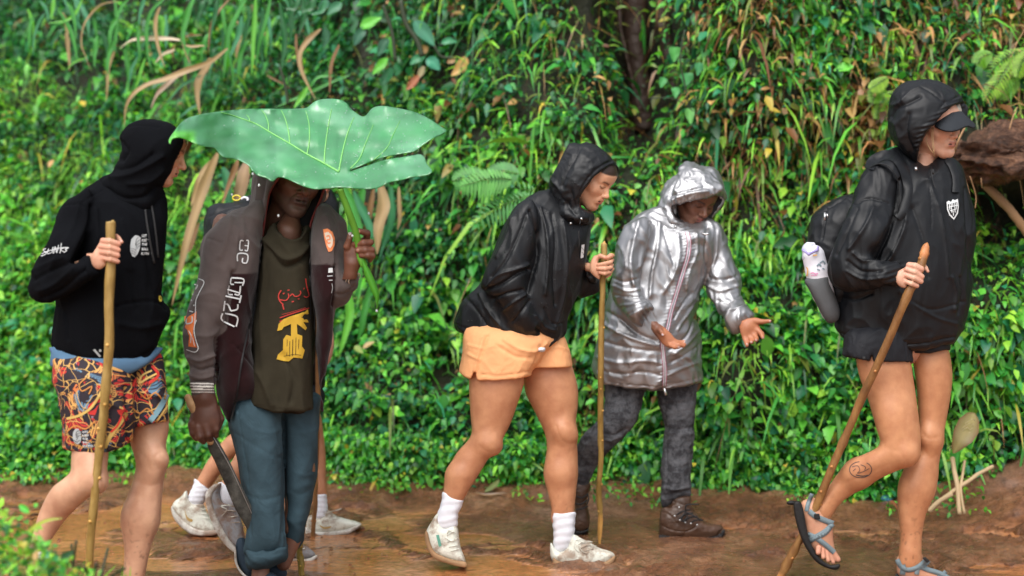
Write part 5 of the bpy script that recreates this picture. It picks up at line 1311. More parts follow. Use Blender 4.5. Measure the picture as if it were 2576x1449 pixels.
    # shorts
    nearp = [(640, -110), (614, 0), (600, 140), (700, 220), (900, 230), (1050, 180), (1050, 60), (1042, -40), (1030, -130), (800, -160)]
    farp = [(1000, -130), (1020, 0), (1030, 120), (1150, 160), (1290, 120), (1284, 10), (1285, -60), (1270, -120)]
    S = Sculpt(t, box_of(P('K', nearp), P('K', farp)), .2, .24, 3.4)
    S.blob(P('K', nearp), .108, dt=-.02, k=0, full=1.6)
    S.prism(P('K', [(500, 50), (617, 58), (740, 84), (780, 93), (786, 52), (794, 52), (800, 94), (1040, 98), (1200, 98), (1200, 400), (500, 400)]), -1, 1, sm=0)
    S2 = Sculpt(t, box_of(P('K', nearp), P('K', farp)), .2, .24, 3.4)
    S2.blob(P('K', farp), .10, dt=.06, k=0, full=1.6); S2.prism(P('K', [(900, 42), (1040, 42), (1150, 38), (1282, 18), (1400, 10), (1400, 400), (900, 400)]), -1, 1, sm=0)
    S.F = smin(S.F, S2.F, .012)
    sh = garment('shorts', S, M_BLACKSHORT, root, folds=foldfn(.003, 12, (1, 1, .6), .5, seed=91))
    laces('hem_toggle', 'K', t, [[(742, 62, -.14), (742, 84, -.14)]], .007, M_BLACK, root)
    # sandals
    def sandal(sole, T, dt, straps, buckles, tabs=()):
        s_ = part_blob('sandal', 'K', t, sole, T, M_RUBBER, root, dt=dt, step=2.4, R=.010)
        bvb = caster([body])
        for pts, w in straps: 
            a, b = stroke(P('K', pts), w / 2.5113)
            A = drop(bvb, a[:, 0], a[:, 1], .004, t + dt - .03); B = drop(bvb, b[:, 0], b[:, 1], .004, t + dt - .03); n = len(A)
            A2 = A + np.array([0, .004, 0]); B2 = B + np.array([0, .004, 0])
            Fs = []
            for i in range(n - 1): Fs += [(i, i + 1, n + i + 1, n + i), (2 * n + i, 3 * n + i, 3 * n + i + 1, 2 * n + i + 1), (i, 2 * n + i, 2 * n + i + 1, i + 1), (n + i, n + i + 1, 3 * n + i + 1, 3 * n + i)]
            mk('strap', np.concatenate([A, B, A2, B2]), Fs, M_STRAP, s_)
        for q in buckles: part_blob('buckle', 'K', t, q, .008, M_RUBBER, s_, dt=dt - .045, step=1.6, R=.003, sm=0)
        return s_
    sandal([(298, 985), (300, 1050), (318, 1130), (345, 1210), (385, 1290), (440, 1360), (500, 1395), (560, 1412), (588, 1395), (585, 1372), (530, 1378), (470, 1340), (420, 1270), (392, 1200), (375, 1120), (362, 1050), (348, 995), (330, 975)], .048, .02,
           [([(395, 1040), (440, 1075), (500, 1100), (548, 1118)], 34), ([(545, 1118), (500, 1165), (440, 1200), (385, 1222)], 30), ([(385, 1185), (430, 1205), (490, 1245), (555, 1300)], 32), ([(388, 1240), (430, 1215), (500, 1180), (540, 1130)], 22), ([(415, 930), (390, 990), (380, 1040)], 26)],
           [[(425, 1055), (460, 1055), (465, 1090), (428, 1092)]])
    part_blob('heel_loop', 'K', t, [(252, 985), (275, 972), (320, 980), (345, 1000), (330, 1012), (290, 1000), (262, 998)], .012, M_RUBBER, root, dt=.02, step=1.8)
    sandal([(945, 1430), (955, 1480), (1100, 1515), (1250, 1535), (1400, 1540), (1420, 1520), (1300, 1515), (1100, 1490), (980, 1455)], .05, .06,
           [([(952, 1345), (975, 1390), (1020, 1412), (1080, 1395), (1135, 1350)], 30), ([(1075, 1440), (1085, 1400), (1130, 1375), (1150, 1350)], 28), ([(1085, 1385), (1150, 1410), (1220, 1432), (1290, 1470)], 30), ([(1200, 1470), (1240, 1440), (1260, 1420)], 26), ([(985, 1440), (990, 1400), (985, 1380)], 34)],
           [[(1108, 1335), (1130, 1328), (1158, 1355), (1140, 1368)]])
    # tattoo: ring of thin brush strokes
    bvb = caster([body])
    strokes('tattoo', 'K', [([(720 + 70 * math.cos(a), 777 + 50 * math.sin(a) * 1.02) for a in np.linspace(-1.0, 4.6, 20)], 5), ([(665, 760), (700, 752), (715, 780), (700, 800), (735, 790), (775, 770)], 4), ([(690, 810), (730, 818), (770, 812)], 7), ([(720, 745), (750, 760), (745, 780)], 4), ([(672, 785), (690, 770)], 4)], bvb, plain('tattoo_ink', (.075, .055, .05), .6), root, off=.0015)
    # shield badge
    bv = caster([jk])
    sh_ = [(790, 668), (800, 662), (812, 668), (820, 655), (832, 660), (845, 652), (850, 690), (846, 725), (826, 756), (804, 735), (792, 705)]
    decal('shield_badge', 'I', [sh_], bv, M_PRINT, root, off=.004)
    decal('badge_field', 'I', [[(796, 680), (842, 668), (845, 694), (840, 720), (826, 746), (808, 728), (799, 706)]], bv, M_BLACK, root, off=.0055)
    strokes('badge_marks', 'I', [([(804, 678), (806, 706)], 4), ([(812, 676), (816, 720)], 4), ([(820, 674), (824, 736)], 4), ([(830, 672), (832, 720)], 4), ([(838, 670), (840, 700)], 3), ([(800, 694), (844, 684)], 3.5), ([(806, 712), (840, 702)], 3.5)], bv, M_PRINT, root, off=.007)
    strokes('jacket_zip', 'I', [([(712, 505), (722, 560), (735, 600)], 5)], bv, M_BLACK, root, off=.005)
    laces('cord_lock', 'I', t, [[(637, 497, -.13), (640, 512, -.135)]], .006, M_STEEL, root); laces('cord_lock', 'I', t, [[(722, 508, -.12), (724, 530, -.125)]], .004, M_BLACK, root)
    # ---- backpack
    bp = thing('backpack', at(2060, 830, t + .12), 'black backpack on the back of the woman in the cap', 'backpack')
    pk = [(104, 870), (110, 800), (128, 740), (160, 700), (220, 665), (280, 640), (330, 634), (420, 650), (460, 760), (460, 1000), (420, 1180), (330, 1240), (230, 1265), (190, 1230), (160, 1150), (130, 1050), (110, 960)]
    part_blob('bag', 'I', t, pk, .13, M_NYLON2, bp, dt=.10, step=3.6, full=1.4, folds=foldfn(.005, 9, seed=97), creases=[(P('I', q), 2.5, -.005) for q in ([(195, 700), (190, 760), (175, 850)], [(130, 745), (200, 700), (290, 650)])])
    laces('zip_pull', 'I', t, [[(188, 720, -.03), (190, 760, -.035)], ], .005, M_STEEL, bp)
    laces('zip_pull', 'I', t, [[(198, 725, -.03), (204, 745, -.035)], ], .004, M_STEEL, bp)
    bv2 = caster([jk])
    def strap(nm, pts, w, mat, off=.012):
        a, b = stroke(P('I', pts), w / 1.963); mid = (a + b) / 2
        A = drop(bv2, a[:, 0], a[:, 1], off * .5, t); B = drop(bv2, b[:, 0], b[:, 1], off * .5, t); M = drop(bv2, mid[:, 0], mid[:, 1], off * 1.4, t); n = len(A)
        G = np.concatenate([A, M, B]); Fs = [(r * n + i, r * n + i + 1, (r + 1) * n + i + 1, (r + 1) * n + i) for r in (0, 1) for i in range(n - 1)]
        mk(nm, G, Fs, mat, bp)
    strap('shoulder_strap', [(408, 505), (420, 470), (455, 445), (500, 435), (545, 455), (580, 510), (600, 590), (592, 650), (572, 710), (545, 745)], 48, M_NYLON2)
    strap('strap_edge', [(400, 500), (440, 482), (490, 485), (530, 520), (555, 590), (556, 650), (545, 720)], 5, M_BLACK, .02)
    strap('shoulder_strap', [(795, 450), (825, 500), (840, 560), (838, 620)], 40, M_NYLON2)
    # ---- bottle in the side pocket
    bt = thing('water_bottle', at(2040, 700, t - .02), 'white and lilac water bottle in the side pocket of the backpack', 'bottle')
    part_blob('side_pocket', 'I', t, [(92, 1048), (200, 1018), (215, 1070), (240, 1130), (262, 1200), (255, 1250), (215, 1268), (185, 1245), (150, 1180), (115, 1110)], .05, cloth('grey_mesh_net', (.10, .105, .11), .8, big=(18, .4, .006), fine=(300, .6, .002)), bp, dt=-.02, step=2.6, full=1.4)
    part_chain('flask', 'I', t, [(133, 935, -.02, 56), (150, 1010, -.02, 58), (180, 1120, -.02, 54), (215, 1215, -.02, 44)], M_PLWHITE, bt)
    part_chain('lid', 'I', t, [(112, 905, -.02, 38), (122, 930, -.02, 50)], plain('pale_grey_lid', (.50, .52, .60), .35), bt)
    part_chain('lid_handle', 'I', t, [(78, 905, -.07, 6), (110, 926, -.085, 7), (150, 906, -.07, 7), (155, 890, -.05, 6)], M_PURPLE, bt, step=2.)
    part_chain('spout', 'I', t, [(108, 885, -.02, 20), (130, 880, -.02, 13)], M_PLWHITE, bt, step=2.)
    bv3 = caster([o for o in bpy.data.objects if o.parent == bt and o.name.startswith('flask')])
    strokes('bottle_print', 'I', [([(150, 985), (160, 975), (170, 985)], 8), ([(165, 970), (180, 960), (190, 975)], 7), ([(150, 1000), (165, 1005)], 6), ([(175, 995), (188, 1000)], 6)], bv3, plain('slate_print', (.22, .28, .32), .5), bt, off=.003)
    strokes('bottle_print', 'I', [([(97, 990), (104, 1005), (100, 1035)], 6), ([(130, 932), (150, 930)], 7)], bv3, plain('amber_print', (.75, .40, .10), .5), bt, off=.012)
    strokes('bottle_print', 'I', [([(118, 1022), (130, 1018), (142, 1024), (155, 1020)], 6), ([(120, 1032), (150, 1030)], 4)], bv3, plain('pink_print', (.70, .30, .50), .5), bt, off=.003)
    return root
# ================================================================ MAN IN THE BLACK HOODIE (left)
def build_left():
    t = 4.60; sk = (.57, .325, .205)
    root = thing('person', at(300, 1590, t), 'man in black hoodie and bright patterned shorts gripping a stick', 'person')
    torso = [(560, 400), (500, 430), (430, 468), (370, 520), (335, 590), (315, 700), (300, 800), (302, 950), (308, 1060), (298, 1150), (288, 1230), (284, 1290), (290, 1400), (400, 1500), (600, 1520), (800, 1480), (850, 1380), (855, 1310), (878, 1240), (905, 1180), (920, 1130), (912, 1090), (884, 1062), (872, 1010), (878, 920), (895, 820), (908, 700), (911, 600), (903, 510), (882, 450), (800, 430), (700, 420)]
    hem = [(200, 1296), (284, 1296), (310, 1345), (370, 1388), (460, 1420), (560, 1438), (660, 1432), (740, 1406), (800, 1372), (850, 1314), (960, 1300), (960, 1640), (200, 1640)]
    arm = [(480, 440), (420, 480), (360, 520), (318, 580), (285, 660), (255, 735), (215, 810), (180, 890), (152, 960), (148, 1000), (165, 1040), (210, 1066), (270, 1062), (330, 1045), (400, 1010), (470, 960), (530, 915), (548, 890), (510, 870), (496, 815), (440, 822), (405, 840), (430, 780), (470, 700), (495, 610), (500, 520)]
    S = Sculpt(t, box_of(P('A', torso), P('A', arm)), .34, .26, 4.4)
    S.blob(P('A', torso), .155, dt=.02, k=0, full=1.25)
    S.prism(P('A', hem), -1, 1, sm=0)
    S.blob(P('A', arm), .072, dt=[P('A', [(420, 500)])[0] + (-.08,), P('A', [(200, 960)])[0] + (-.10,), P('A', [(520, 860)])[0] + (-.19,)], k=.03)
    ff = foldfn(.007, 6, (1., 1, .35), .5, seed=103, amp2=.0015, f2=16)
    cr = [(P('A', q), w, a) for q, w, a in [
        ([(430, 520), (400, 640), (330, 780), (260, 900)], 9, .006), ([(495, 540), (490, 640), (450, 740), (410, 830)], 6, -.016), ([(520, 560), (530, 700), (500, 820)], 8, .008),
        ([(210, 1000), (300, 960), (400, 880)], 8, .009), ([(230, 1040), (330, 1000), (420, 920), (480, 880)], 6, -.008), ([(190, 940), (260, 900), (350, 860), (400, 840)], 6, -.010), ([(180, 900), (260, 850), (340, 820)], 6, .007),
        ([(300, 1080), (360, 1140), (370, 1260)], 8, -.007), ([(345, 540), (370, 530), (440, 535), (480, 570), (500, 630)], 2.5, -.004), ([(440, 525), (555, 450)], 2.2, -.003),
        ([(640, 1080), (760, 1060), (860, 1062), (905, 1100)], 3, -.007), ([(640, 1080), (600, 1200), (560, 1300)], 3, -.004), ([(700, 900), (730, 1020), (740, 1100)], 8, -.005), ([(800, 820), (830, 950), (850, 1050)], 7, -.006),
        ([(300, 1310), (400, 1366), (560, 1398), (700, 1392), (830, 1320)], 4, -.005), ([(660, 620), (700, 760), (720, 880)], 9, .005), ([(650, 1180), (760, 1200), (870, 1180)], 9, .007)]]
    jk = garment('hoodie', S, M_COTTON, root, folds=ff, creases=cr)
    part_blob('cuff', 'A', t, [(440, 826), (496, 808), (512, 860), (552, 898), (530, 925), (480, 945), (440, 905)], .042, M_COTTON, root, dt=-.185, step=2.4, folds=lambda L, u, v, N: .0008 * np.sin(u * 1.4))
    # hood
    hood = [(652, 195), (648, 165), (665, 128), (700, 95), (745, 76), (800, 70), (860, 75), (915, 88), (955, 112), (985, 145), (1008, 185), (1000, 222), (975, 275), (950, 330), (925, 378), (900, 418), (880, 455), (860, 495), (825, 545), (770, 572), (700, 565), (630, 545), (580, 500), (555, 440), (560, 400), (600, 375), (625, 320), (645, 295), (655, 265), (662, 235)]
    S = Sculpt(t, box_of(P('A', hood)), .18, .18, 3.2)
    S.blob(P('A', hood), .118, dt=.0, k=0, full=1.1)
    S.chain(r2('A', [(590, 430, .03, 46), (680, 500, -.05, 50), (780, 520, -.06, 50), (850, 490, .0, 36)]), k=.04)
    S.prism(P('A', [(1014, 180), (1004, 215), (978, 275), (952, 332), (928, 380), (903, 420), (888, 448), (950, 500), (1100, 450), (1100, 200)]), -.4, .4, k=.01)
    cr = [(P('A', q), w, a) for q, w, a in [([(655, 190), (680, 220), (690, 250), (660, 290)], 6, -.010), ([(600, 390), (700, 370), (800, 320), (880, 270)], 9, .010), ([(640, 340), (740, 320), (830, 260)], 8, -.010), ([(580, 450), (680, 500), (780, 490), (860, 440)], 8, -.010), ([(700, 420), (800, 410), (880, 350)], 8, .007), ([(995, 190), (960, 260), (920, 350), (880, 430)], 3, .003), ([(690, 110), (760, 100), (860, 110)], 3, -.003)]]
    garment('hood', S, M_COTTON, root, folds=foldfn(.004, 8, (1, 1, 1), .5, seed=111, amp2=.001), creases=cr)
    (fu, fv) = P('A', [(972, 272)])[0]
    hm = headmesh((fu, fv), t + .0, 84, 20, 0, .93, skin=sk, lip=(.50, .20, .15), lips=.9, cran=.55)
    bh = []
    for k in range(26):
        x = .0045 * (k - 13); z = RNG.uniform(.0, .012)
        bh.append([head_pt((fu, fv), t, 84, 20, 0, .96, q) for q in ((x, .060, .088 - z * .3), (x * 1.02, .092, .072), (x * 1.03, .100, .050 - z), (x, .094, .030 - z * 1.5))])
    V = []; F = []; o = 0
    for h in bh:
        v, f = tube(spline3(h, 3), np.linspace(.0022, .0006, 10), n=4); V.append(v); F += [tuple(i + o for i in x) for x in f]; o += len(v)
    mk('hair', np.concatenate(V), F, plain('brown_hair', (.16, .085, .04), .5), root)
    hd = hand('f8', t - .215, [(490, 560), (440, 650), (380, 760), (310, 870), (262, 960), (262, 1060), (285, 1170), (340, 1240), (430, 1268), (520, 1235), (590, 1160), (600, 1060), (560, 960), (540, 800), (560, 640)], .017,
              [[(520, 620, -.012, 68), (660, 630, -.030, 74), (870, 690, -.022, 66)], [(480, 750, -.014, 60), (660, 770, -.032, 64), (865, 830, -.022, 60)], [(490, 875, -.014, 58), (660, 900, -.032, 62), (855, 955, -.022, 58)], [(520, 1010, -.012, 56), (680, 1040, -.028, 58), (855, 1090, -.018, 54)],
               [(830, 510, .024, 44), (880, 570, .020, 50), (945, 650, .012, 40)]], near=.09, far=.09, skin=(.60, .33, .22), warm=(.64, .26, .18), extra=[[(400, 1080, .01, 110), (270, 1040, .03, 120), (120, 1020, .05, 120)]], nails=[(925, 620, 24, (.72, .48, .42))])
    nl = [(470, 560), (455, 640), (450, 720), (444, 790), (400, 835), (340, 880), (295, 945), (255, 1030), (228, 1110), (205, 1200), (195, 1300), (280, 1310), (320, 1230), (365, 1160), (420, 1085), (480, 1025), (545, 965), (600, 925), (650, 890), (670, 840), (678, 760), (686, 660), (690, 560), (580, 500)]
    fl = [(830, 380), (815, 480), (818, 590), (845, 680), (858, 740), (850, 800), (828, 880), (800, 960), (778, 1040), (768, 1110), (775, 1190), (786, 1290), (780, 1400), (770, 1520), (765, 1650), (770, 1740), (890, 1740), (900, 1650), (905, 1520), (925, 1400), (950, 1280), (980, 1180), (1005, 1080), (1020, 980), (1030, 890), (1045, 800), (1060, 740), (1058, 690), (1048, 620), (1060, 560), (1066, 480), (1050, 380), (940, 330)]
    k1 = legmesh('B', t, [(nl, .075, [P('B', [(570, 600)])[0] + (-.06,), P('B', [(600, 860)])[0] + (-.09,), P('B', [(260, 1250)])[0] + (.0,)], 0), ('cone', [(615, 860, -.12, 46)], .05)], sk, step=3.6, mud=(1300, 1500, .6))
    k2 = legmesh('B', t, [(fl, .072, .07, 0), ('cone', [(1015, 715, .02, 38)], .04), ('cone', [(960, 700, .01, 44)], .05), ('cone', [(890, 1080, .06, 84)], .05), ('cone', [(960, 800, .02, 26)], .04)], sk, step=3.6, mud=(1200, 1500, .7), cr=[([(870, 660), (925, 715), (945, 770)], 5, -.005), ([(1005, 670), (975, 715), (1000, 775)], 4, -.006), ([(860, 850), (950, 880), (1025, 850)], 6, -.005), ([(890, 900), (900, 1060), (870, 1220)], 7, -.004), ([(990, 960), (960, 1150), (920, 1300)], 5, .003)])
    co = core(t, [[(370, 420, .0, 24), (330, 520, .03, 42), (300, 680, .03, 52), (290, 820, .03, 55), (270, 900, .02, 55)], [(240, 900, -.02, 45), (225, 1080, -.06, 44)], [(350, 900, .05, 45), (370, 1050, .06, 40)],
                  [(200, 520, -.05, 24), (100, 710, -.10, 18), (220, 660, -.19, 14)], [(370, 560, .05, 22), (370, 700, .06, 18)]], sk)
    V, F, C = join([hm, hd, k1, k2, co])
    # leg hair as fine dark bristles would vanish at this size; the shin is a touch darker
    body = mk('body', V, F, M_SKIN, root, cols=C)
    # tee below the hem
    part_blob('tee_hem', 'B', t, [(330, 0), (322, 40), (316, 130), (350, 230), (600, 290), (860, 230), (990, 120), (1012, 40), (1000, 0), (650, -10)], .140, M_BLUETEE, root, dt=.02, step=3.6, full=1.,
              cuts=[([(200, 122), (320, 126), (370, 150), (440, 176), (540, 190), (640, 196), (740, 190), (820, 172), (900, 132), (960, 92), (1012, 46), (1100, 30), (1100, 500), (200, 500)], -1, 1)])
    # shorts
    nearp = [(345, 60), (326, 130), (334, 230), (368, 330), (385, 420), (396, 520), (398, 640), (400, 760), (560, 800), (780, 740), (830, 620), (850, 480), (850, 330), (830, 200), (800, 100), (550, 40)]
    farp = [(760, 120), (1000, 30), (1040, 130), (1052, 250), (1060, 360), (1066, 470), (1070, 600), (920, 640), (800, 620), (790, 480), (770, 300)]
    S = Sculpt(t, box_of(P('B', nearp), P('B', farp)), .24, .26, 3.8)
    S.blob(P('B', nearp), .125, dt=-.03, k=0, full=1.5)
    S.prism(P('B', [(200, 630), (396, 640), (440, 652), (510, 668), (600, 673), (700, 656), (780, 626), (822, 600), (900, 640), (900, 1000), (200, 1000)]), -1, 1, sm=0)
    S2 = Sculpt(t, box_of(P('B', nearp), P('B', farp)), .24, .26, 3.8)
    S2.blob(P('B', farp), .11, dt=.06, k=0, full=1.5); S2.prism(P('B', [(700, 520), (805, 512), (880, 498), (950, 488), (1064, 474), (1200, 470), (1200, 1000), (700, 1000)]), -1, 1, sm=0)
    S.F = smin(S.F, S2.F, .012)
    sh = garment('shorts', S, M_PATTERN, root, folds=foldfn(.005, 8, (1, 1, .5), .5, seed=121, amp2=.001), creases=[(P('B', q), w, a) for q, w, a in [([(800, 260), (805, 380), (810, 500), (815, 600)], 6, -.016), ([(380, 150), (400, 300), (400, 600)], 2.5, -.004), ([(600, 300), (700, 360), (790, 400)], 8, .006), ([(840, 260), (920, 300), (1040, 310)], 7, .006), ([(410, 622), (600, 652), (800, 592)], 2, -.003)]])
    bvs = caster([sh])
    # broad bands of the print
    strokes('shorts_band', 'B', [([(420, 455), (500, 435), (570, 390), (620, 320), (640, 280)], 16), ([(660, 640), (700, 560), (760, 480), (800, 420)], 26)], bvs, plain('ochre_print', (.58, .38, .10), .75), root, off=.003)
    strokes('shorts_band', 'B', [([(400, 560), (470, 500), (540, 520), (600, 470)], 9), ([(440, 560), (420, 600), (470, 620)], 8), ([(540, 200), (500, 240), (520, 280), (580, 250), (560, 300)], 8), ([(880, 290), (930, 330), (980, 290), (1030, 340)], 9), ([(830, 380), (880, 420), (930, 390), (970, 430)], 8)], bvs, plain('orange_brown_print', (.55, .22, .05), .75), root, off=.003)
    strokes('shorts_band', 'B', [([(940, 480), (980, 430), (1020, 370), (1055, 300)], 34)], bvs, plain('pale_blue_print', (.20, .36, .42), .75), root, off=.003)
    strokes('shorts_band', 'B', [([(985, 478), (1020, 430), (1060, 370)], 12), ([(960, 150), (900, 180), (880, 230), (930, 200), (990, 170)], 12)], bvs, plain('gold_print', (.66, .42, .12), .75), root, off=.0045)
    strokes('shorts_band', 'B', [([(960, 120), (1000, 180), (940, 230)], 18), ([(700, 540), (740, 500), (770, 440)], 12), ([(1000, 210), (1040, 240)], 16), ([(860, 200), (840, 250)], 14)], bvs, plain('scarlet_print', (.62, .03, .02), .75), root, off=.0045)
    for i, (s_, y) in enumerate((('LETS', 545), ('KEEP', 567), ('THE', 589), ('BALL', 611), ('FLYING', 633))): textdecal('lettering', s_, 'B', 518 + i * 1.5, y, 13, bvs, M_PRINT, root, bold=.02, off=.006)
    decal('shorts_emblem', 'B', [[(462, 540), (475, 520), (495, 518), (510, 540), (514, 575), (508, 605), (490, 618), (470, 605), (458, 575)]], bvs, M_PRINTG, root, off=.005)
    strokes('emblem_lines', 'B', [([(478, 560), (486, 535), (505, 530)], 3), ([(480, 575), (490, 550), (510, 545)], 3), ([(484, 590), (494, 565), (512, 560)], 3), ([(466, 590), (485, 600), (505, 590)], 3), ([(470, 603), (490, 608)], 2)], bvs, M_BLACK, root, off=.0065)
    # prints on the hoodie
    bv = caster([jk])
    for s_, x, y in (('LET', 770, 708), ('KEE \'', 769, 733), ('THE', 769, 755), ('BALL', 769, 780), ('FLYIN', 766, 805), ('G', 820, 803)): textdecal('lettering', s_, 'A', x, y, 14, bv, M_PRINT, root, sx=.82 if len(s_) > 1 else .7, shear=.15, bold=.015, off=.005)
    em = [(735, 698), (752, 702), (765, 712), (763, 740), (760, 770), (748, 800), (732, 818), (718, 812), (708, 785), (708, 750), (714, 720)]
    decal('ball_emblem', 'A', [em], bv, M_PRINTG, root, off=.005)
    strokes('emblem_lines', 'A', [([(736, 752), (740, 725), (752, 708)], 2.4), ([(738, 758), (746, 735), (764, 722)], 2.4), ([(738, 768), (748, 750), (764, 738)], 2.4), ([(738, 778), (750, 764), (762, 754)], 2.4), ([(712, 770), (730, 775), (744, 790)], 2.), ([(711, 782), (728, 787), (740, 800)], 2.), ([(714, 795), (728, 800), (736, 810)], 2.)], bv, M_BLACK, root, off=.0065)
    for pts in ([(250, 772), (236, 776), (240, 786), (252, 790), (246, 802), (222, 812)], [(264, 770), (258, 798), (276, 794)], [(288, 762), (282, 796)], [(290, 798), (300, 760), (308, 794), (318, 752)], [(326, 796), (334, 742)], [(356, 764), (330, 776), (352, 792)], [(372, 768), (354, 774), (362, 782), (350, 790)], [(225, 800), (270, 782), (330, 768), (372, 766)]):
        strokes('sleeve_lettering', 'A', [(pts, 3.6 if len(pts) < 9 else 2)], bv, M_PRINT, root, off=.005)
    decal('hem_mark', 'A', [[(505, 1322), (516, 1317), (549, 1356), (540, 1362)]], bv, M_PRINTG, root, off=.005)
    decal('hem_dot', 'A', [[(538, 1322), (544, 1317), (551, 1322), (551, 1330), (544, 1334), (538, 1330)]], bv, M_PRINTG, root, off=.005)
    decal('yellow_tag', 'A', [[(863, 1028), (872, 1026), (881, 1040), (880, 1058), (868, 1060), (862, 1046)]], bv, M_YPL, root, off=.008)
    for s in ([(820, 520, -.13), (835, 600, -.135), (848, 700, -.13), (860, 820, -.12)], [(790, 560, -.13), (800, 640, -.135), (820, 760, -.13), (838, 850, -.125)]):
        a = np.array([(q[0], q[1]) for q in P('A', s)]); a = smoothpoly(a, 4, closed=False)
        tubeobj('drawstring', drop(bv, a[:, 0], a[:, 1], .006, t), .0034, M_CORD, root, n=6)
    # feet (the standing one is below the picture)
    s1 = part_blob('shoe', 'B', t, [(190, 1260), (170, 1340), (160, 1420), (190, 1500), (240, 1560), (300, 1590), (330, 1560), (310, 1460), (300, 1360), (285, 1270), (240, 1240)], .05, M_SHOE, root, dt=.0, step=3, full=1.3)
    part_blob('sole', 'B', t, [(178, 1300), (158, 1330), (146, 1420), (178, 1515), (235, 1580), (300, 1608), (325, 1592), (250, 1550), (190, 1490), (165, 1410)], .052, M_WSOLE, s1, dt=.0, R=.01, step=3)
    s2 = part_blob('shoe', 'B', t, [(750, 1660), (745, 1730), (760, 1790), (900, 1800), (1060, 1795), (1110, 1760), (1040, 1730), (960, 1700), (915, 1650), (830, 1630)], .05, M_SHOE, root, dt=.06, step=3, full=1.3)
    part_blob('sole', 'B', t, [(745, 1750), (750, 1810), (900, 1815), (1090, 1812), (1120, 1770), (1060, 1785), (900, 1785)], .052, M_WSOLE, s2, dt=.06, R=.01, step=3)
    return root
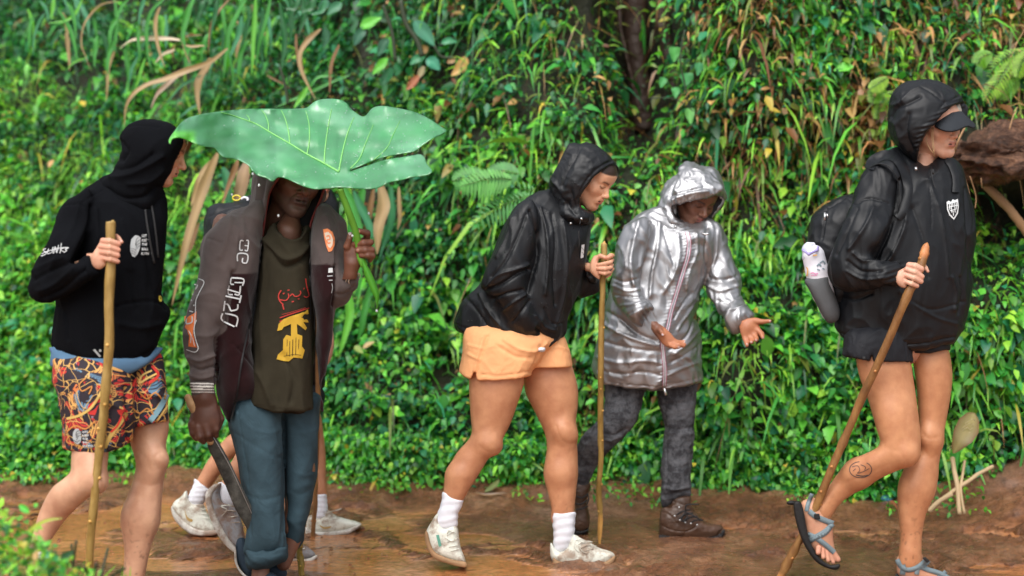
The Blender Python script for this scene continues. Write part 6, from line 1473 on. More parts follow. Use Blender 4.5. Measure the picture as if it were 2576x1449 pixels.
# ================================================================ OLD MAN UNDER THE GIANT LEAF
def build_leafman():
    t = 4.97; sk = (.17, .080, .052)
    root = thing('person', at(650, 1500, t), 'old man in grey and maroon zip hoodie and rolled blue trousers under a giant leaf', 'person')
    # tee
    tee = [(700, 790), (640, 850), (615, 920), (600, 1050), (590, 1250), (560, 1450), (560, 1600), (535, 1750), (525, 1900), (530, 2080), (760, 2160), (945, 2080), (930, 1900), (925, 1700), (925, 1500), (915, 1300), (908, 1100), (905, 900), (890, 820), (800, 780)]
    hemC = P('D', [(400, 480), (480, 480), (540, 495), (620, 512), (780, 523), (893, 506), (980, 500), (980, 800), (400, 800)])
    S = Sculpt(t, box_of(P('C', tee)), .26, .22, 4)
    S.blob(P('C', tee), .155, dt=.0, k=0, full=2.)
    S.prism(hemC, -1, 1, sm=0)
    S.prism(P('C', [(690, 780), (700, 850), (740, 885), (800, 898), (850, 880), (880, 830), (880, 700), (690, 700)]), -1, .04)
    tee_o = garment('tee_shirt', S, M_OLIVE, root, folds=foldfn(.010, 6, (1, 1, .4), .5, seed=131, amp2=.002), creases=[(q, w, a) for q, w, a in [
        (P('C', [(640, 900), (700, 980), (760, 1020), (830, 1000), (890, 940)]), 8, .012), (P('C', [(660, 960), (740, 1060), (830, 1040), (890, 990)]), 7, -.012), (P('D', [(700, 200), (760, 330), (740, 460)]), 7, -.008), (P('D', [(560, 300), (600, 400), (640, 480)]), 7, .007), (P('D', [(540, 488), (780, 514), (893, 498)]), 2, -.003), (P('C', [(700, 855), (745, 895), (800, 908), (855, 890), (885, 838)]), 3, .005)]])
    # jacket, right-hand panel with sleeve (picture left)
    pan = [(560, 660), (520, 700), (440, 735), (350, 800), (290, 850), (262, 900), (250, 1000), (260, 1200), (330, 1450), (330, 1700), (330, 1850), (340, 1960), (420, 2060), (470, 1960), (640, 1830), (600, 1700), (560, 1600), (560, 1450), (590, 1300), (604, 1100), (614, 900), (625, 800), (640, 720), (620, 660)]
    # the lower tail in frame D
    panD = P('C', pan[:8]) + P('D', [(250, 60), (308, 200), (310, 330), (322, 440), (352, 520), (392, 585), (418, 520), (440, 470), (480, 470), (540, 455), (605, 408), (580, 360), (540, 250), (515, 150), (512, 50), (520, -60)]) + P('C', [(604, 1100), (614, 900), (625, 800), (640, 720), (620, 660)])
    S = Sculpt(t, (box_of(panD)[0] - 60, box_of(panD)[1], box_of(panD)[2], box_of(panD)[3]), .32, .2, 3.8)
    S.blob(panD, .150, dt=-.045, k=0, full=1.2)
    slv = P('C', [(400, 760), (330, 815), (285, 860), (262, 910), (245, 1000), (232, 1090), (212, 1200), (180, 1310), (150, 1400), (140, 1460)]) + P('D', [(138, 120), (150, 200), (166, 270), (164, 330), (178, 372), (240, 378), (308, 366), (312, 300), (322, 220), (330, 120), (336, 30)]) + P('C', [(400, 1400), (430, 1280), (450, 1150), (480, 1000), (500, 880), (470, 780)])
    S.blob(slv, .078, dt=-.14, k=.02, full=1.1)
    ff = foldfn(.008, 7, (1., 1, .6), .5, seed=141, amp2=.002, f2=18)
    cr = [(P('C', q), w, a) for q, w, a in [([(440, 1100), (420, 1250), (400, 1400)], 6, -.014), ([(280, 890), (320, 900), (370, 920)], 3, -.004), ([(540, 700), (500, 760), (500, 900)], 8, .006), ([(430, 760), (400, 900), (360, 1000)], 9, .006)]]
    cr += [(P('D', q), w, a) for q, w, a in [([(160, 210), (220, 230), (310, 200)], 5, .010), ([(170, 260), (230, 285), (315, 260)], 5, -.010), ([(165, 310), (230, 330), (305, 310)], 5, .008), ([(500, 60), (470, 200), (445, 330), (425, 460)], 3, .006), ([(410, 130), (460, 180), (560, 300), (605, 400)], 3, -.005), ([(320, 100), (325, 250), (312, 330)], 5, -.014)]]
    (sx0, sy0) = P('C', [(430, 1108)])[0]
    mar = P('C', [(432, 1108), (500, 1104), (640, 1098), (640, 1200)]) + P('D', [(640, 0), (640, 700), (300, 700), (305, 300), (320, 100)]) + P('C', [(400, 1449), (425, 1300)])
    def colp(S_):
        u, v, w = S_.uv; d = polysdf(np.array(mar), u, v); x = sst(1.0, -1.0, d)[:, None]
        return np.array((.105, .083, .078)) * (1 - x) + np.array((.022, .006, .007)) * x
    M_TWO = cloth('grey_and_maroon_fleece', (0, 0, 0), rough=.95, spec=.1, big=(12, .35, .008), fine=(420, .5, .0012), vary=.3, sheen=.15, usecol=True)
    jl = garment('jacket', S, M_TWO, root, folds=ff, creases=cr, colfn=colp)
    # other panel and sleeve (picture right)
    pr = P('C', [(960, 690), (1010, 690), (1050, 730), (1078, 790), (1092, 870), (1108, 960), (1112, 1040), (1130, 1100), (1160, 1130), (1194, 1105), (1188, 1160), (1160, 1220), (1110, 1275), (1060, 1300), (1040, 1400)]) + P('D', [(975, 40), (960, 180), (945, 300), (925, 350), (925, 440), (936, 520), (905, 518), (896, 400), (888, 200), (884, 0)]) + P('C', [(905, 1200), (905, 1000), (910, 860), (930, 760)])
    S = Sculpt(t, box_of(pr), .30, .24, 3.6)
    S.blob(pr, .12, dt=-.02, k=0, full=1.3)
    S.chain(r2('C', [(1075, 820, .0, 46), (1075, 1000, .0, 50), (1080, 1230, -.03, 56)]), k=.04)
    S.chain(r2('C', [(1080, 1225, -.05, 56), (1145, 1160, -.10, 42)]), k=.03)
    mar2 = P('C', [(880, 1052), (1010, 1046), (1050, 1062), (1060, 1130), (1046, 1300), (1040, 1500)]) + P('D', [(990, 100), (960, 560), (860, 560), (860, 0)])
    def colr(S_):
        u, v, w = S_.uv; d = polysdf(np.array(mar2), u, v); x = sst(1.0, -1.0, d)[:, None]
        return np.array((.105, .083, .078)) * (1 - x) + np.array((.022, .006, .007)) * x
    jr = garment('jacket_front', S, M_TWO, root, folds=ff, colfn=colr, creases=[(P('C', q), w, a) for q, w, a in [([(1060, 1060), (1056, 1180), (1046, 1300)], 5, -.014), ([(1000, 760), (1040, 900), (1050, 1040)], 8, .008), ([(1090, 900), (1060, 960), (1060, 1060)], 5, -.008), ([(1060, 1230), (1120, 1230), (1170, 1180)], 5, -.006)]])
    # zip edges
    bvj = caster([jl, jr, tee_o])
    strokes('zip_edge', 'C', [([(612, 900), (606, 1000), (598, 1100), (590, 1200), (580, 1300)], 9)], bvj, M_BLACK, root, off=.006)
    strokes('zip_edge', 'D', [([(508, 20), (490, 100), (465, 220), (448, 330), (432, 450), (402, 560)], 9)], bvj, M_BLACK, root, off=.006)
    strokes('zip_edge', 'C', [([(908, 850), (906, 1000), (908, 1200), (910, 1380)], 8)], bvj, M_BLACK, root, off=.006)
    # hood, grey outside, maroon edge, black inside
    hood = [(650, 470), (600, 470), (566, 500), (552, 560), (545, 640), (532, 700), (520, 760), (540, 830), (590, 900), (620, 930), (760, 900), (900, 860), (935, 780), (965, 700), (1000, 640), (1000, 560), (980, 480), (930, 450), (800, 440)]
    S = Sculpt(t, box_of(P('C', hood)), .22, .22, 3)
    S.blob(P('C', hood), .150, dt=.05, k=0, full=1.1)
    ho = [(716, 525), (680, 570), (656, 620), (640, 700), (628, 790), (616, 880), (620, 1000), (900, 1000), (903, 860), (920, 780), (950, 710), (980, 630), (990, 560), (960, 480), (860, 440), (760, 460)]
    S.prism(P('C', ho), -.5, .10, k=.01)
    garment('hood', S, M_GREY, root, folds=foldfn(.007, 8, (1, 1, .4), .5, seed=151, amp2=.002), creases=[(P('C', [(600, 500), (590, 620), (570, 740)]), 8, .008), (P('C', [(640, 520), (615, 640), (595, 780)]), 6, -.008)])
    part_blob('hood_lining', 'C', t, [(700, 500), (640, 640), (600, 850), (620, 1000), (760, 1050), (900, 1000), (915, 850), (990, 620), (960, 450), (800, 420)], .03, M_BLACK, root, dt=.10, step=3)
    hl = P('C', [(722, 520), (684, 570), (659, 620), (643, 700), (630, 790), (617, 885)])
    pth = [at(a[0], a[1], t + .05 - .15 * math.sqrt(max(0, 1 - ((a[0] - 712) / 112.) ** 2)) * .8) for a in smoothpoly(hl, 4, closed=False)]
    tubeobj('hood_trim', np.array(pth), .0045, plain('dark_red_trim', (.16, .020, .015), .8), root, n=6)
    hr_ = P('C', [(992, 590), (968, 660), (938, 730), (912, 800), (904, 870)])
    tubeobj('hood_trim', np.array([at(a[0], a[1], t + .0) for a in smoothpoly(hr_, 4, closed=False)]), .0045, plain('dark_red_trim', (.16, .020, .015), .8), root, n=6)
    hc = (644 + 612 / 5.0218, 429.3 + 150 / 5.0218)
    hm = headmesh(hc, t - .015, 22, 8, -12, 1.10, skin=sk, lip=(.10, .035, .028), brow=(.03, .025, .022), old=1., nose=1.3, lips=1.1, gape=.0012, cran=.3)
    # neck and chest skin
    nk = core(t, [[(402.5 + 790 / 2.4, 228.1 + 780 / 2.4, .03, 22), (402.5 + 770 / 2.4, 228.1 + 850 / 2.4, .0, 30)], [(402.5 + 775 / 2.4, 228.1 + 895 / 2.4, .045, 38), (402.5 + 760 / 2.4, 228.1 + 1000 / 2.4, .02, 42), (700, 780, .02, 50), (690, 1000, .02, 45)], [(640, 1000, .0, 36), (640, 1180, -.02, 32), (650, 1400, -.02, 25)], [(750, 1000, .03, 36), (760, 1180, .03, 30), (730, 1330, .05, 20)]], sk, step=5)
    # hand holding the leaf stalk
    h1 = hand('f4', t - .14, [(1150, 900), (1112, 980), (1108, 1080), (1120, 1190), (1150, 1290), (1220, 1320), (1280, 1260), (1330, 1180), (1340, 1060), (1300, 950), (1230, 900)], .017,
              [[(1150, 960, -.010, 46), (1182, 860, -.016, 38), (1190, 805, -.012, 32)], [(1310, 900, .012, 42), (1400, 870, .008, 44), (1405, 790, -.010, 42), (1300, 762, -.030, 36)], [(1260, 930, -.012, 44), (1360, 915, -.030, 46), (1450, 905, -.018, 42)], [(1290, 1005, -.024, 40), (1380, 1005, -.034, 42), (1465, 1000, -.020, 42)], [(1330, 1070, -.024, 38), (1410, 1070, -.032, 40), (1470, 1075, -.018, 40), (1440, 1130, -.004, 34)]],
              skin=(.13, .052, .030), warm=(.22, .085, .045), extra=[[(1210, 1180, .0, 78), (1190, 1330, .01, 78), (1150, 1420, .02, 78)]], near=.10, far=.09, nails=[(1186, 792, 22, (.42, .34, .32)), (1285, 1005, 18, (.36, .18, .12)), (1300, 765, 20, (.34, .17, .10))])
    # hand with the machete
    h2 = hand('D', t - .16, [(190, 425), (185, 480), (170, 540), (160, 600), (180, 650), (215, 680), (270, 670), (320, 630), (345, 570), (330, 500), (306, 425)], .030,
              [[(180, 590, -.01, 22), (186, 640, -.012, 20), (205, 670, .006, 17)], [(210, 610, -.016, 24), (222, 660, -.018, 22), (245, 688, .004, 18)], [(255, 600, -.014, 24), (270, 650, -.016, 22), (285, 680, .006, 17)], [(300, 570, -.006, 22), (315, 620, -.008, 20), (318, 655, .008, 16)], [(320, 500, .01, 22), (345, 560, .012, 20), (330, 610, .014, 17)]],
              skin=(.080, .034, .022), warm=(.12, .05, .03), extra=[[(245, 440, .0, 62), (250, 380, .0, 58)]], step=2., near=.09, far=.09)
    # ankle of the standing leg and the trailing one
    an = core(t, [[(402.5 + 570 / 2.251, 805 + 1330 / 2.251, -.02, 24), (402.5 + 570 / 2.251, 805 + 1460 / 2.251, -.02, 20), (402.5 + 560 / 2.251, 805 + 1540 / 2.251, -.02, 24)], [(402.5 + 760 / 2.251, 805 + 1230 / 2.251, .05, 20), (402.5 + 700 / 2.251, 805 + 1380 / 2.251, .05, 18)]], sk, step=3)
    arms = core(t, [[(560, 560, -.05, 24), (520, 720, -.12, 18), (512, 960, -.14, 14)], [(840, 570, .0, 22), (852, 720, -.02, 18), (880, 705, -.1, 13)]], sk)
    V, F, C = join([hm, nk, h1, h2, an, arms])
    mk('body', V, F, M_SKIN, root, cols=C)
    # striped cuffs
    def cuffcol(axis, c0, per, nstr):
        def fn(S_):
            u, v, w = S_.uv; x = (u * axis[0] + v * axis[1] - c0) / per
            s = ((x % 1) < .45) & (x > 0) & (x < nstr)
            return np.where(s[:, None], np.array((.62, .58, .52)), np.array((.10, .08, .075)))
        return fn
    M_CUFF = cloth('striped_rib_knit', (0, 0, 0), rough=.95, spec=.1, big=None, fine=(500, .5, .001), vary=.2, usecol=True)
    rib = lambda L, u, v, N: .0010 * np.sin(u * 1.5)
    part_blob('cuff', 'D', t, [(172, 350), (176, 400), (184, 442), (245, 446), (310, 436), (308, 390), (304, 348), (240, 340)], .052, M_CUFF, root, dt=-.145, step=2.2, folds=rib, full=1.4, colfn=cuffcol((-.02, 1), 805 + 356 / 2.251 - .02 * 500, 7.2, 3.4))
    part_chain('cuff', 'C', t, [(1120, 1180, -.085, 46), (1160, 1135, -.115, 42)], M_GREY, root, step=2.2)
    (c1, c2) = P('C', [(1160, 1135)])[0]
    for k, rr in enumerate((17.5, 15.0)):
        ax = np.array([.62, -.50, -.60]); ax /= np.linalg.norm(ax)
        cen = at(c1 + k * 3, c2 - k * 3, t - .115 - k * .01)
        a = np.cross(ax, [0, 0, 1.]); a /= np.linalg.norm(a); b_ = np.cross(ax, a)
        mk_r = [cen + (a * math.cos(h) + b_ * math.sin(h)) * (.0255 - k * .002) + ax * (k * .006) for h in np.linspace(0, 2 * math.pi, 25)]
        tubeobj('cuff_stripe', np.array(mk_r), .0022, plain('cream_stripe', (.55, .48, .40), .9), root, n=5, cap=False)
    # trousers
    L_ = [(420, 440), (396, 520), (384, 590), (400, 650), (420, 710), (440, 800), (455, 900), (470, 980), (482, 1060), (490, 1160), (482, 1260), (480, 1330), (600, 1345), (722, 1325), (716, 1230), (708, 1130), (706, 1000), (704, 860), (698, 700), (690, 580), (680, 460), (560, 420)]
    R_ = [(640, 420), (650, 540), (680, 700), (700, 860), (705, 1000), (706, 1130), (712, 1260), (760, 1300), (800, 1265), (838, 1130), (858, 1040), (872, 960), (884, 860), (890, 740), (893, 620), (898, 500), (890, 420)]
    S = Sculpt(t, box_of(P('D', L_), P('D', R_)), .22, .26, 3.8)
    S.blob(P('D', R_), .105, dt=.07, k=0, full=1.3)
    S2 = Sculpt(t, box_of(P('D', L_), P('D', R_)), .22, .26, 3.8); S2.blob(P('D', L_), .115, dt=-.02, k=0, full=1.4)
    S.F = smin(S.F, S2.F, .01)
    garment('trousers', S, M_DENIM, root, folds=foldfn(.006, 6, (1, 1, .4), .6, seed=161, amp2=.003, f2=14), creases=[(P('D', q), w, a) for q, w, a in [
        ([(700, 560), (702, 800), (706, 1000), (706, 1200)], 5, -.010), ([(430, 520), (520, 620), (620, 640), (680, 620)], 6, .002), ([(420, 640), (520, 700), (620, 760), (690, 780)], 6, -.002), ([(470, 980), (580, 1020), (700, 990)], 6, -.002), 
        ([(730, 620), (800, 640), (880, 620)], 6, .002), ([(760, 860), (820, 880), (880, 870)], 6, .002), ([(740, 960), (800, 990), (865, 950)], 6, -.002), ([(440, 500), (470, 700), (500, 900), (520, 1250)], 2.2, -.003)]])
    part_blob('trouser_cuff', 'D', t, [(476, 1285), (480, 1350), (492, 1400), (520, 1414), (600, 1408), (670, 1380), (720, 1350), (722, 1290), (716, 1270), (600, 1295), (500, 1290)], .098, M_DENIM, root, dt=-.02, step=3, full=1.3, folds=foldfn(.004, 10, seed=166))
    s1 = part_blob('shoe', 'D', t, [(440, 1240), (428, 1290), (430, 1350), (450, 1400), (480, 1440), (510, 1460), (530, 1420), (510, 1350), (495, 1280), (478, 1235)], .045, M_NAVYSHOE, root, dt=.10, step=2.6, full=1.3)
    part_blob('sole', 'D', t, [(428, 1270), (420, 1350), (440, 1410), (480, 1460), (520, 1480), (515, 1465), (470, 1430), (440, 1380)], .046, M_WSOLE, s1, dt=.10, R=.008, step=2.6)
    s2 = part_blob('shoe', 'D', t, [(520, 1500), (520, 1560), (700, 1575), (780, 1560), (770, 1520), (700, 1490), (640, 1430), (560, 1440)], .05, M_NAVYSHOE, root, dt=-.01, step=3, full=1.3)
    part_blob('shoe', 'D', t, [(600, 1400), (610, 1450), (680, 1470), (720, 1440), (700, 1390), (660, 1370)], .045, M_NAVYSHOE, root, dt=.10, step=3, full=1.3)
    # ---- prints
    tb = caster([tee_o])
    R = lambda pts, w: (pts, w)
    strokes('red_script', 'C', [R([(732, 1205), (716, 1235), (722, 1268), (745, 1292)], 7), R([(722, 1262), (760, 1266), (778, 1245), (774, 1225)], 6), R([(742, 1228), (752, 1222)], 7), R([(786, 1240), (800, 1228), (815, 1242), (838, 1238), (850, 1222), (846, 1208)], 6), R([(770, 1206), (782, 1203)], 6), R([(796, 1275), (808, 1272)], 7), R([(832, 1258), (842, 1256)], 6), R([(740, 1292), (748, 1322)], 7), R([(868, 1240), (884, 1248), (900, 1240)], 6), R([(880, 1135), (886, 1180), (902, 1240)], 7), R([(868, 1200), (872, 1190)], 5)], tb, M_RED, root, off=.004)
    strokes('red_line', 'C', [R([(724, 1372), (780, 1352), (840, 1332), (902, 1312)], 6), R([(735, 1352), (800, 1335), (880, 1310)], 2.5), R([(722, 1395), (770, 1376)], 8)], tb, M_RED, root, off=.004)
    yl = [[(664, 62), (672, 22), (700, -5), (742, -22), (800, -40), (838, -60), (842, -35), (800, -15), (836, 0), (842, 14), (812, 12), (832, 44), (824, 58), (796, 36), (775, 22), (778, 80), (806, 90), (804, 150), (820, 170), (806, 218), (756, 212), (730, 234), (700, 232), (660, 222), (668, 196), (696, 170), (698, 110), (716, 84), (742, 92), (742, 22), (700, 40), (690, 56)]]
    decal('yellow_emblem', 'D', yl, tb, M_YEL, root, off=.004, step=5.)
    strokes('emblem_lines', 'D', [([(720, 110), (718, 200)], 3), ([(735, 120), (734, 205)], 3), ([(752, 110), (750, 205)], 4), ([(770, 100), (768, 200)], 3), ([(786, 110), (784, 165)], 3), ([(700, 205), (760, 195), (800, 200)], 2.5)], tb, M_OLIVE, root, off=.0055)
    jb = caster([jl])
    def run(s_, x, y, sz, **kw): textdecal('jacket_lettering', s_, 'C', x, y, sz, jb, M_PRINT, root, **kw)
    strokes('panel_letter', 'C', [R([(505, 908), (486, 908), (482, 960), (500, 962)], 7), R([(520, 905), (534, 908), (528, 965), (512, 962)], 7), R([(512, 935), (532, 938)], 6)], jb, M_PRINT, root, off=.005)
    strokes('panel_letter', 'C', [R([(468, 1030), (472, 985), (528, 990), (524, 1038), (498, 1036), (500, 1010)], 8)], jb, M_PRINT, root, off=.005)
    LT = [[R([(430, 1130), (426, 1165), (446, 1170)], 8), R([(432, 1130), (504, 1138), (498, 1178)], 9), R([(450, 1158), (500, 1160)], 7)], [R([(408, 1200), (482, 1222)], 8), R([(418, 1176), (412, 1226), (440, 1232)], 8), R([(486, 1180), (478, 1232), (450, 1228)], 9)], [R([(396, 1240), (480, 1258)], 9), R([(490, 1236), (480, 1282)], 10)], [R([(388, 1290), (410, 1292), (428, 1330)], 9), R([(392, 1270), (384, 1330)], 8), R([(428, 1330), (466, 1320), (470, 1290)], 9)], [R([(378, 1345), (374, 1385), (450, 1425)], 9), R([(392, 1345), (466, 1366), (460, 1425)], 9)]]
    for l in LT: strokes('panel_letter', 'C', l, jb, M_PRINT, root, off=.005)
    # the long frame on the sleeve with its orange panel
    strokes('sleeve_outline', 'C', [R([(232, 1135), (266, 1156), (236, 1220), (216, 1270), (214, 1330), (206, 1449)], 5)], jb, M_PRINT, root, off=.005)
    strokes('sleeve_outline', 'D', [R([(206, 0), (192, 50), (202, 110), (216, 160), (196, 182), (150, 168)], 5)], jb, M_PRINT, root, off=.005)
    decal('orange_panel', 'D', [[(138, -20), (206, -50), (204, 10), (186, 60), (196, 120), (208, 156), (160, 150), (166, 90), (140, 40)]], jb, M_ORANGE, root, off=.004)
    strokes('panel_letter', 'D', [R([(150, -8), (150, 20), (180, 12), (182, -20)], 7), R([(162, 60), (176, 90), (172, 130)], 5), R([(184, 100), (196, 148)], 4)], jb, M_PRINT, root, off=.006)
    strokes('panel_letter', 'C', [R([(206, 1170), (226, 1175), (214, 1200)], 7), R([(196, 1230), (218, 1236)], 7), R([(188, 1262), (206, 1300)], 7), R([(176, 1330), (200, 1336)], 7)], jb, M_PRINT, root, off=.006)
    jb2 = caster([jr])
    ring = [(1012 + 44 * math.cos(a), 902 + 70 * math.sin(a)) for a in np.linspace(-1.75, 1.95, 18)]
    decal('round_badge', 'C', [[(985, 838), (1012, 832), (1040, 850), (1056, 890), (1054, 935), (1038, 968), (1018, 974), (1004, 940), (992, 890)]], jb2, plain('orange_badge', (.80, .24, .08), .7), root, off=.004)
    decal('badge_field', 'C', [[(992, 860), (1014, 852), (1034, 868), (1045, 900), (1042, 932), (1028, 952), (1014, 940), (1004, 905)]], jb2, plain('cream_badge', (.72, .58, .45), .7), root, off=.0055)
    strokes('badge_letter', 'C', [R([(1004, 880), (1022, 876), (1026, 896), (1008, 902), (1016, 922), (1030, 916)], 7)], jb2, plain('orange_badge', (.80, .24, .08), .7), root, off=.007)
    for q in ([(1018, 1072), (1042, 1070), (1044, 1098), (1016, 1100)],): decal('chest_mark', 'C', [q], jb2, M_PRINT, root, off=.004)
    strokes('chest_mark', 'C', [R([(1010, 1120), (1042, 1118)], 7), R([(1020, 1145), (1042, 1144)], 6), R([(1024, 1082), (1038, 1080)], 0.5), R([(1038, 1165), (1042, 1190), (1036, 1222)], 4)], jb2, M_PRINTG, root, off=.004)
    return root

def build_machete():
    t = 4.80
    root = thing('machete', at(660, 1370, t), 'long worn machete with wooden grip hanging from the old man\'s hand', 'machete')
    bl = P('D', [(268, 712), (300, 655), (320, 668), (352, 722), (395, 800), (432, 880), (470, 955), (512, 1040), (540, 1105), (560, 1170), (568, 1230), (571, 1282), (556, 1288), (532, 1262), (500, 1196), (462, 1130), (430, 1078), (400, 1010), (370, 935), (338, 865), (305, 790)])
    q = smoothpoly(bl, 2); v2, f2 = cdt([tuple(a) for a in q], 5.)
    d = -polysdf(q, v2[:, 0], v2[:, 1]); th = np.clip(d / 6., 0, 1) * .0022 + .0004
    tt = t + .02 + (v2[:, 1] - 1100) * .0003
    W = np.concatenate([at(v2[:, 0], v2[:, 1], tt - th), at(v2[:, 0], v2[:, 1], tt + th)]); n = len(v2); k = len(q)
    F = list(f2) + [tuple(n + i for i in reversed(f)) for f in f2] + [(i, n + i, n + (i + 1) % k, (i + 1) % k) for i in range(k)]
    m, nt, b = newmat('worn_blade_steel')
    c = ramp(nt, tex(nt, 22, 6, .7), [(.35, (.025, .026, .024)), (.55, (.07, .073, .066)), (.75, (.16, .165, .15))])
    nt.links.new(c, b.inputs['Base Color']); b.inputs['Metallic'].default_value = .55; b.inputs['Roughness'].default_value = .42
    bump(nt, [(tex(nt, 60, 4), .4, .002)], b)
    mk('blade', W, F, m, root, smooth=False)
    tubeobj('blade_spine', np.array([at(a[0], a[1], t + .018 + (a[1] - 1100) * .0003) for a in smoothpoly(P('D', [(300, 660), (345, 735), (395, 825), (440, 920), (490, 1030), (530, 1120), (552, 1200)]), 4, closed=False)]), .0014, M_STEEL, root, n=5)
    part_chain('handle', 'D', t, [(160, 440, .0, 22), (178, 480, .0, 24), (230, 580, .01, 22), (285, 690, .02, 20)], plain('pale_worn_wood', (.34, .20, .09), .7, bumps=(30, .4, .004)), root, step=2.2)
    return root

def build_giant_leaf():
    t = 4.70
    root = thing('giant_leaf', at(*P('C', [(1200, 900)])[0], t), 'giant heart-shaped green leaf with pale veins held up as an umbrella', 'leaf')
    out = [(52, 300), (62, 278), (90, 240), (130, 190), (180, 160), (260, 140), (360, 125), (480, 112), (610, 108), (740, 110), (860, 106), (890, 100), (920, 75), (960, 55), (1030, 48), (1090, 55), (1130, 78), (1150, 105), (1190, 138), (1228, 156), (1252, 140), (1275, 110), (1310, 95), (1350, 92), (1420, 102), (1500, 118), (1570, 140), (1640, 178), (1695, 215), (1730, 240), (1700, 262), (1650, 285), (1590, 325), (1560, 350), (1525, 368), (1440, 382), (1350, 400), (1260, 432), (1190, 462), (1150, 478),
           (1155, 484), (1200, 470), (1270, 446), (1350, 420), (1440, 404), (1520, 392), (1570, 384), (1595, 400), (1610, 440), (1636, 470), (1640, 492), (1600, 512), (1520, 520), (1450, 540), (1380, 552), (1330, 580), (1270, 592), (1180, 588), (1080, 582), (1010, 588), (940, 592), (880, 580), (830, 560), (770, 532), (715, 520), (680, 545), (640, 525), (590, 510), (555, 480), (535, 450), (480, 420), (430, 405), (385, 400), (350, 370), (330, 345), (300, 338), (250, 330), (200, 312), (150, 290), (110, 280), (80, 285), (68, 300), (62, 318), (54, 312)]
    q = P('C', out); q = smoothpoly(q, 3)
    v2, f2 = cdt([tuple(a) for a in q], 4.2)
    u, v = v2[:, 0], v2[:, 1]
    cx = 402.5 + (u * 0); X = (u - 402.5) * 2.4007; Y = (v - 228.1) * 2.4007
    # distance: tipped so the far edge is higher and further; a funnel towards the stalk
    low = np.interp(X, [50, 300, 700, 1080, 1640], [300, 340, 540, 590, 500])
    s_ = (low - Y) / 450.
    dep = t + .42 * s_ + .02 * np.exp(-((X - 1080) / 300.) ** 2 - ((Y - 470) / 130.) ** 2)
    frontlobe = (X > 1140) & (Y > np.interp(X, [1140, 1190, 1260, 1350, 1440, 1530, 1600], [480, 466, 439, 410, 393, 380, 372]))
    dep = dep - np.where(frontlobe, .085 * sst(1140, 1400, X), 0)
    rip = .008 * np.sin((X * .8 - Y) * .024) + .012 * noise(np.stack([X * .010, Y * .016, X * 0], -1))
    dsd = -polysdf(q, u, v)
    edge = np.exp(-dsd / 10.)
    dep = dep + rip + edge * .016 * np.sin(X * .045) + edge * .004 * np.sin(X * .11)
    # curled tip at the left
    dep = dep - .30 * sst(480, 80, X)
    veins = [([(1080, 490), (990, 438), (890, 385), (785, 320), (655, 245), (590, 205), (520, 178), (440, 150), (370, 132)], 9), ([(992, 440), (996, 360), (1010, 250), (1024, 170), (1036, 110)], 6.5), ([(1080, 488), (1100, 380), (1125, 280), (1150, 210), (1172, 160)], 7), ([(1150, 470), (1205, 410), (1240, 320), (1270, 250), (1288, 205)], 5.5), ([(1290, 420), (1370, 345), (1405, 270), (1450, 180)], 4.5),
             ([(888, 382), (902, 300), (900, 200), (880, 120)], 6), ([(784, 318), (775, 240), (755, 165), (730, 115)], 6), ([(655, 243), (655, 200), (638, 150), (612, 115)], 5), ([(542, 188), (538, 165), (522, 145)], 4.5),
             ([(1080, 490), (1180, 480), (1330, 470), (1500, 450)], 4), ([(990, 440), (900, 470), (800, 500)], 3.5), ([(890, 385), (780, 400), (660, 440)], 3.5), ([(785, 320), (640, 340), (520, 380)], 3.5), ([(655, 245), (520, 260), (400, 320)], 3.5), ([(1080, 490), (1060, 530), (1040, 575)], 4), ([(1080, 490), (1200, 530), (1300, 560)], 3.5)]
    vein = np.zeros(len(u)); 
    for pts, w in veins:
        dd = linedist(smoothpoly(P('C', pts), 4, closed=False), u, v); vein = np.maximum(vein, np.exp(-(dd / (w * .75)) ** 2))
    vb = np.zeros(len(u))
    for pts, w in veins:
        dd = linedist(smoothpoly(P('C', pts), 4, closed=False), u, v); vb = np.maximum(vb, np.exp(-(dd / 22.) ** 2))
    dep = dep + .010 * vb      # the blade puckers down along each vein
    W = at(u, v, dep); th = .0012
    n = len(u); k = len(q)
    W2 = np.concatenate([W, W + np.array([0, .002, -.0022])])
    F = list(f2) + [tuple(n + i for i in reversed(f)) for f in f2] + [(i, n + i, n + (i + 1) % k, (i + 1) % k) for i in range(k)]
    g1 = np.array((.04, .29, .09))
    nz = fbm(np.stack([X * .006, Y * .01, X * 0], -1), 3)[:, None]
    wx = np.clip(.12 + .5 * fbm(np.stack([X * .0035, Y * .008, X * 0 + 9], -1), 3) - .5 * np.exp(-((X - 1000) / 170) ** 2 - ((Y - 330) / 130.) ** 2), 0, .5)[:, None]; C = g1 * (1 + .25 * nz); C = C * (1 - wx) + np.array((.22, .54, .33)) * wx; tipc = (sst(235, 190, X) * sst(225, 262, Y + (X - 60) * .0))[:, None]; C = C * (1 - tipc) + np.array((.10, .52, .02)) * tipc  # pale mint patches: waxy bloom with the sky's sheen painted into the colour
    C = C * (1 - .0 * vein[:, None])
    m, nt, b = newmat('giant_leaf_blade')
    c = attr(nt)
    nt.links.new(c, b.inputs['Base Color']); b.inputs['Specular IOR Level'].default_value = .6
    rr = ramp(nt, tex(nt, 9, 5, .6), [(.35, .28), (.65, .48)]); nt.links.new(rr, b.inputs['Roughness'])
    b.inputs['Coat Weight'].default_value = 1.; b.inputs['Coat Roughness'].default_value = .38; b.inputs['Coat IOR'].default_value = 1.9
    tr = nt.nodes.new('ShaderNodeBsdfTranslucent'); nt.links.new(mixc(nt, 1., c, (1.2, 1.9, .5), 'MULTIPLY'), tr.inputs['Color'])
    mx = nt.nodes.new('ShaderNodeMixShader'); mx.inputs[0].default_value = .25
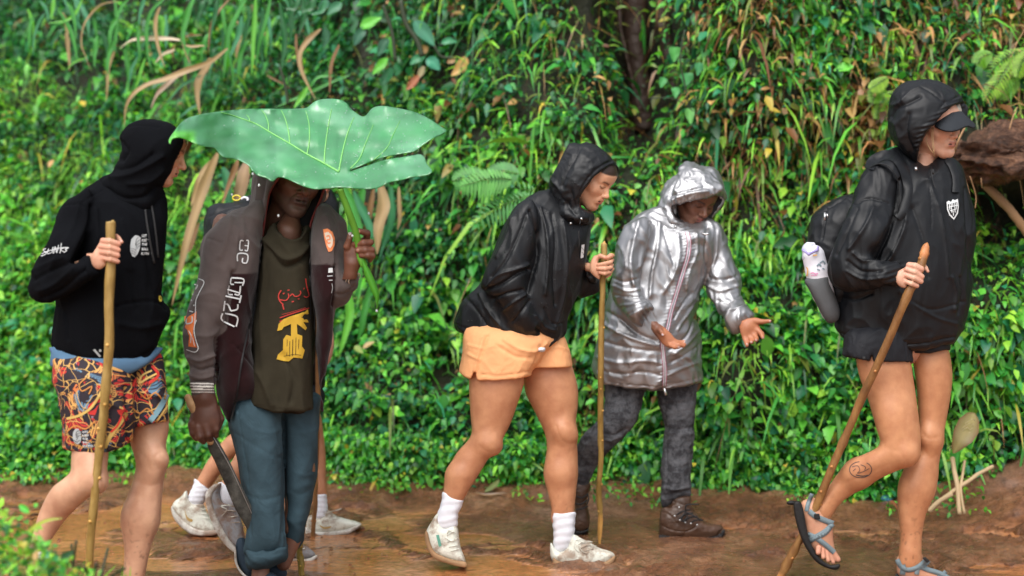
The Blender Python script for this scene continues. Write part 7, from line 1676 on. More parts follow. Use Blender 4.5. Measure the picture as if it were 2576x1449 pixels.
    nt.links.new(b.outputs[0], mx.inputs[1]); nt.links.new(tr.outputs[0], mx.inputs[2]); nt.links.new(mx.outputs[0], nt.nodes['Material Output'].inputs['Surface'])
    bump(nt, [(tex(nt, 18, 4, .6), .18, .008), (tex(nt, 90, 3), .2, .002)], b)
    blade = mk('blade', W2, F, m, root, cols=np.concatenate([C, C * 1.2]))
    bv = BVHTree.FromPolygons([tuple(a) for a in W.tolist()], f2)
    mv = plain('pale_green_vein', (.20, .52, .14), .4)
    for pts, w in veins[:9]:
        a = smoothpoly(P('C', pts), 4, closed=False); Wp = drop(bv, a[:, 0], a[:, 1], .0025, t)
        tubeobj('vein', Wp, np.linspace(w * .00042, w * .00018, len(Wp)), mv, blade, n=6)
    # rain drops lying on the blade
    V = []; Fd = []; o = 0
    base = np.array([(math.cos(a) * math.cos(e), math.sin(a) * math.cos(e), math.sin(e)) for e in (0, .8) for a in np.arange(0, 6.28, 6.2832 / 6)] + [(0, 0, 1)])
    fb = [(i, (i + 1) % 6, 6 + (i + 1) % 6, 6 + i) for i in range(6)] + [(6 + i, 6 + (i + 1) % 6, 12) for i in range(6)]
    idx = np.flatnonzero(dsd[:n] > 2.)
    w = np.exp(-((X[idx] - 1350) / 350) ** 2) + .35
    sel = RNG.choice(idx, 300, replace=False, p=w / w.sum())
    for i in sel:
        r = RNG.uniform(.0008, .0022); p = W[i] + RNG.normal(size=3) * .004 + np.array([0, -.004, .001])
        a3 = np.stack([base[:, 0], -base[:, 2] * .8, base[:, 1]], 1)
        V.append(p + a3 * r); Fd += [tuple(j + o for j in f) for f in fb]; o += 13
    wd = plain('rain_water', (.75, .85, .85), .05); wd.node_tree.nodes['Principled BSDF'].inputs['Transmission Weight'].default_value = .6
    tag(mk('water_drops', np.concatenate(V), Fd, wd, root), kind='stuff')
    # stalk: round above the hand, a folded sheath below
    ms = plain('leaf_stalk', (.11, .33, .03), .35, bumps=(20, .3, .004))
    st = P('C', [(1088, 590), (1100, 630), (1120, 680), (1142, 740), (1165, 800), (1186, 870), (1200, 940), (1212, 1010), (1235, 1060)])
    tt = np.interp(np.arange(len(st)), [0, 3, 6, 8], [t + .02, t + .06, t + .115, t + .118])
    pp = spline3(np.array([at(a[0], a[1], b_) for a, b_ in zip(st, tt)]), 4)
    tubeobj('stalk', pp, np.linspace(.0105, .0130, len(pp)), ms, root, n=10)
    sh = P('C', [(1222, 1020), (1250, 1090), (1275, 1150), (1298, 1210), (1312, 1250), (1312, 1290), (1306, 1330)])
    wid = [14, 38, 44, 40, 28, 12, 3]
    V = []; F = []
    pc = spline3(np.array([(a[0], a[1], w_, 0) for a, w_ in zip(sh, wid)])[:, :3], 4)
    for i, (a, b_, w_) in enumerate(pc):
        hw = w_ / 2.4007 / 2
        for e, dd in ((-1, .0), (-.35, -.012), (.35, -.008), (1, .012)): V.append(at(a + e * hw * .93, b_ - e * hw * .35, t + .085 + dd + i * .0012))
    for i in range(len(pc) - 1):
        for j in range(3): F.append((i * 4 + j, i * 4 + j + 1, i * 4 + j + 5, i * 4 + j + 4))
    mk('sheath', V, F, M_LEAF, root, cols=np.tile((.09, .36, .03), (len(V), 1)))
    laces('drop', 'C', t, [[(1308, 1325, .1), (1309, 1334, .1)]], .003, wd, root)
    return root

# ================================================================ TWO WALKERS MOSTLY HIDDEN BEHIND THE OLD MAN
def build_hidden_pack():
    t = 5.85; sk = (.50, .24, .13)
    root = thing('person', at(660, 1345, t), 'walker in black jacket with white running shoes, mostly hidden behind the old man', 'person')
    torso = P('C', [(420, 700), (500, 640), (700, 600), (900, 590), (1000, 590), (1050, 620), (1074, 680), (1086, 760), (1080, 850), (1060, 1000), (1050, 1200), (1030, 1400)]) + P('D', [(930, 250), (900, 400), (600, 420), (450, 250), (430, 0)]) + P('C', [(430, 1100), (400, 850)])
    S = Sculpt(t, box_of(torso), .22, .2, 6)
    S.blob(torso, .15, dt=.0, k=0)
    garment('jacket', S, M_NYLON, root, folds=foldfn(.008, 7, seed=171))
    part_blob('shorts', 'D', t, [(480, 350), (560, 480), (620, 620), (760, 660), (900, 540), (930, 400), (800, 330), (600, 320)], .12, M_BLACKSHORT, root, step=5)
    hm = headmesh((402.5 + 1000 / 2.4, 228.1 + 505 / 2.4), t - .12, 40, 10, 0, .98, skin=(.60, .33, .24), hair=(.06, .035, .02))
    S = Sculpt(t, (720, 360, 870, 520), .2, .2, 4); S.ell((796, 428, .0), (44, 50, .115), 0, 0); S.prism([(806, 440), (900, 400), (900, 560), (800, 520)], -.4, .4, sm=0)
    garment('hood', S, M_NYLON, root)
    lr = legmesh('D', t, [([(640, 560), (540, 600), (460, 620), (395, 650), (335, 710), (275, 790), (235, 860), (205, 930), (240, 1000), (275, 965), (320, 900), (380, 820), (440, 760), (560, 740), (680, 700)], .055, .0, 0)], sk)
    lf = legmesh('D', t, [([(700, 520), (790, 560), (850, 620), (880, 760), (890, 860), (888, 1000), (944, 1000), (940, 900), (938, 760), (925, 640), (900, 520), (800, 460)], .055, .05, 0)], sk)
    ha = hand('D', t - .02, [(955, 40), (940, 120), (925, 200), (935, 255), (962, 235), (982, 170), (985, 110), (975, 50)], .02, [[(960, 150, 0, 12), (952, 210, 0, 11), (942, 245, 0, 9)]], skin=(.62, .34, .25))
    co = core(t, [[(790, 470, .0, 24), (740, 560, .0, 45), (700, 800, .0, 50), (700, 980, .0, 50)], [(700, 1000, .0, 40), (680, 1080, .0, 34)], [(740, 1000, .03, 36), (780, 1080, .04, 28)]], sk)
    V, F, C = join([hm, lr, lf, ha, co])
    mk('body', V, F, M_SKIN, root, cols=C)
    wr = lambda L, u, v, N: .0008 * np.sin(v * .5)
    part_blob('sock', 'D', t, [(205, 860), (190, 930), (165, 985), (150, 1030), (190, 1060), (240, 1050), (265, 1000), (300, 925)], .042, M_SOCK, root, dt=.0, step=2.4, full=1.4, folds=wr, cuts=[([(100, 800), (180, 890), (200, 898), (278, 958), (340, 960), (360, 780)], -1, 1)])
    part_blob('sock', 'D', t, [(890, 900), (886, 1000), (875, 1080), (870, 1130), (930, 1140), (950, 1080), (944, 1000), (944, 900)], .040, M_SOCK, root, dt=.05, step=2.4, full=1.4, folds=wr, cuts=[([(800, 800), (800, 968), (1000, 966), (1000, 800)], -1, 1)])
    shoe('D', t, .0, [(150, 965), (120, 1000), (85, 1025), (68, 1060), (80, 1110), (130, 1170), (190, 1205), (300, 1208), (320, 1185), (290, 1130), (255, 1070), (235, 1040), (190, 1040), (160, 1010)],
         [(66, 1050), (66, 1090), (90, 1140), (140, 1190), (200, 1220), (310, 1218), (322, 1190), (230, 1190), (150, 1150), (95, 1095)], .045, root, lace=[[(205, 1050, -.05), (245, 1048, -.055), (255, 1070, -.05)], [(215, 1075, -.05), (260, 1070, -.055)], [(225, 1100, -.05), (272, 1095, -.055)], [(235, 1125, -.05), (285, 1120, -.055)]], ms=M_WSOLE, swoosh=[(140, 1068), (150, 1105), (168, 1125), (184, 1128), (182, 1142), (160, 1138), (146, 1115)])
    shoe('D', t, .05, [(835, 1120), (828, 1180), (840, 1205), (900, 1215), (1000, 1210), (1090, 1190), (1138, 1158), (1110, 1140), (1040, 1122), (985, 1100), (950, 1075), (930, 1105), (890, 1120), (860, 1105)],
         [(826, 1170), (830, 1225), (880, 1235), (1000, 1224), (1080, 1205), (1142, 1160), (1130, 1155), (1060, 1185), (960, 1198), (860, 1195)], .046, root, lace=[[(930, 1100, -.05), (965, 1085, -.055), (1000, 1078, -.05), (1028, 1068, -.05)], [(945, 1115, -.05), (985, 1110, -.055)], [(965, 1128, -.05), (1010, 1122, -.055)]], ms=M_WSOLE, swoosh=[(900, 1160), (930, 1172), (970, 1168), (960, 1178), (925, 1182)])
    bp = thing('backpack', at(560, 640, t - .12), 'black backpack with yellow loop seen behind the old man\'s shoulder', 'backpack')
    part_blob('bag', 'C', t, [(266, 850), (268, 790), (278, 745), (302, 705), (350, 685), (420, 675), (480, 665), (540, 660), (620, 700), (640, 900), (600, 1100), (430, 1120), (300, 1050), (235, 1000), (250, 920)], .13, M_NYLON2, bp, dt=-.10, step=4, full=1.5, folds=foldfn(.006, 9, seed=181), creases=[(P('C', [(300, 760), (380, 720), (480, 700)]), 3, -.006)])
    (cu, cv) = P('C', [(462, 648)])[0]
    tubeobj('yellow_loop', np.array([at(cu + 9.5 * math.cos(a), cv + 6.5 * math.sin(a), t - .15) for a in np.linspace(0, 6.28, 20)]), .0030, M_YPL, bp, n=6)
    laces('clip', 'C', t, [[(490, 655, -.15), (510, 645, -.15), (530, 652, -.15), (528, 665, -.15)]], .005, M_PLWHITE, bp)
    return root
def build_hidden_grey():
    t = 5.45; sk = (.52, .25, .14)
    root = thing('person', at(660, 1400, t), 'walker in grey running shoes almost fully hidden behind the old man', 'person')
    S = Sculpt(t, (620, 480, 770, 1010), .2, .2, 6)
    S.chain([(715, 560, .0, 36), (700, 700, .0, 62), (690, 850, .0, 60), (690, 960, .0, 62)], k=.02)
    garment('jacket', S, M_COTTON, root, folds=foldfn(.006, 7, seed=191))
    hm = headmesh((735, 480), t - .06, 70, 5, 0, .9, skin=sk, cran=.6)
    S = Sculpt(t, (620, 400, 760, 600), .2, .2, 4); S.ell((688, 468, .0), (50, 58, .11), 0, 0); S.chain([(690, 510, .0, 44), (700, 560, .0, 50)], k=.03); S.prism([(716, 430), (800, 430), (800, 530), (716, 530)], -.4, .4, sm=0)
    garment('hood', S, M_COTTON, root)
    lr = core(t, [[(690, 940, .0, 55), (670, 1040, .0, 45), (640, 1120, .0, 36), (600, 1180, .0, 22), (580, 1220, .0, 20), (570, 1250, .0, 17)], [(710, 940, .04, 50), (735, 1060, .04, 36), (740, 1160, .04, 28), (738, 1240, .04, 24), (735, 1370, .04, 16)], [(715, 540, .0, 24), (715, 900, .0, 40)]], sk, step=4)
    V, F, C = join([hm, lr]); mk('body', V, F, M_SKIN, root, cols=C)
    part_blob('sock', 'D', t, [(330, 920), (332, 980), (345, 1040), (400, 1060), (450, 1040), (450, 960), (420, 930)], .040, M_SOCK, root, dt=.0, step=2.4, full=1.4)
    shoe('D', t, .0, [(350, 925), (320, 930), (285, 958), (268, 1000), (275, 1060), (300, 1130), (340, 1215), (400, 1280), (460, 1300), (480, 1250), (470, 1170), (440, 1080), (400, 1045), (360, 1030), (340, 985)],
         [(340, 925), (300, 935), (262, 975), (258, 1020), (275, 1100), (320, 1205), (370, 1275), (425, 1318), (440, 1300), (390, 1240), (340, 1150), (300, 1050), (296, 990), (330, 945)], .045, root, lace=[[(345, 1055, -.05), (390, 1048, -.055), (420, 1058, -.05)], [(350, 1085, -.05), (400, 1080, -.055), (430, 1085, -.05)], [(365, 1120, -.05), (440, 1110, -.055)], [(380, 1150, -.05), (455, 1145, -.055)], [(350, 1060, -.055), (380, 1075, -.06), (350, 1110, -.058)]], ms=M_WSOLE, mu=M_GREYSHOE)
    shoe('D', t, .04, [(700, 1300), (720, 1340), (780, 1352), (850, 1352), (882, 1330), (850, 1295), (810, 1270), (780, 1255), (740, 1270)],
         [(700, 1340), (725, 1368), (780, 1378), (850, 1374), (888, 1345), (884, 1330), (840, 1350), (770, 1350)], .044, root, lace=[[(770, 1280, -.05), (800, 1275, -.055)], [(790, 1300, -.05), (820, 1292, -.055)]], ms=M_WSOLE, mu=M_GREYSHOE)
    return root
# ================================================================ PUT THE WALKERS ON THE PATH
import time as _time
def timed(f):
    a = _time.time(); r = f(); print(f.__name__, round(_time.time() - a, 1)); return r
timed(build_mid)
stick('yellow-brown stick held by the woman in peach shorts, broken tip on top', [(1521, 606, 5.335), (1520, 640, 5.34), (1517, 700, 5.345), (1514, 800, 5.37), (1510, 980, 5.45), (1511, 1130, 5.53), (1508, 1220, 5.57), (1510, 1300, 5.62), (1509, 1378, 5.66)], 5.35, .0118, M_BARK1, seed=4,
      tip=([0, .02, .035, .2, .85, .93, 1], [.3, .35, 1, 1, 1, .9, .25]), peeled=[(0, .03), (.86, 1)])
timed(build_silver)
timed(build_right)
stick('brown stick with whittled pointed top slanting from the right woman\'s hand', [(2333, 610, 4.82), (2329, 630, 4.82), (2318, 662, 4.815), (2300, 710, 4.81), (2282, 745, 4.81), (2228, 872, 4.86), (2172, 995, 4.92), (2130, 1090, 4.97), (2095, 1175, 5.0), (2040, 1300, 5.06), (1997, 1386, 5.1), (1962, 1452, 5.13), (1950, 1478, 5.15)], 5., .0150, M_BARK2, seed=9,
      tip=([0, .02, .06, .3, .9, 1], [.35, .55, .95, 1, 1, .8]), peeled=[(0, .13), (.9, 1)])
timed(build_left)
timed(build_leafman)
timed(build_machete)
timed(build_giant_leaf)
timed(build_hidden_pack)
timed(build_hidden_grey)
stick('thick yellow-brown stick with chipped top in the hand of the man in the hoodie', [(278, 558, 4.385), (279, 570, 4.385), (278, 660, 4.385), (275, 760, 4.39), (273, 870, 4.40), (264, 1000, 4.42), (258, 1060, 4.43), (248, 1150, 4.44), (236, 1260, 4.46), (229, 1360, 4.48), (226, 1430, 4.5), (222, 1560, 4.55), (220, 1600, 4.57)], 4.4, .0155, M_BARK1, seed=14,
      tip=([0, .012, .03, .3, 1], [.8, .95, 1, 1, .8]), peeled=[(0, .018)])
stick('thin brown stick just behind the old man\'s trousers, by the white shoe', [(800, 560, 5.72), (800, 800, 5.74), (799, 1000, 5.76), (797, 1100, 5.77), (795, 1200, 5.78), (790, 1300, 5.79), (789, 1378, 5.8)], 5.7, .0100, M_BARK2, seed=19, peeled=[(.93, 1)])
stick('knobbly olive stick between the old man\'s foot and a grey shoe', [(735, 1000, 5.2), (742, 1200, 5.2), (750, 1340, 5.2), (754, 1390, 5.2), (760, 1455, 5.2), (764, 1475, 5.22)], 5.2, .0120, M_BARK3, seed=23, knots=14)
# ================================================================ PLANTS, LOG AND LITTER ONE CAN TELL APART
FR.update({'M': (0, 0, 2.954), 'Q': (805.0, 0, 2.954), 'R': (1610.0, 0, 2.667)})
M_BIG = leafmat('big_leaf', rough=.27, trans=.28)
PROF = {'strap': [(0, .25), (.1, .6), (.3, 1), (.6, .85), (.85, .4), (1, .02)], 'ovate': [(0, .04), (.12, .55), (.35, 1), (.6, .88), (.82, .45), (1, .02)], 'heart': [(0, .35), (.06, .85), (.25, 1), (.5, .85), (.78, .42), (1, .02)]}
def bigleaf(name, fr, pts, t, w, col, parent, kind='strap', face=(0, -1, .35), fold=.25, edge=None, wave=.0, seed=0):
    """one leaf along a mid-rib: pts (x, y, dt) base to tip, w = width in frame units"""
    q = P(fr, [p if len(p) > 2 else p + (0,) for p in pts])
    mid = spline3(np.array([at(a[0], a[1], t + a[2]) for a in q]), 5); n = len(mid); s = np.linspace(0, 1, n)
    T = unit(np.gradient(mid, axis=0)); side = unit(np.cross(T, np.array(face, float))); nr = unit(np.cross(side, T))
    W = np.interp(s, *zip(*PROF[kind])) * (w / FR[fr][2]) * t / FPX * .5
    tw = wave * np.sin(s * 9 + seed)
    side = unit(side * np.cos(tw)[:, None] + nr * np.sin(tw)[:, None]); nr = unit(np.cross(side, T))
    V = []; C = []
    col = np.array(col, float); ec = np.array(edge if edge is not None else col * .9, float)
    for e in (-1, -.5, 0, .5, 1):
        V.append(mid + side * (W * e)[:, None] + nr * (W * abs(e) * fold * (1 + .3 * math.sin(seed + e)))[:, None])
        C.append(np.repeat(((col * 1.25 if e == 0 else col) if abs(e) < 1 else ec)[None], n, 0) * (1 + .15 * noise(mid * 9 + seed))[:, None])
    V = np.concatenate(V); C = np.concatenate(C); F = []
    for j in range(4):
        for i in range(n - 1): F.append((j * n + i, j * n + i + 1, (j + 1) * n + i + 1, (j + 1) * n + i))
    return mk(name, V, F, M_BIG, parent, cols=C)
GB, GM, GD, GT = (.13, .42, .05), (.06, .28, .05), (.02, .12, .035), (.05, .22, .10)
TAN, TPL, BRN = (.40, .27, .14), (.58, .46, .34), (.24, .13, .06)
def plant(name, base, label, cat, group, leaves_, stems=(), kind='strap', t=7.3):
    r = thing(name, base, label, cat, group)
    for i, (fr, pts, w, c) in enumerate(leaves_):
        bigleaf('leaf', fr, pts, t + (i % 3) * .05, w, c, r, kind=kind, seed=i * 1.7, wave=.35 if kind == 'strap' else .1, fold=.3)
    for fr, pts, w in stems: tubeobj('stem', spline3(nodes3(fr, pts, t), 4), w, M_STEM, r, n=6)
    return r
M_STEM = plain('plant_stem', (.022, .035, .012), .6, bumps=(30, .4, .004))
M_DRYSTEM = plain('dry_stem', (.30, .17, .08), .8, bumps=(30, .5, .006))
M_ROOT = plain('wet_root_bark', (.042, .021, .013), .6, bumps=(14, .9, .03))
g = 'long bladed maize plants hanging over the bank'
plant('maize_plant', at(330, 330, 7.5), 'maize plant with bowed tan leaf above the hooded man, left of the others', 'maize plant', g,
      [('M', [(880, 10), (760, 30), (680, 100), (620, 200), (605, 330), (640, 430), (680, 540)], 16, TAN), ('M', [(460, -30), (530, 80), (580, 180), (640, 260)], 42, GT), ('M', [(410, -30), (392, 60), (380, 150)], 36, GB), ('M', [(430, 60), (520, 220), (560, 350), (570, 450)], 34, GM), ('M', [(850, 380), (812, 480), (800, 600), (790, 760)], 30, TAN), ('M', [(850, -20), (870, 120), (860, 260), (850, 400)], 34, GM), ('M', [(620, -20), (560, 100), (470, 160), (350, 170)], 30, GB), ('M', [(640, 430), (560, 460), (490, 520)], 20, GB)],
      [], t=7.5)
plant('maize_plant', at(400, 330, 7.3), 'maize plant with twisted pale dry leaves right above the hooded man', 'maize plant', g,
      [('M', [(1190, 50), (1160, 130), (1160, 250), (1190, 400), (1225, 500)], 32, TAN), ('M', [(1230, -20), (1130, 80), (1095, 200), (1090, 300), (1100, 420), (1140, 560)], 34, GM), ('M', [(1340, 300), (1250, 290), (1100, 285), (980, 300), (890, 360)], 38, TPL), ('M', [(1080, -20), (1050, 60), (1030, 200)], 36, GT), ('M', [(1020, 420), (980, 520), (960, 620)], 30, GT), ('M', [(1080, 430), (1040, 560), (1000, 670)], 32, GB), ('M', [(1340, 560), (1250, 620), (1170, 700), (1120, 810)], 40, (.42, .30, .22)), ('M', [(1300, 370), (1220, 400), (1150, 470)], 26, TPL), ('M', [(1300, 330), (1280, 380), (1290, 440)], 20, BRN)],
      [], t=7.3)
plant('maize_plant', at(530, 300, 7.15), 'maize plant with long bent tan leaves over the left tip of the giant leaf', 'maize plant', g,
      [('M', [(1690, 360), (1560, 460), (1400, 520), (1230, 590), (1100, 630), (990, 700), (935, 800), (925, 940)], 48, TAN), ('M', [(1560, 430), (1540, 500), (1480, 600), (1465, 700), (1490, 870)], 64, TAN), ('M', [(1720, -20), (1600, 120), (1560, 250), (1550, 400)], 30, BRN), ('M', [(1450, -20), (1400, 80), (1370, 200), (1365, 300), (1400, 430)], 48, GM), ('M', [(1420, 60), (1380, 200), (1360, 300), (1390, 420), (1420, 480)], 22, TAN), ('M', [(1830, -20), (1780, 80), (1700, 250), (1680, 400), (1660, 600)], 46, GM), ('M', [(1620, -20), (1600, 100), (1560, 300)], 40, GD), ('M', [(1500, 560), (1350, 640), (1230, 780)], 26, GT), ('M', [(1480, 770), (1400, 820), (1320, 880)], 26, GT), ('M', [(1520, 340), (1430, 345), (1350, 330)], 22, TAN), ('M', [(1500, 260), (1400, 265), (1330, 290)], 16, BRN)],
      [], t=7.15)
plant('maize_plant', at(640, 260, 7.2), 'maize plant with straight dark green hanging blades above the giant leaf', 'maize plant', g,
      [('M', [(1900, -20), (1890, 200), (1880, 400), (1870, 570)], 40, GB), ('M', [(2010, -20), (1980, 150), (1920, 350), (1900, 530)], 36, GM), ('M', [(2080, 20), (2110, 200), (2110, 400), (2080, 600)], 50, GD), ('M', [(1800, 120), (1760, 300), (1700, 440)], 44, GT), ('M', [(2160, -20), (2170, 150), (2150, 330)], 44, GD), ('M', [(1960, 60), (1940, 300), (1960, 560)], 36, GD), ('M', [(2240, -20), (2180, 60), (2120, 70)], 50, GD), ('M', [(1850, 60), (1830, 240), (1780, 380)], 30, GD), ('M', [(1980, 560), (2060, 600), (2160, 660)], 16, BRN), ('M', [(2250, -20), (2260, 120), (2220, 260)], 50, GD)],
      [('M', [(2080, 500), (2120, 640), (2140, 780)], .008)], t=7.2)
plant('maize_plant', at(770, 260, 7.1), 'maize plant with a curling tan leaf just above the middle of the giant leaf', 'maize plant', g,
      [('M', [(2385, 215), (2340, 250), (2290, 300), (2232, 400), (2240, 520), (2290, 640), (2350, 745)], 44, TAN), ('M', [(2520, 330), (2460, 500), (2450, 700)], 32, BRN), ('M', [(2600, 560), (2400, 640), (2200, 730), (2040, 805)], 30, GM), ('M', [(2290, 640), (2230, 740), (2180, 810)], 44, GB), ('M', [(2480, 560), (2360, 580), (2280, 680)], 26, GM), ('M', [(2200, 250), (2205, 380), (2215, 500)], 24, BRN), ('M', [(2350, -20), (2300, 60), (2240, 100)], 60, GD), ('M', [(2420, 0), (2380, 90), (2300, 100)], 50, GT)],
      [], t=7.1)
plant('maize_plant', at(470, 760, 7.0), 'dried maize stalk with long tan leaves hanging between the hooded man and the old man', 'maize plant', g,
      [('N', [(548, 385), (520, 450), (492, 540), (462, 640), (432, 770)], 28, TAN), ('N', [(540, 400), (505, 450), (480, 520)], 22, TAN), ('N', [(625, 400), (606, 470), (590, 540)], 34, (.42, .27, .17)), ('N', [(600, 400), (582, 450), (556, 520)], 16, BRN), ('N', [(560, 420), (575, 470), (570, 560)], 24, GT), ('N', [(500, 560), (480, 620), (455, 640)], 14, BRN)], t=6.9)
plant('maize_plant', at(930, 800, 6.9), 'maize plant with hanging green and tan leaves under the right side of the giant leaf', 'maize plant', g,
      [('N', [(955, 460), (965, 520), (952, 580), (948, 640)], 34, TAN), ('N', [(940, 470), (930, 540), (915, 600), (905, 640)], 18, BRN), ('N', [(985, 470), (986, 540), (970, 600), (955, 650)], 20, GT), ('N', [(860, 460), (890, 540), (905, 640), (900, 760)], 30, GM), ('N', [(915, 470), (890, 560), (870, 640)], 28, GM), ('N', [(1003, 470), (1006, 540), (1000, 580)], 12, TAN), ('N', [(890, 480), (925, 560), (940, 600)], 22, GT), ('N', [(870, 720), (880, 800), (850, 900)], 24, GB), ('N', [(930, 720), (915, 800), (900, 860)], 20, GM)], t=6.9)
for k in range(46):
    x = RNG.uniform(60, 2300); y = RNG.uniform(-60, 420) * (1 - .4 * (x < 700)); L = RNG.uniform(140, 330); b_ = RNG.uniform(-110, 110)
    pr = [o for o in bpy.data.objects if o.name.startswith('maize_plant')][min(4, int(x / 480))]
    bigleaf('leaf', 'M', [(x, y), (x + b_ * .5, y + L * .2), (x + b_ * .9, y + L * .6), (x + b_, y + L)], 7.35 + RNG.uniform(0, .4), RNG.uniform(22, 44), [GM, GD, GT, GM, GD, (.09, .30, .17), GB, TAN][RNG.integers(8)], pr, wave=.4, seed=k)
# broad-leaved shrub above the giant leaf
sh_ = plant('broad_leaved_shrub', at(950, 200, 7.3), 'shrub with large glossy and some yellow leaves above the right of the giant leaf', 'shrub', None,
      [('Q', [(300, 210), (370, 170), (460, 130)], 90, (.12, .50, .04)), ('Q', [(700, 155), (770, 240), (850, 340)], 115, (.07, .26, .16)), ('Q', [(900, 320), (960, 305), (1025, 312)], 56, (.05, .30, .13)), ('Q', [(500, 430), (450, 490), (388, 555)], 72, (.12, .48, .04)), ('Q', [(530, 500), (500, 570), (450, 635)], 80, (.03, .17, .07)), ('Q', [(510, 270), (530, 340), (540, 430)], 60, (.10, .42, .05)), ('Q', [(790, 440), (840, 470), (892, 520)], 96, (.05, .27, .16)), ('Q', [(780, 420), (720, 440), (668, 480)], 72, (.05, .28, .12)), ('Q', [(800, 345), (760, 380), (710, 420)], 80, (.50, .28, .10)), ('Q', [(1085, 420), (1050, 500), (975, 565)], 96, (.55, .33, .10)), ('Q', [(1000, 420), (975, 450), (945, 470)], 60, (.45, .25, .10)), ('Q', [(1075, 450), (1105, 560), (1125, 680), (1130, 790)], 84, (.10, .34, .06)), ('Q', [(735, 560), (690, 620), (640, 670)], 62, (.38, .13, .06)), ('Q', [(775, 490), (750, 540), (725, 590)], 52, (.35, .30, .16)), ('Q', [(980, 580), (1030, 640), (1085, 700)], 34, (.45, .17, .12)), ('Q', [(340, 200), (290, 270), (250, 340)], 80, (.035, .14, .08)), ('Q', [(510, 290), (470, 340), (430, 420)], 84, (.04, .15, .08)), ('Q', [(60, 0), (30, 40), (-20, 90)], 80, (.04, .17, .09)), ('Q', [(160, 20), (110, 60), (50, 110)], 80, (.05, .2, .1)), ('Q', [(30, 200), (50, 280), (20, 360)], 60, (.03, .13, .06)), ('Q', [(560, 470), (575, 520), (560, 570)], 60, (.03, .2, .07)), ('Q', [(230, 100), (260, 170), (230, 240)], 60, (.03, .13, .05)), ('Q', [(440, 580), (480, 640), (470, 730)], 50, (.04, .18, .06)), ('Q', [(620, 620), (640, 700), (620, 760)], 46, (.10, .3, .05))],
      [('Q', [(470, 40), (500, 130), (540, 260), (560, 460)], .010), ('Q', [(600, 0), (640, 180), (720, 300), (760, 420)], .014), ('Q', [(850, 340), (900, 420), (1000, 430)], .007)], kind='ovate', t=7.25)
# heart-leaved vine on the right
plant('heart_leaf_vine', at(1740, 300, 6.9), 'vine with hanging heart-shaped leaves on the bank above the silver hood', 'vine', None,
      [('R', [(330, 725), (335, 780), (340, 835)], 70, (.16, .46, .12)), ('R', [(705, 720), (712, 760), (718, 805)], 58, (.16, .46, .12)), ('R', [(235, 315), (232, 360), (228, 420)], 84, (.09, .38, .08)), ('R', [(610, 390), (612, 430), (605, 475)], 64, (.09, .38, .10)), ('R', [(690, 395), (692, 430), (690, 475)], 56, (.10, .40, .10)), ('R', [(310, 490), (310, 530), (300, 585)], 96, (.07, .32, .10)), ('R', [(550, 915), (556, 950), (562, 1000)], 58, (.28, .55, .05)), ('R', [(640, 715), (642, 745), (640, 780)], 50, (.14, .42, .10)), ('R', [(880, 835), (895, 860), (920, 900)], 54, (.14, .44, .08)), ('R', [(395, 420), (392, 460), (385, 510)], 60, (.05, .25, .09)), ('R', [(235, 585), (240, 620), (238, 660)], 62, (.10, .38, .12)), ('R', [(160, 520), (150, 555), (140, 590)], 56, (.08, .34, .1)), ('R', [(800, 310), (806, 330), (812, 350)], 46, (.16, .44, .10)), ('R', [(860, 770), (862, 800), (860, 830)], 40, (.14, .42, .1)), ('R', [(680, 1110), (672, 1150), (660, 1180)], 70, (.20, .50, .10)), ('R', [(760, 520), (765, 545), (760, 570)], 46, (.1, .36, .08))],
      [('R', [(300, 200), (270, 400), (300, 560), (330, 720)], .004), ('R', [(560, 380), (650, 560), (700, 720)], .004), ('R', [(60, 660), (250, 670), (430, 810), (560, 910)], .003)], kind='heart', t=6.75)
# ---- ferns
def fern(fronds, label, t, cols, plen=.07, face=(0, -1, .4)):
    q0 = P(*fronds[0])[0]; r = thing('fern', at(q0[0], q0[1], t), label, 'fern')
    for k, (fr, pts) in enumerate(fronds):
        q = P(fr, pts); mid = spline3(np.array([at(a[0], a[1], t - .03 * (k % 3)) for a in q]), max(4, int(16 / (len(q) - 1)))); n = len(mid); s = np.linspace(0, 1, n)
        T = unit(np.gradient(mid, axis=0)); side = unit(np.cross(T, np.array(face, float)))
        Bs, Ds, Ls = [], [], []
        for sg in (-1, 1):
            Bs.append(mid); Ds.append(side * sg + T * .35 + np.array([0, 0, -.15])); Ls.append(plen * np.sin(np.clip(s * .92 + .1, 0, 1) * math.pi) ** .7)
        B_, D_, L_ = np.concatenate(Bs), np.concatenate(Ds), np.concatenate(Ls)
        V, F, C = leaves(B_, D_, np.tile(unit(np.array(face, float)), (len(B_), 1)), L_, L_ * .15 + .003, np.tile(np.array(cols[k % len(cols)]), (len(B_), 1)) * RNG.uniform(.8, 1.2, (len(B_), 1)), np.full(len(B_), .2), 'broad')
        v2, f2 = tube(mid, .0018, n=4); f3 = []
        for f in f2: f3 += [(f[0], f[1], f[2])] + ([(f[0], f[2], f[3])] if len(f) > 3 else [])
        V, F, C = join([(V, F, C), (v2, np.array(f3), np.array((.1, .2, .04)))])
        mk('frond', V, F, M_LEAF, r, cols=C, smooth=False)
    return r
FC = [(.08, .32, .05), (.06, .26, .05), (.10, .36, .05)]
fern([('E', [(580, 340), (450, 325), (300, 320), (150, 345)]), ('E', [(560, 370), (460, 400), (350, 450), (235, 545)]), ('E', [(460, 280), (330, 280), (180, 320)]), ('E', [(330, 280), (240, 265), (140, 290)]), ('E', [(500, 250), (420, 240), (330, 260)])],
     'pale green fern with spreading fronds just left of the woman in peach shorts', 6.55, FC, .085)
YG = [(.17, .38, .02), (.13, .33, .02), (.22, .40, .025)]
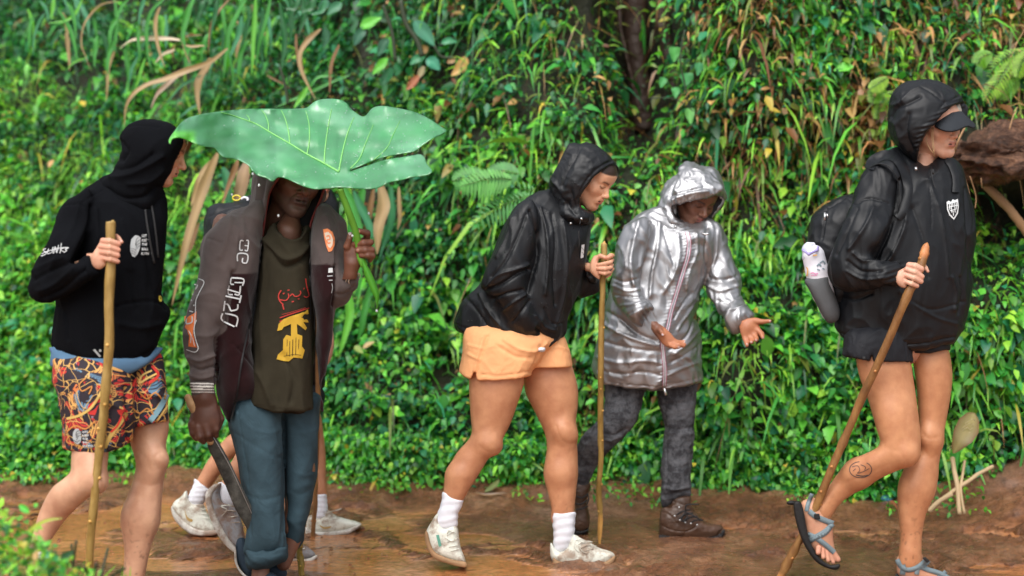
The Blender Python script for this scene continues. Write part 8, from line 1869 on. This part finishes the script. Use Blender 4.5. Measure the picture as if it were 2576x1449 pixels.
fern([('R', [(2576, 340), (2480, 370), (2400, 430), (2330, 520)]), ('R', [(2600, 430), (2520, 470), (2440, 560), (2400, 640)]), ('R', [(2480, 420), (2420, 520), (2360, 600), (2310, 680)]), ('R', [(2540, 540), (2460, 590), (2380, 650)]), ('R', [(2360, 360), (2300, 380), (2260, 440)]), ('R', [(2620, 330), (2560, 420), (2530, 520)])],
     'bright yellow green fern on the bank right of the black hood', 6.55, YG, .055)
fern([('R', [(1700, 620), (1640, 660), (1600, 740), (1590, 800)]), ('R', [(1620, 560), (1580, 620), (1560, 690)]), ('R', [(1660, 520), (1600, 560), (1540, 600)])],
     'small yellow green fern on the bank left of the black hood', 6.6, YG, .045)
# ---- roots and trunks in the dark hollow above
gR = 'dark roots and trunks at the top of the bank'
for lab, fr, pts, r_, t_ in [
    ('dark brown trunk in the hollow, just right of the thickest one', 'N', [(1658, -60), (1664, 20), (1672, 90), (1690, 180), (1704, 300)], .036, 7.35),
    ('brown root hanging left of the dark hollow', 'N', [(1484, -60), (1488, 20), (1494, 60), (1500, 120)], .022, 7.4),
    ('thin knotted root crossing the middle of the dark hollow', 'N', [(1552, -40), (1560, 60), (1574, 130), (1590, 200), (1612, 290)], .010, 7.5),
    ('thickest dark brown trunk in the middle of the hollow at the top of the bank', 'N', [(1600, -80), (1598, 60), (1606, 180), (1620, 330)], .070, 7.7),
    ('slim pale stem on the bank left of the dark hollow', 'N', [(1284, -40), (1292, 20), (1304, 80)], .009, 7.3)]:
    p = spline3(nodes3(fr, pts, t_), 8); V, F = tube(p, r_ * np.linspace(1, .8, len(p)), n=10, rough=.35, seed=len(lab))
    rt = thing('tree_root', p[-1], lab, 'root', gR); mk('wood', V, F, M_ROOT, rt)
# ---- fallen log at the right with torn end, root beneath it
lg = thing('fallen_log', at(2500, 440, 6.1), 'broken end of a rotten brown log sticking out of the bank at the right edge', 'log')
m, nt, b = newmat('rotten_wood')
c = ramp(nt, tex(nt, 7, 7, .75, (.8, 1, 2.6), 2.2), [(.32, (.02, .010, .006)), (.46, (.08, .034, .017)), (.58, (.20, .095, .05)), (.74, (.40, .22, .12))])
nt.links.new(c, b.inputs['Base Color']); b.inputs['Roughness'].default_value = .6
bump(nt, [(tex(nt, 10, 8, .7, dist=1.5), 1., .06), (tex(nt, 50, 5), .6, .012)], b)
lp = P('I', [(815, 385), (850, 340), (900, 325), (980, 330), (1060, 310), (1172, 300), (1260, 300), (1280, 420), (1260, 520), (1172, 512), (1080, 530), (1030, 550), (985, 548), (930, 525), (880, 520), (850, 480), (825, 430)])
S = Sculpt(6.1, box_of(lp), .22, .3, 4.5)
S.blob(lp, .19, dt=.05, k=0)
def lf(L, u, v, N):
    r = 1 - np.abs(noise(L * np.array([4, 9, 17.]) + .4 * noise(L * 5)[:, None])) * 2.4; r2 = 1 - np.abs(noise(L * np.array([14, 26, 44.]))) * 2.
    return .060 * r + .026 * r2 - .035
W, F = S.mesh(folds=lf); mk('wood', W, F, m, lg)
for pts, r_ in (([(830, 420, -.12), (850, 360, -.16), (880, 300, -.1)], .004), ([(820, 440, -.1), (800, 400, -.12), (850, 350, -.12)], .003), ([(1100, 310, -.15), (1120, 240, -.1), (1140, 200, 0)], .003), ([(870, 530, -.1), (900, 620, -.1), (915, 760, -.08)], .003), ([(905, 540, -.1), (935, 640, -.08), (930, 700, -.08)], .0025), ([(960, 550, -.12), (965, 600, -.12)], .002)):
    laces('rootlet', 'I', 6.1, [pts], r_, M_DRYSTEM, lg)
rt = thing('dead_branch', at(2560, 560, 6.2), 'bare brown branch slanting down in the dark hollow under the log', 'branch')
p = spline3(nodes3('I', [(985, 590, .1), (1060, 660, .05), (1130, 740, 0), (1172, 800, 0), (1230, 880, 0)], 6.2), 6); V, F = tube(p, .020, n=8, rough=.3, seed=3); mk('wood', V, F, M_DRYSTEM, rt)
# ---- dry stalks and a big withered leaf on the mud slope
gs = 'pale dry stalks fallen on the mud slope'
for lab, pts, r_ in [('long pale dry stalk slanting up to the right across the mud slope', [(1160, 1030, -.02), (1240, 960, -.03), (1330, 895, -.04), (1400, 850, -.03), (1470, 800, 0), (1555, 756, .05)], .0085),
                     ('thick pale dry stalk standing against the withered leaf', [(1300, 700, .03), (1312, 780, .0), (1330, 880, -.04), (1345, 1060, -.08)], .0095),
                     ('thin pale dry stalk right of the thick one', [(1378, 720, .03), (1366, 800, 0), (1352, 900, -.05), (1375, 1055, -.08)], .006),
                     ('short pale dry stalk lying lowest behind the bare calf', [(1150, 1040, -.03), (1220, 975, -.04), (1300, 930, -.05)], .010)]:
    p = spline3(nodes3('K', pts, 6.0), 5); V, F = tube(p, r_, n=7, rough=.25, seed=len(lab)); rt = thing('dry_stalk', p[0], lab, 'stalk', gs); mk('stalk', V, F, plain('pale_straw', (.50, .36, .20), .75, bumps=(60, .4, .003)), rt)
wl = thing('withered_leaf', at(2420, 1120, 6.1), 'large ribbed yellowish brown withered leaf hanging behind the right calf', 'leaf')
bigleaf('blade', 'K', [(1440, 420, .05), (1400, 500, .0), (1350, 590, -.03), (1305, 675, -.02)], 5.98, 150, (.30, .24, .10), wl, 'ovate', fold=.2, edge=(.20, .11, .04))
for k in range(7):
    a = k / 7.; cx_, cy_ = 1425 - 110 * a, 455 + 190 * a
    for sg in (-1, 1): laces('rib', 'K', 5.965, [[(cx_, cy_, 0), (cx_ + sg * 30 - 12, cy_ + 22 - sg * 6, -.004), (cx_ + sg * 52 * math.sin(.5 + a * 2.2) - 16, cy_ + 22 - sg * 20, -.004)]], .0012, plain('pale_rib', (.42, .34, .16), .6), wl)
# ---- litter and fallen leaves at the foot of the bank
lt = thing('plastic_scrap', at(2235, 1252, 6.3), 'crumpled blue plastic scrap at the foot of the bank by the bare knee', 'litter')
part_blob('sheet', 'K', 6.25, [(850, 965), (870, 938), (900, 945), (916, 965), (905, 985), (870, 990)], .02, plain('blue_plastic', (.05, .22, .34), .3, bumps=(60, 1., .01)), lt, folds=foldfn(.008, 26, seed=201))
lt = thing('white_wrapper', at(1082, 1198, 6.8), 'small flat white wrapper on the mud edge left of the peach shorts', 'litter')
part_blob('sheet', 'F', 6.75, [(75, 775), (100, 766), (150, 768), (160, 780), (140, 795), (90, 792)], .03, M_PLWHITE, lt)
gl = 'fallen leaves on the mud'
for lab, fr, pts, w, c, t_ in [('curled olive fallen leaf on the mud between the two women\'s feet', 'F', [(478, 885), (520, 860), (560, 825), (575, 798)], 46, (.20, .24, .08), 6.45), ('flat brown fallen leaf lying beside the olive one', 'F', [(410, 888), (480, 905), (560, 900), (625, 892)], 26, (.26, .15, .07), 6.4),
                           ('small pale fallen leaf under the giant leaf side of the bank', 'D', [(1160, 350), (1185, 380), (1195, 410)], 34, (.50, .30, .16), 6.9), ('tan leaf by the old man\'s trousers on the bank', 'D', [(1150, 160), (1180, 140), (1215, 125)], 40, (.45, .32, .14), 6.9), ('pale round leaf on the bank right of the old man', 'D', [(1100, 150), (1120, 165), (1150, 190)], 50, (.32, .42, .12), 6.9),
                           ('red brown fallen leaf beside the sandalled foot', 'K', [(905, 975), (930, 990), (955, 1030)], 26, (.30, .10, .04), 6.0)]:
    r = thing('fallen_leaf', at(*P(fr, [pts[0]])[0][:2], t_), lab, 'leaf', gl); bigleaf('blade', fr, pts, t_, w, c, r, 'ovate', face=(0, -.7, .8))
# ---- clods of mud on the path
M_CLOD = m_mud
clods = [(1890, 1400, 26), (1930, 1392, 18), (2265, 1390, 40), (1945, 1395, 34), (1985, 1405, 20), (2420, 1340, 14), (1500, 1262, 24), (1470, 1255, 18), (2010, 1300, 12), (2310, 1375, 16), (1120, 1290, 10), (905, 1330, 14), (1040, 1395, 12), (1640, 1400, 12), (1800, 1380, 10), (2480, 1300, 12), (1260, 1262, 16), (1330, 1250, 20), (2180, 1330, 10), (1700, 1420, 14), (2540, 1420, 14), (2140, 1400, 12)]
V = []; F = []; o = 0
for k, (u_, v_, s_) in enumerate(clods):
    t_ = gt(v_ + 4); px = s_ * 1.0
    S = Sculpt(t_, (u_ - px, v_ - px * .5, u_ + px, v_ + px * .5), px * t_ / FPX, px * t_ / FPX, max(2.2, px / 9))
    S.ell((u_, v_, 0), (px * .9, px * .33, px * .8 * t_ / FPX), 0, 0)
    w_, f_ = S.mesh(folds=lambda L, u, v, N: .012 * (1 - np.abs(noise(L * 26 + k)) * 2) * px / 26 + .004 * noise(L * 80))
    V.append(w_); F.append(f_ + o); o += len(w_)
tag(mk('mud_clods', np.concatenate(V), np.concatenate(F), M_CLOD), 'lumps of wet churned mud lying on the path', 'mud', kind='stuff')
# ---- pebbles and bits on the mud
n = 2600
x = RNG.uniform(-2.6, 2.6, n); y = RNG.uniform(4.6, 6.9, n); z = ground_z(x, y)
keep = (noise(np.stack([x * 2.2, y * 3, x * 0], -1)) > .02); x, y, z = x[keep], y[keep], z[keep]; n = len(x)
oc = np.array([(1, 0, 0), (-1, 0, 0), (0, 1, 0), (0, -1, 0), (0, 0, .7), (0, 0, -.7)]); tf = np.array([(0, 2, 4), (2, 1, 4), (1, 3, 4), (3, 0, 4), (2, 0, 5), (1, 2, 5), (3, 1, 5), (0, 3, 5)])
r = RNG.uniform(.003, .009, n)[:, None, None]
V = (np.stack([x, y, z], -1)[:, None, :] + oc[None] * r * RNG.uniform(.6, 1.4, (n, 6, 1))).reshape(-1, 3); F = (tf[None] + np.arange(n)[:, None, None] * 6).reshape(-1, 3)
tag(mk('grit', V, F, M_CLOD), 'grit and crumbs of mud scattered on the path', 'grit', kind='stuff')
# ---- seedlings along the foot of the bank
parts = []
n = 2600; x = RNG.uniform(-3, 3, n); y = bank_base(x) - RNG.uniform(-.05, .30, n) ** 1; kk = noise(np.stack([x * 2.5, y * 0, x * 0 + 5], -1)) > .0; x, y = x[kk], y[kk]; n = len(x)
B_ = np.stack([x, y, ground_z(x, y) + RNG.uniform(.01, .06, n)], -1)
parts.append(leaves(B_, RNG.normal(size=(n, 3)) + np.array([0, -.3, .5]), np.tile([0, 0, 1.], (n, 1)) + RNG.normal(size=(n, 3)) * .4, RNG.uniform(.015, .04, n), RNG.uniform(.010, .022, n), pick(n, dict(bright=5, mid=4, lime=3)), RNG.uniform(.1, .5, n), 'broad'))
# grass curtain hanging down over the mud lip
n = 14000; x = RNG.uniform(-3.2, 2.1, n); P0, _a, _b = bank_pt(x, RNG.uniform(.05, .28, n)); P0[:, 1] -= RNG.uniform(.0, .22, n)
parts.append(leaves(P0, RNG.normal(size=(n, 3)) * .6 + np.array([0, -.8, .2]), np.tile([0, -.3, 1.], (n, 1)) + RNG.normal(size=(n, 3)) * .3, RNG.uniform(.03, .05, n), RNG.uniform(.018, .028, n), pick(n, dict(bright=5, mid=5, teal=1, lime=2, yellow=.2)), RNG.uniform(.2, .8, n), 'broad'))
V, F, C = join(parts)
tag(mk('seedlings', V, F, M_LEAF, cols=C, smooth=False), 'seedlings and creeping plants along the muddy foot of the bank', 'ground cover', kind='stuff')
# ---- clump of weeds in the near left corner, out of focus
t_ = 3.75; parts = []
r = thing('weed_clump', at(60, 1600, t_), 'out of focus leafy weed clump close by in the bottom left corner', 'plant')
n = 1500; a = RNG.uniform(0, 1, n); uu = RNG.uniform(-60, 260, n) * 1.0; top = np.interp(uu, [-60, 20, 60, 120, 200, 260], [1235, 1275, 1310, 1375, 1430, 1470]) + RNG.normal(size=n) * 14
vv = top + (1560 - top) * a ** .8; tt = t_ + RNG.uniform(-.25, .25, n)
B_ = at(uu, vv, tt); col = pick(n, dict(lime=4, bright=4, mid=2, yellow=1, tan=.8, dark=1.4, olive=1))
parts.append(leaves(B_, RNG.normal(size=(n, 3)) * .7 + np.array([0, -.3, .5]), np.tile([0, -.5, 1.], (n, 1)) + RNG.normal(size=(n, 3)) * .4, RNG.uniform(.018, .05, n), RNG.uniform(.008, .022, n), col, RNG.uniform(.1, .6, n), 'broad'))
V, F, C = join(parts); tag(mk('foliage', V, F, M_LEAF, r, cols=C, smooth=False), kind='stuff')
for k in range(22):
    u0 = RNG.uniform(-30, 330); p = spline3(np.array([at(u0, 1580, t_), at(u0 + RNG.uniform(-15, 15), 1470, t_ + .02), at(u0 + RNG.uniform(-25, 60), RNG.uniform(1330, 1430) + max(0, (u0 - 120) * .35), t_ + RNG.uniform(-.1, .1))]), 5)
    if k < 12: bigleaf('grass_blade', 'N', [(u0, 1560), (u0 + RNG.uniform(-10, 15), 1480), (u0 + RNG.uniform(-20, 50), RNG.uniform(1380, 1440) + max(0, (u0 - 150) * .2))], t_ + RNG.uniform(-.2, .3), 7, (.22, .46, .05), r)
    else: tubeobj('stem', p, .0035, M_STEM, r, n=5)
bigleaf('leaf', 'B', [(150, 1190), (230, 1130), (310, 1095), (400, 1085)], t_, 26, (.36, .42, .06), r)
bigleaf('leaf', 'B', [(120, 1000), (160, 1030), (185, 1050)], t_, 44, (.10, .5, .06), r, 'ovate')
bigleaf('leaf', 'B', [(215, 1010), (228, 1000), (240, 995)], t_, 30, (.12, .5, .06), r, 'ovate')
bigleaf('leaf', 'B', [(250, 1320), (330, 1320), (400, 1400)], t_, 60, (.07, .30, .13), r, 'ovate')
bigleaf('leaf', 'B', [(170, 1240), (230, 1260), (300, 1275)], t_, 44, (.13, .10, .04), r, 'ovate')
# drops falling from the leaf edge
wd = plain('falling_rain_water', (.8, .85, .85), .03); wd.node_tree.nodes['Principled BSDF'].inputs['Transmission Weight'].default_value = .5
V = []; F = []; o = 0
for fr, x_, y_, tq in [('f4', 38, 183, 4.62), ('f4', 282, 570, 4.6), ('f4', 1425, 540, 4.75), ('f4', 1216, 822, 4.7), ('C', 50, 312, 4.6), ('C', 435, 628, 4.7), ('C', 560, 503, 4.65), ('C', 1308, 1330, 4.75)]:
    q = P(fr, [(x_, y_)])[0]; c0 = at(q[0], q[1], tq)
    v_, f_ = tube(np.array([c0 + np.array([0, 0, z_]) for z_ in (.0045, .003, 0, -.003, -.0042)]), np.array([.0008, .0028, .0038, .0028, .0008]), n=8); V.append(v_); F += [tuple(i + o for i in f) for f in f_]; o += len(v_)
tag(mk('falling_drops', np.concatenate(V), F, wd), 'water drops falling from the edge of the giant leaf', 'water drops', kind='stuff')
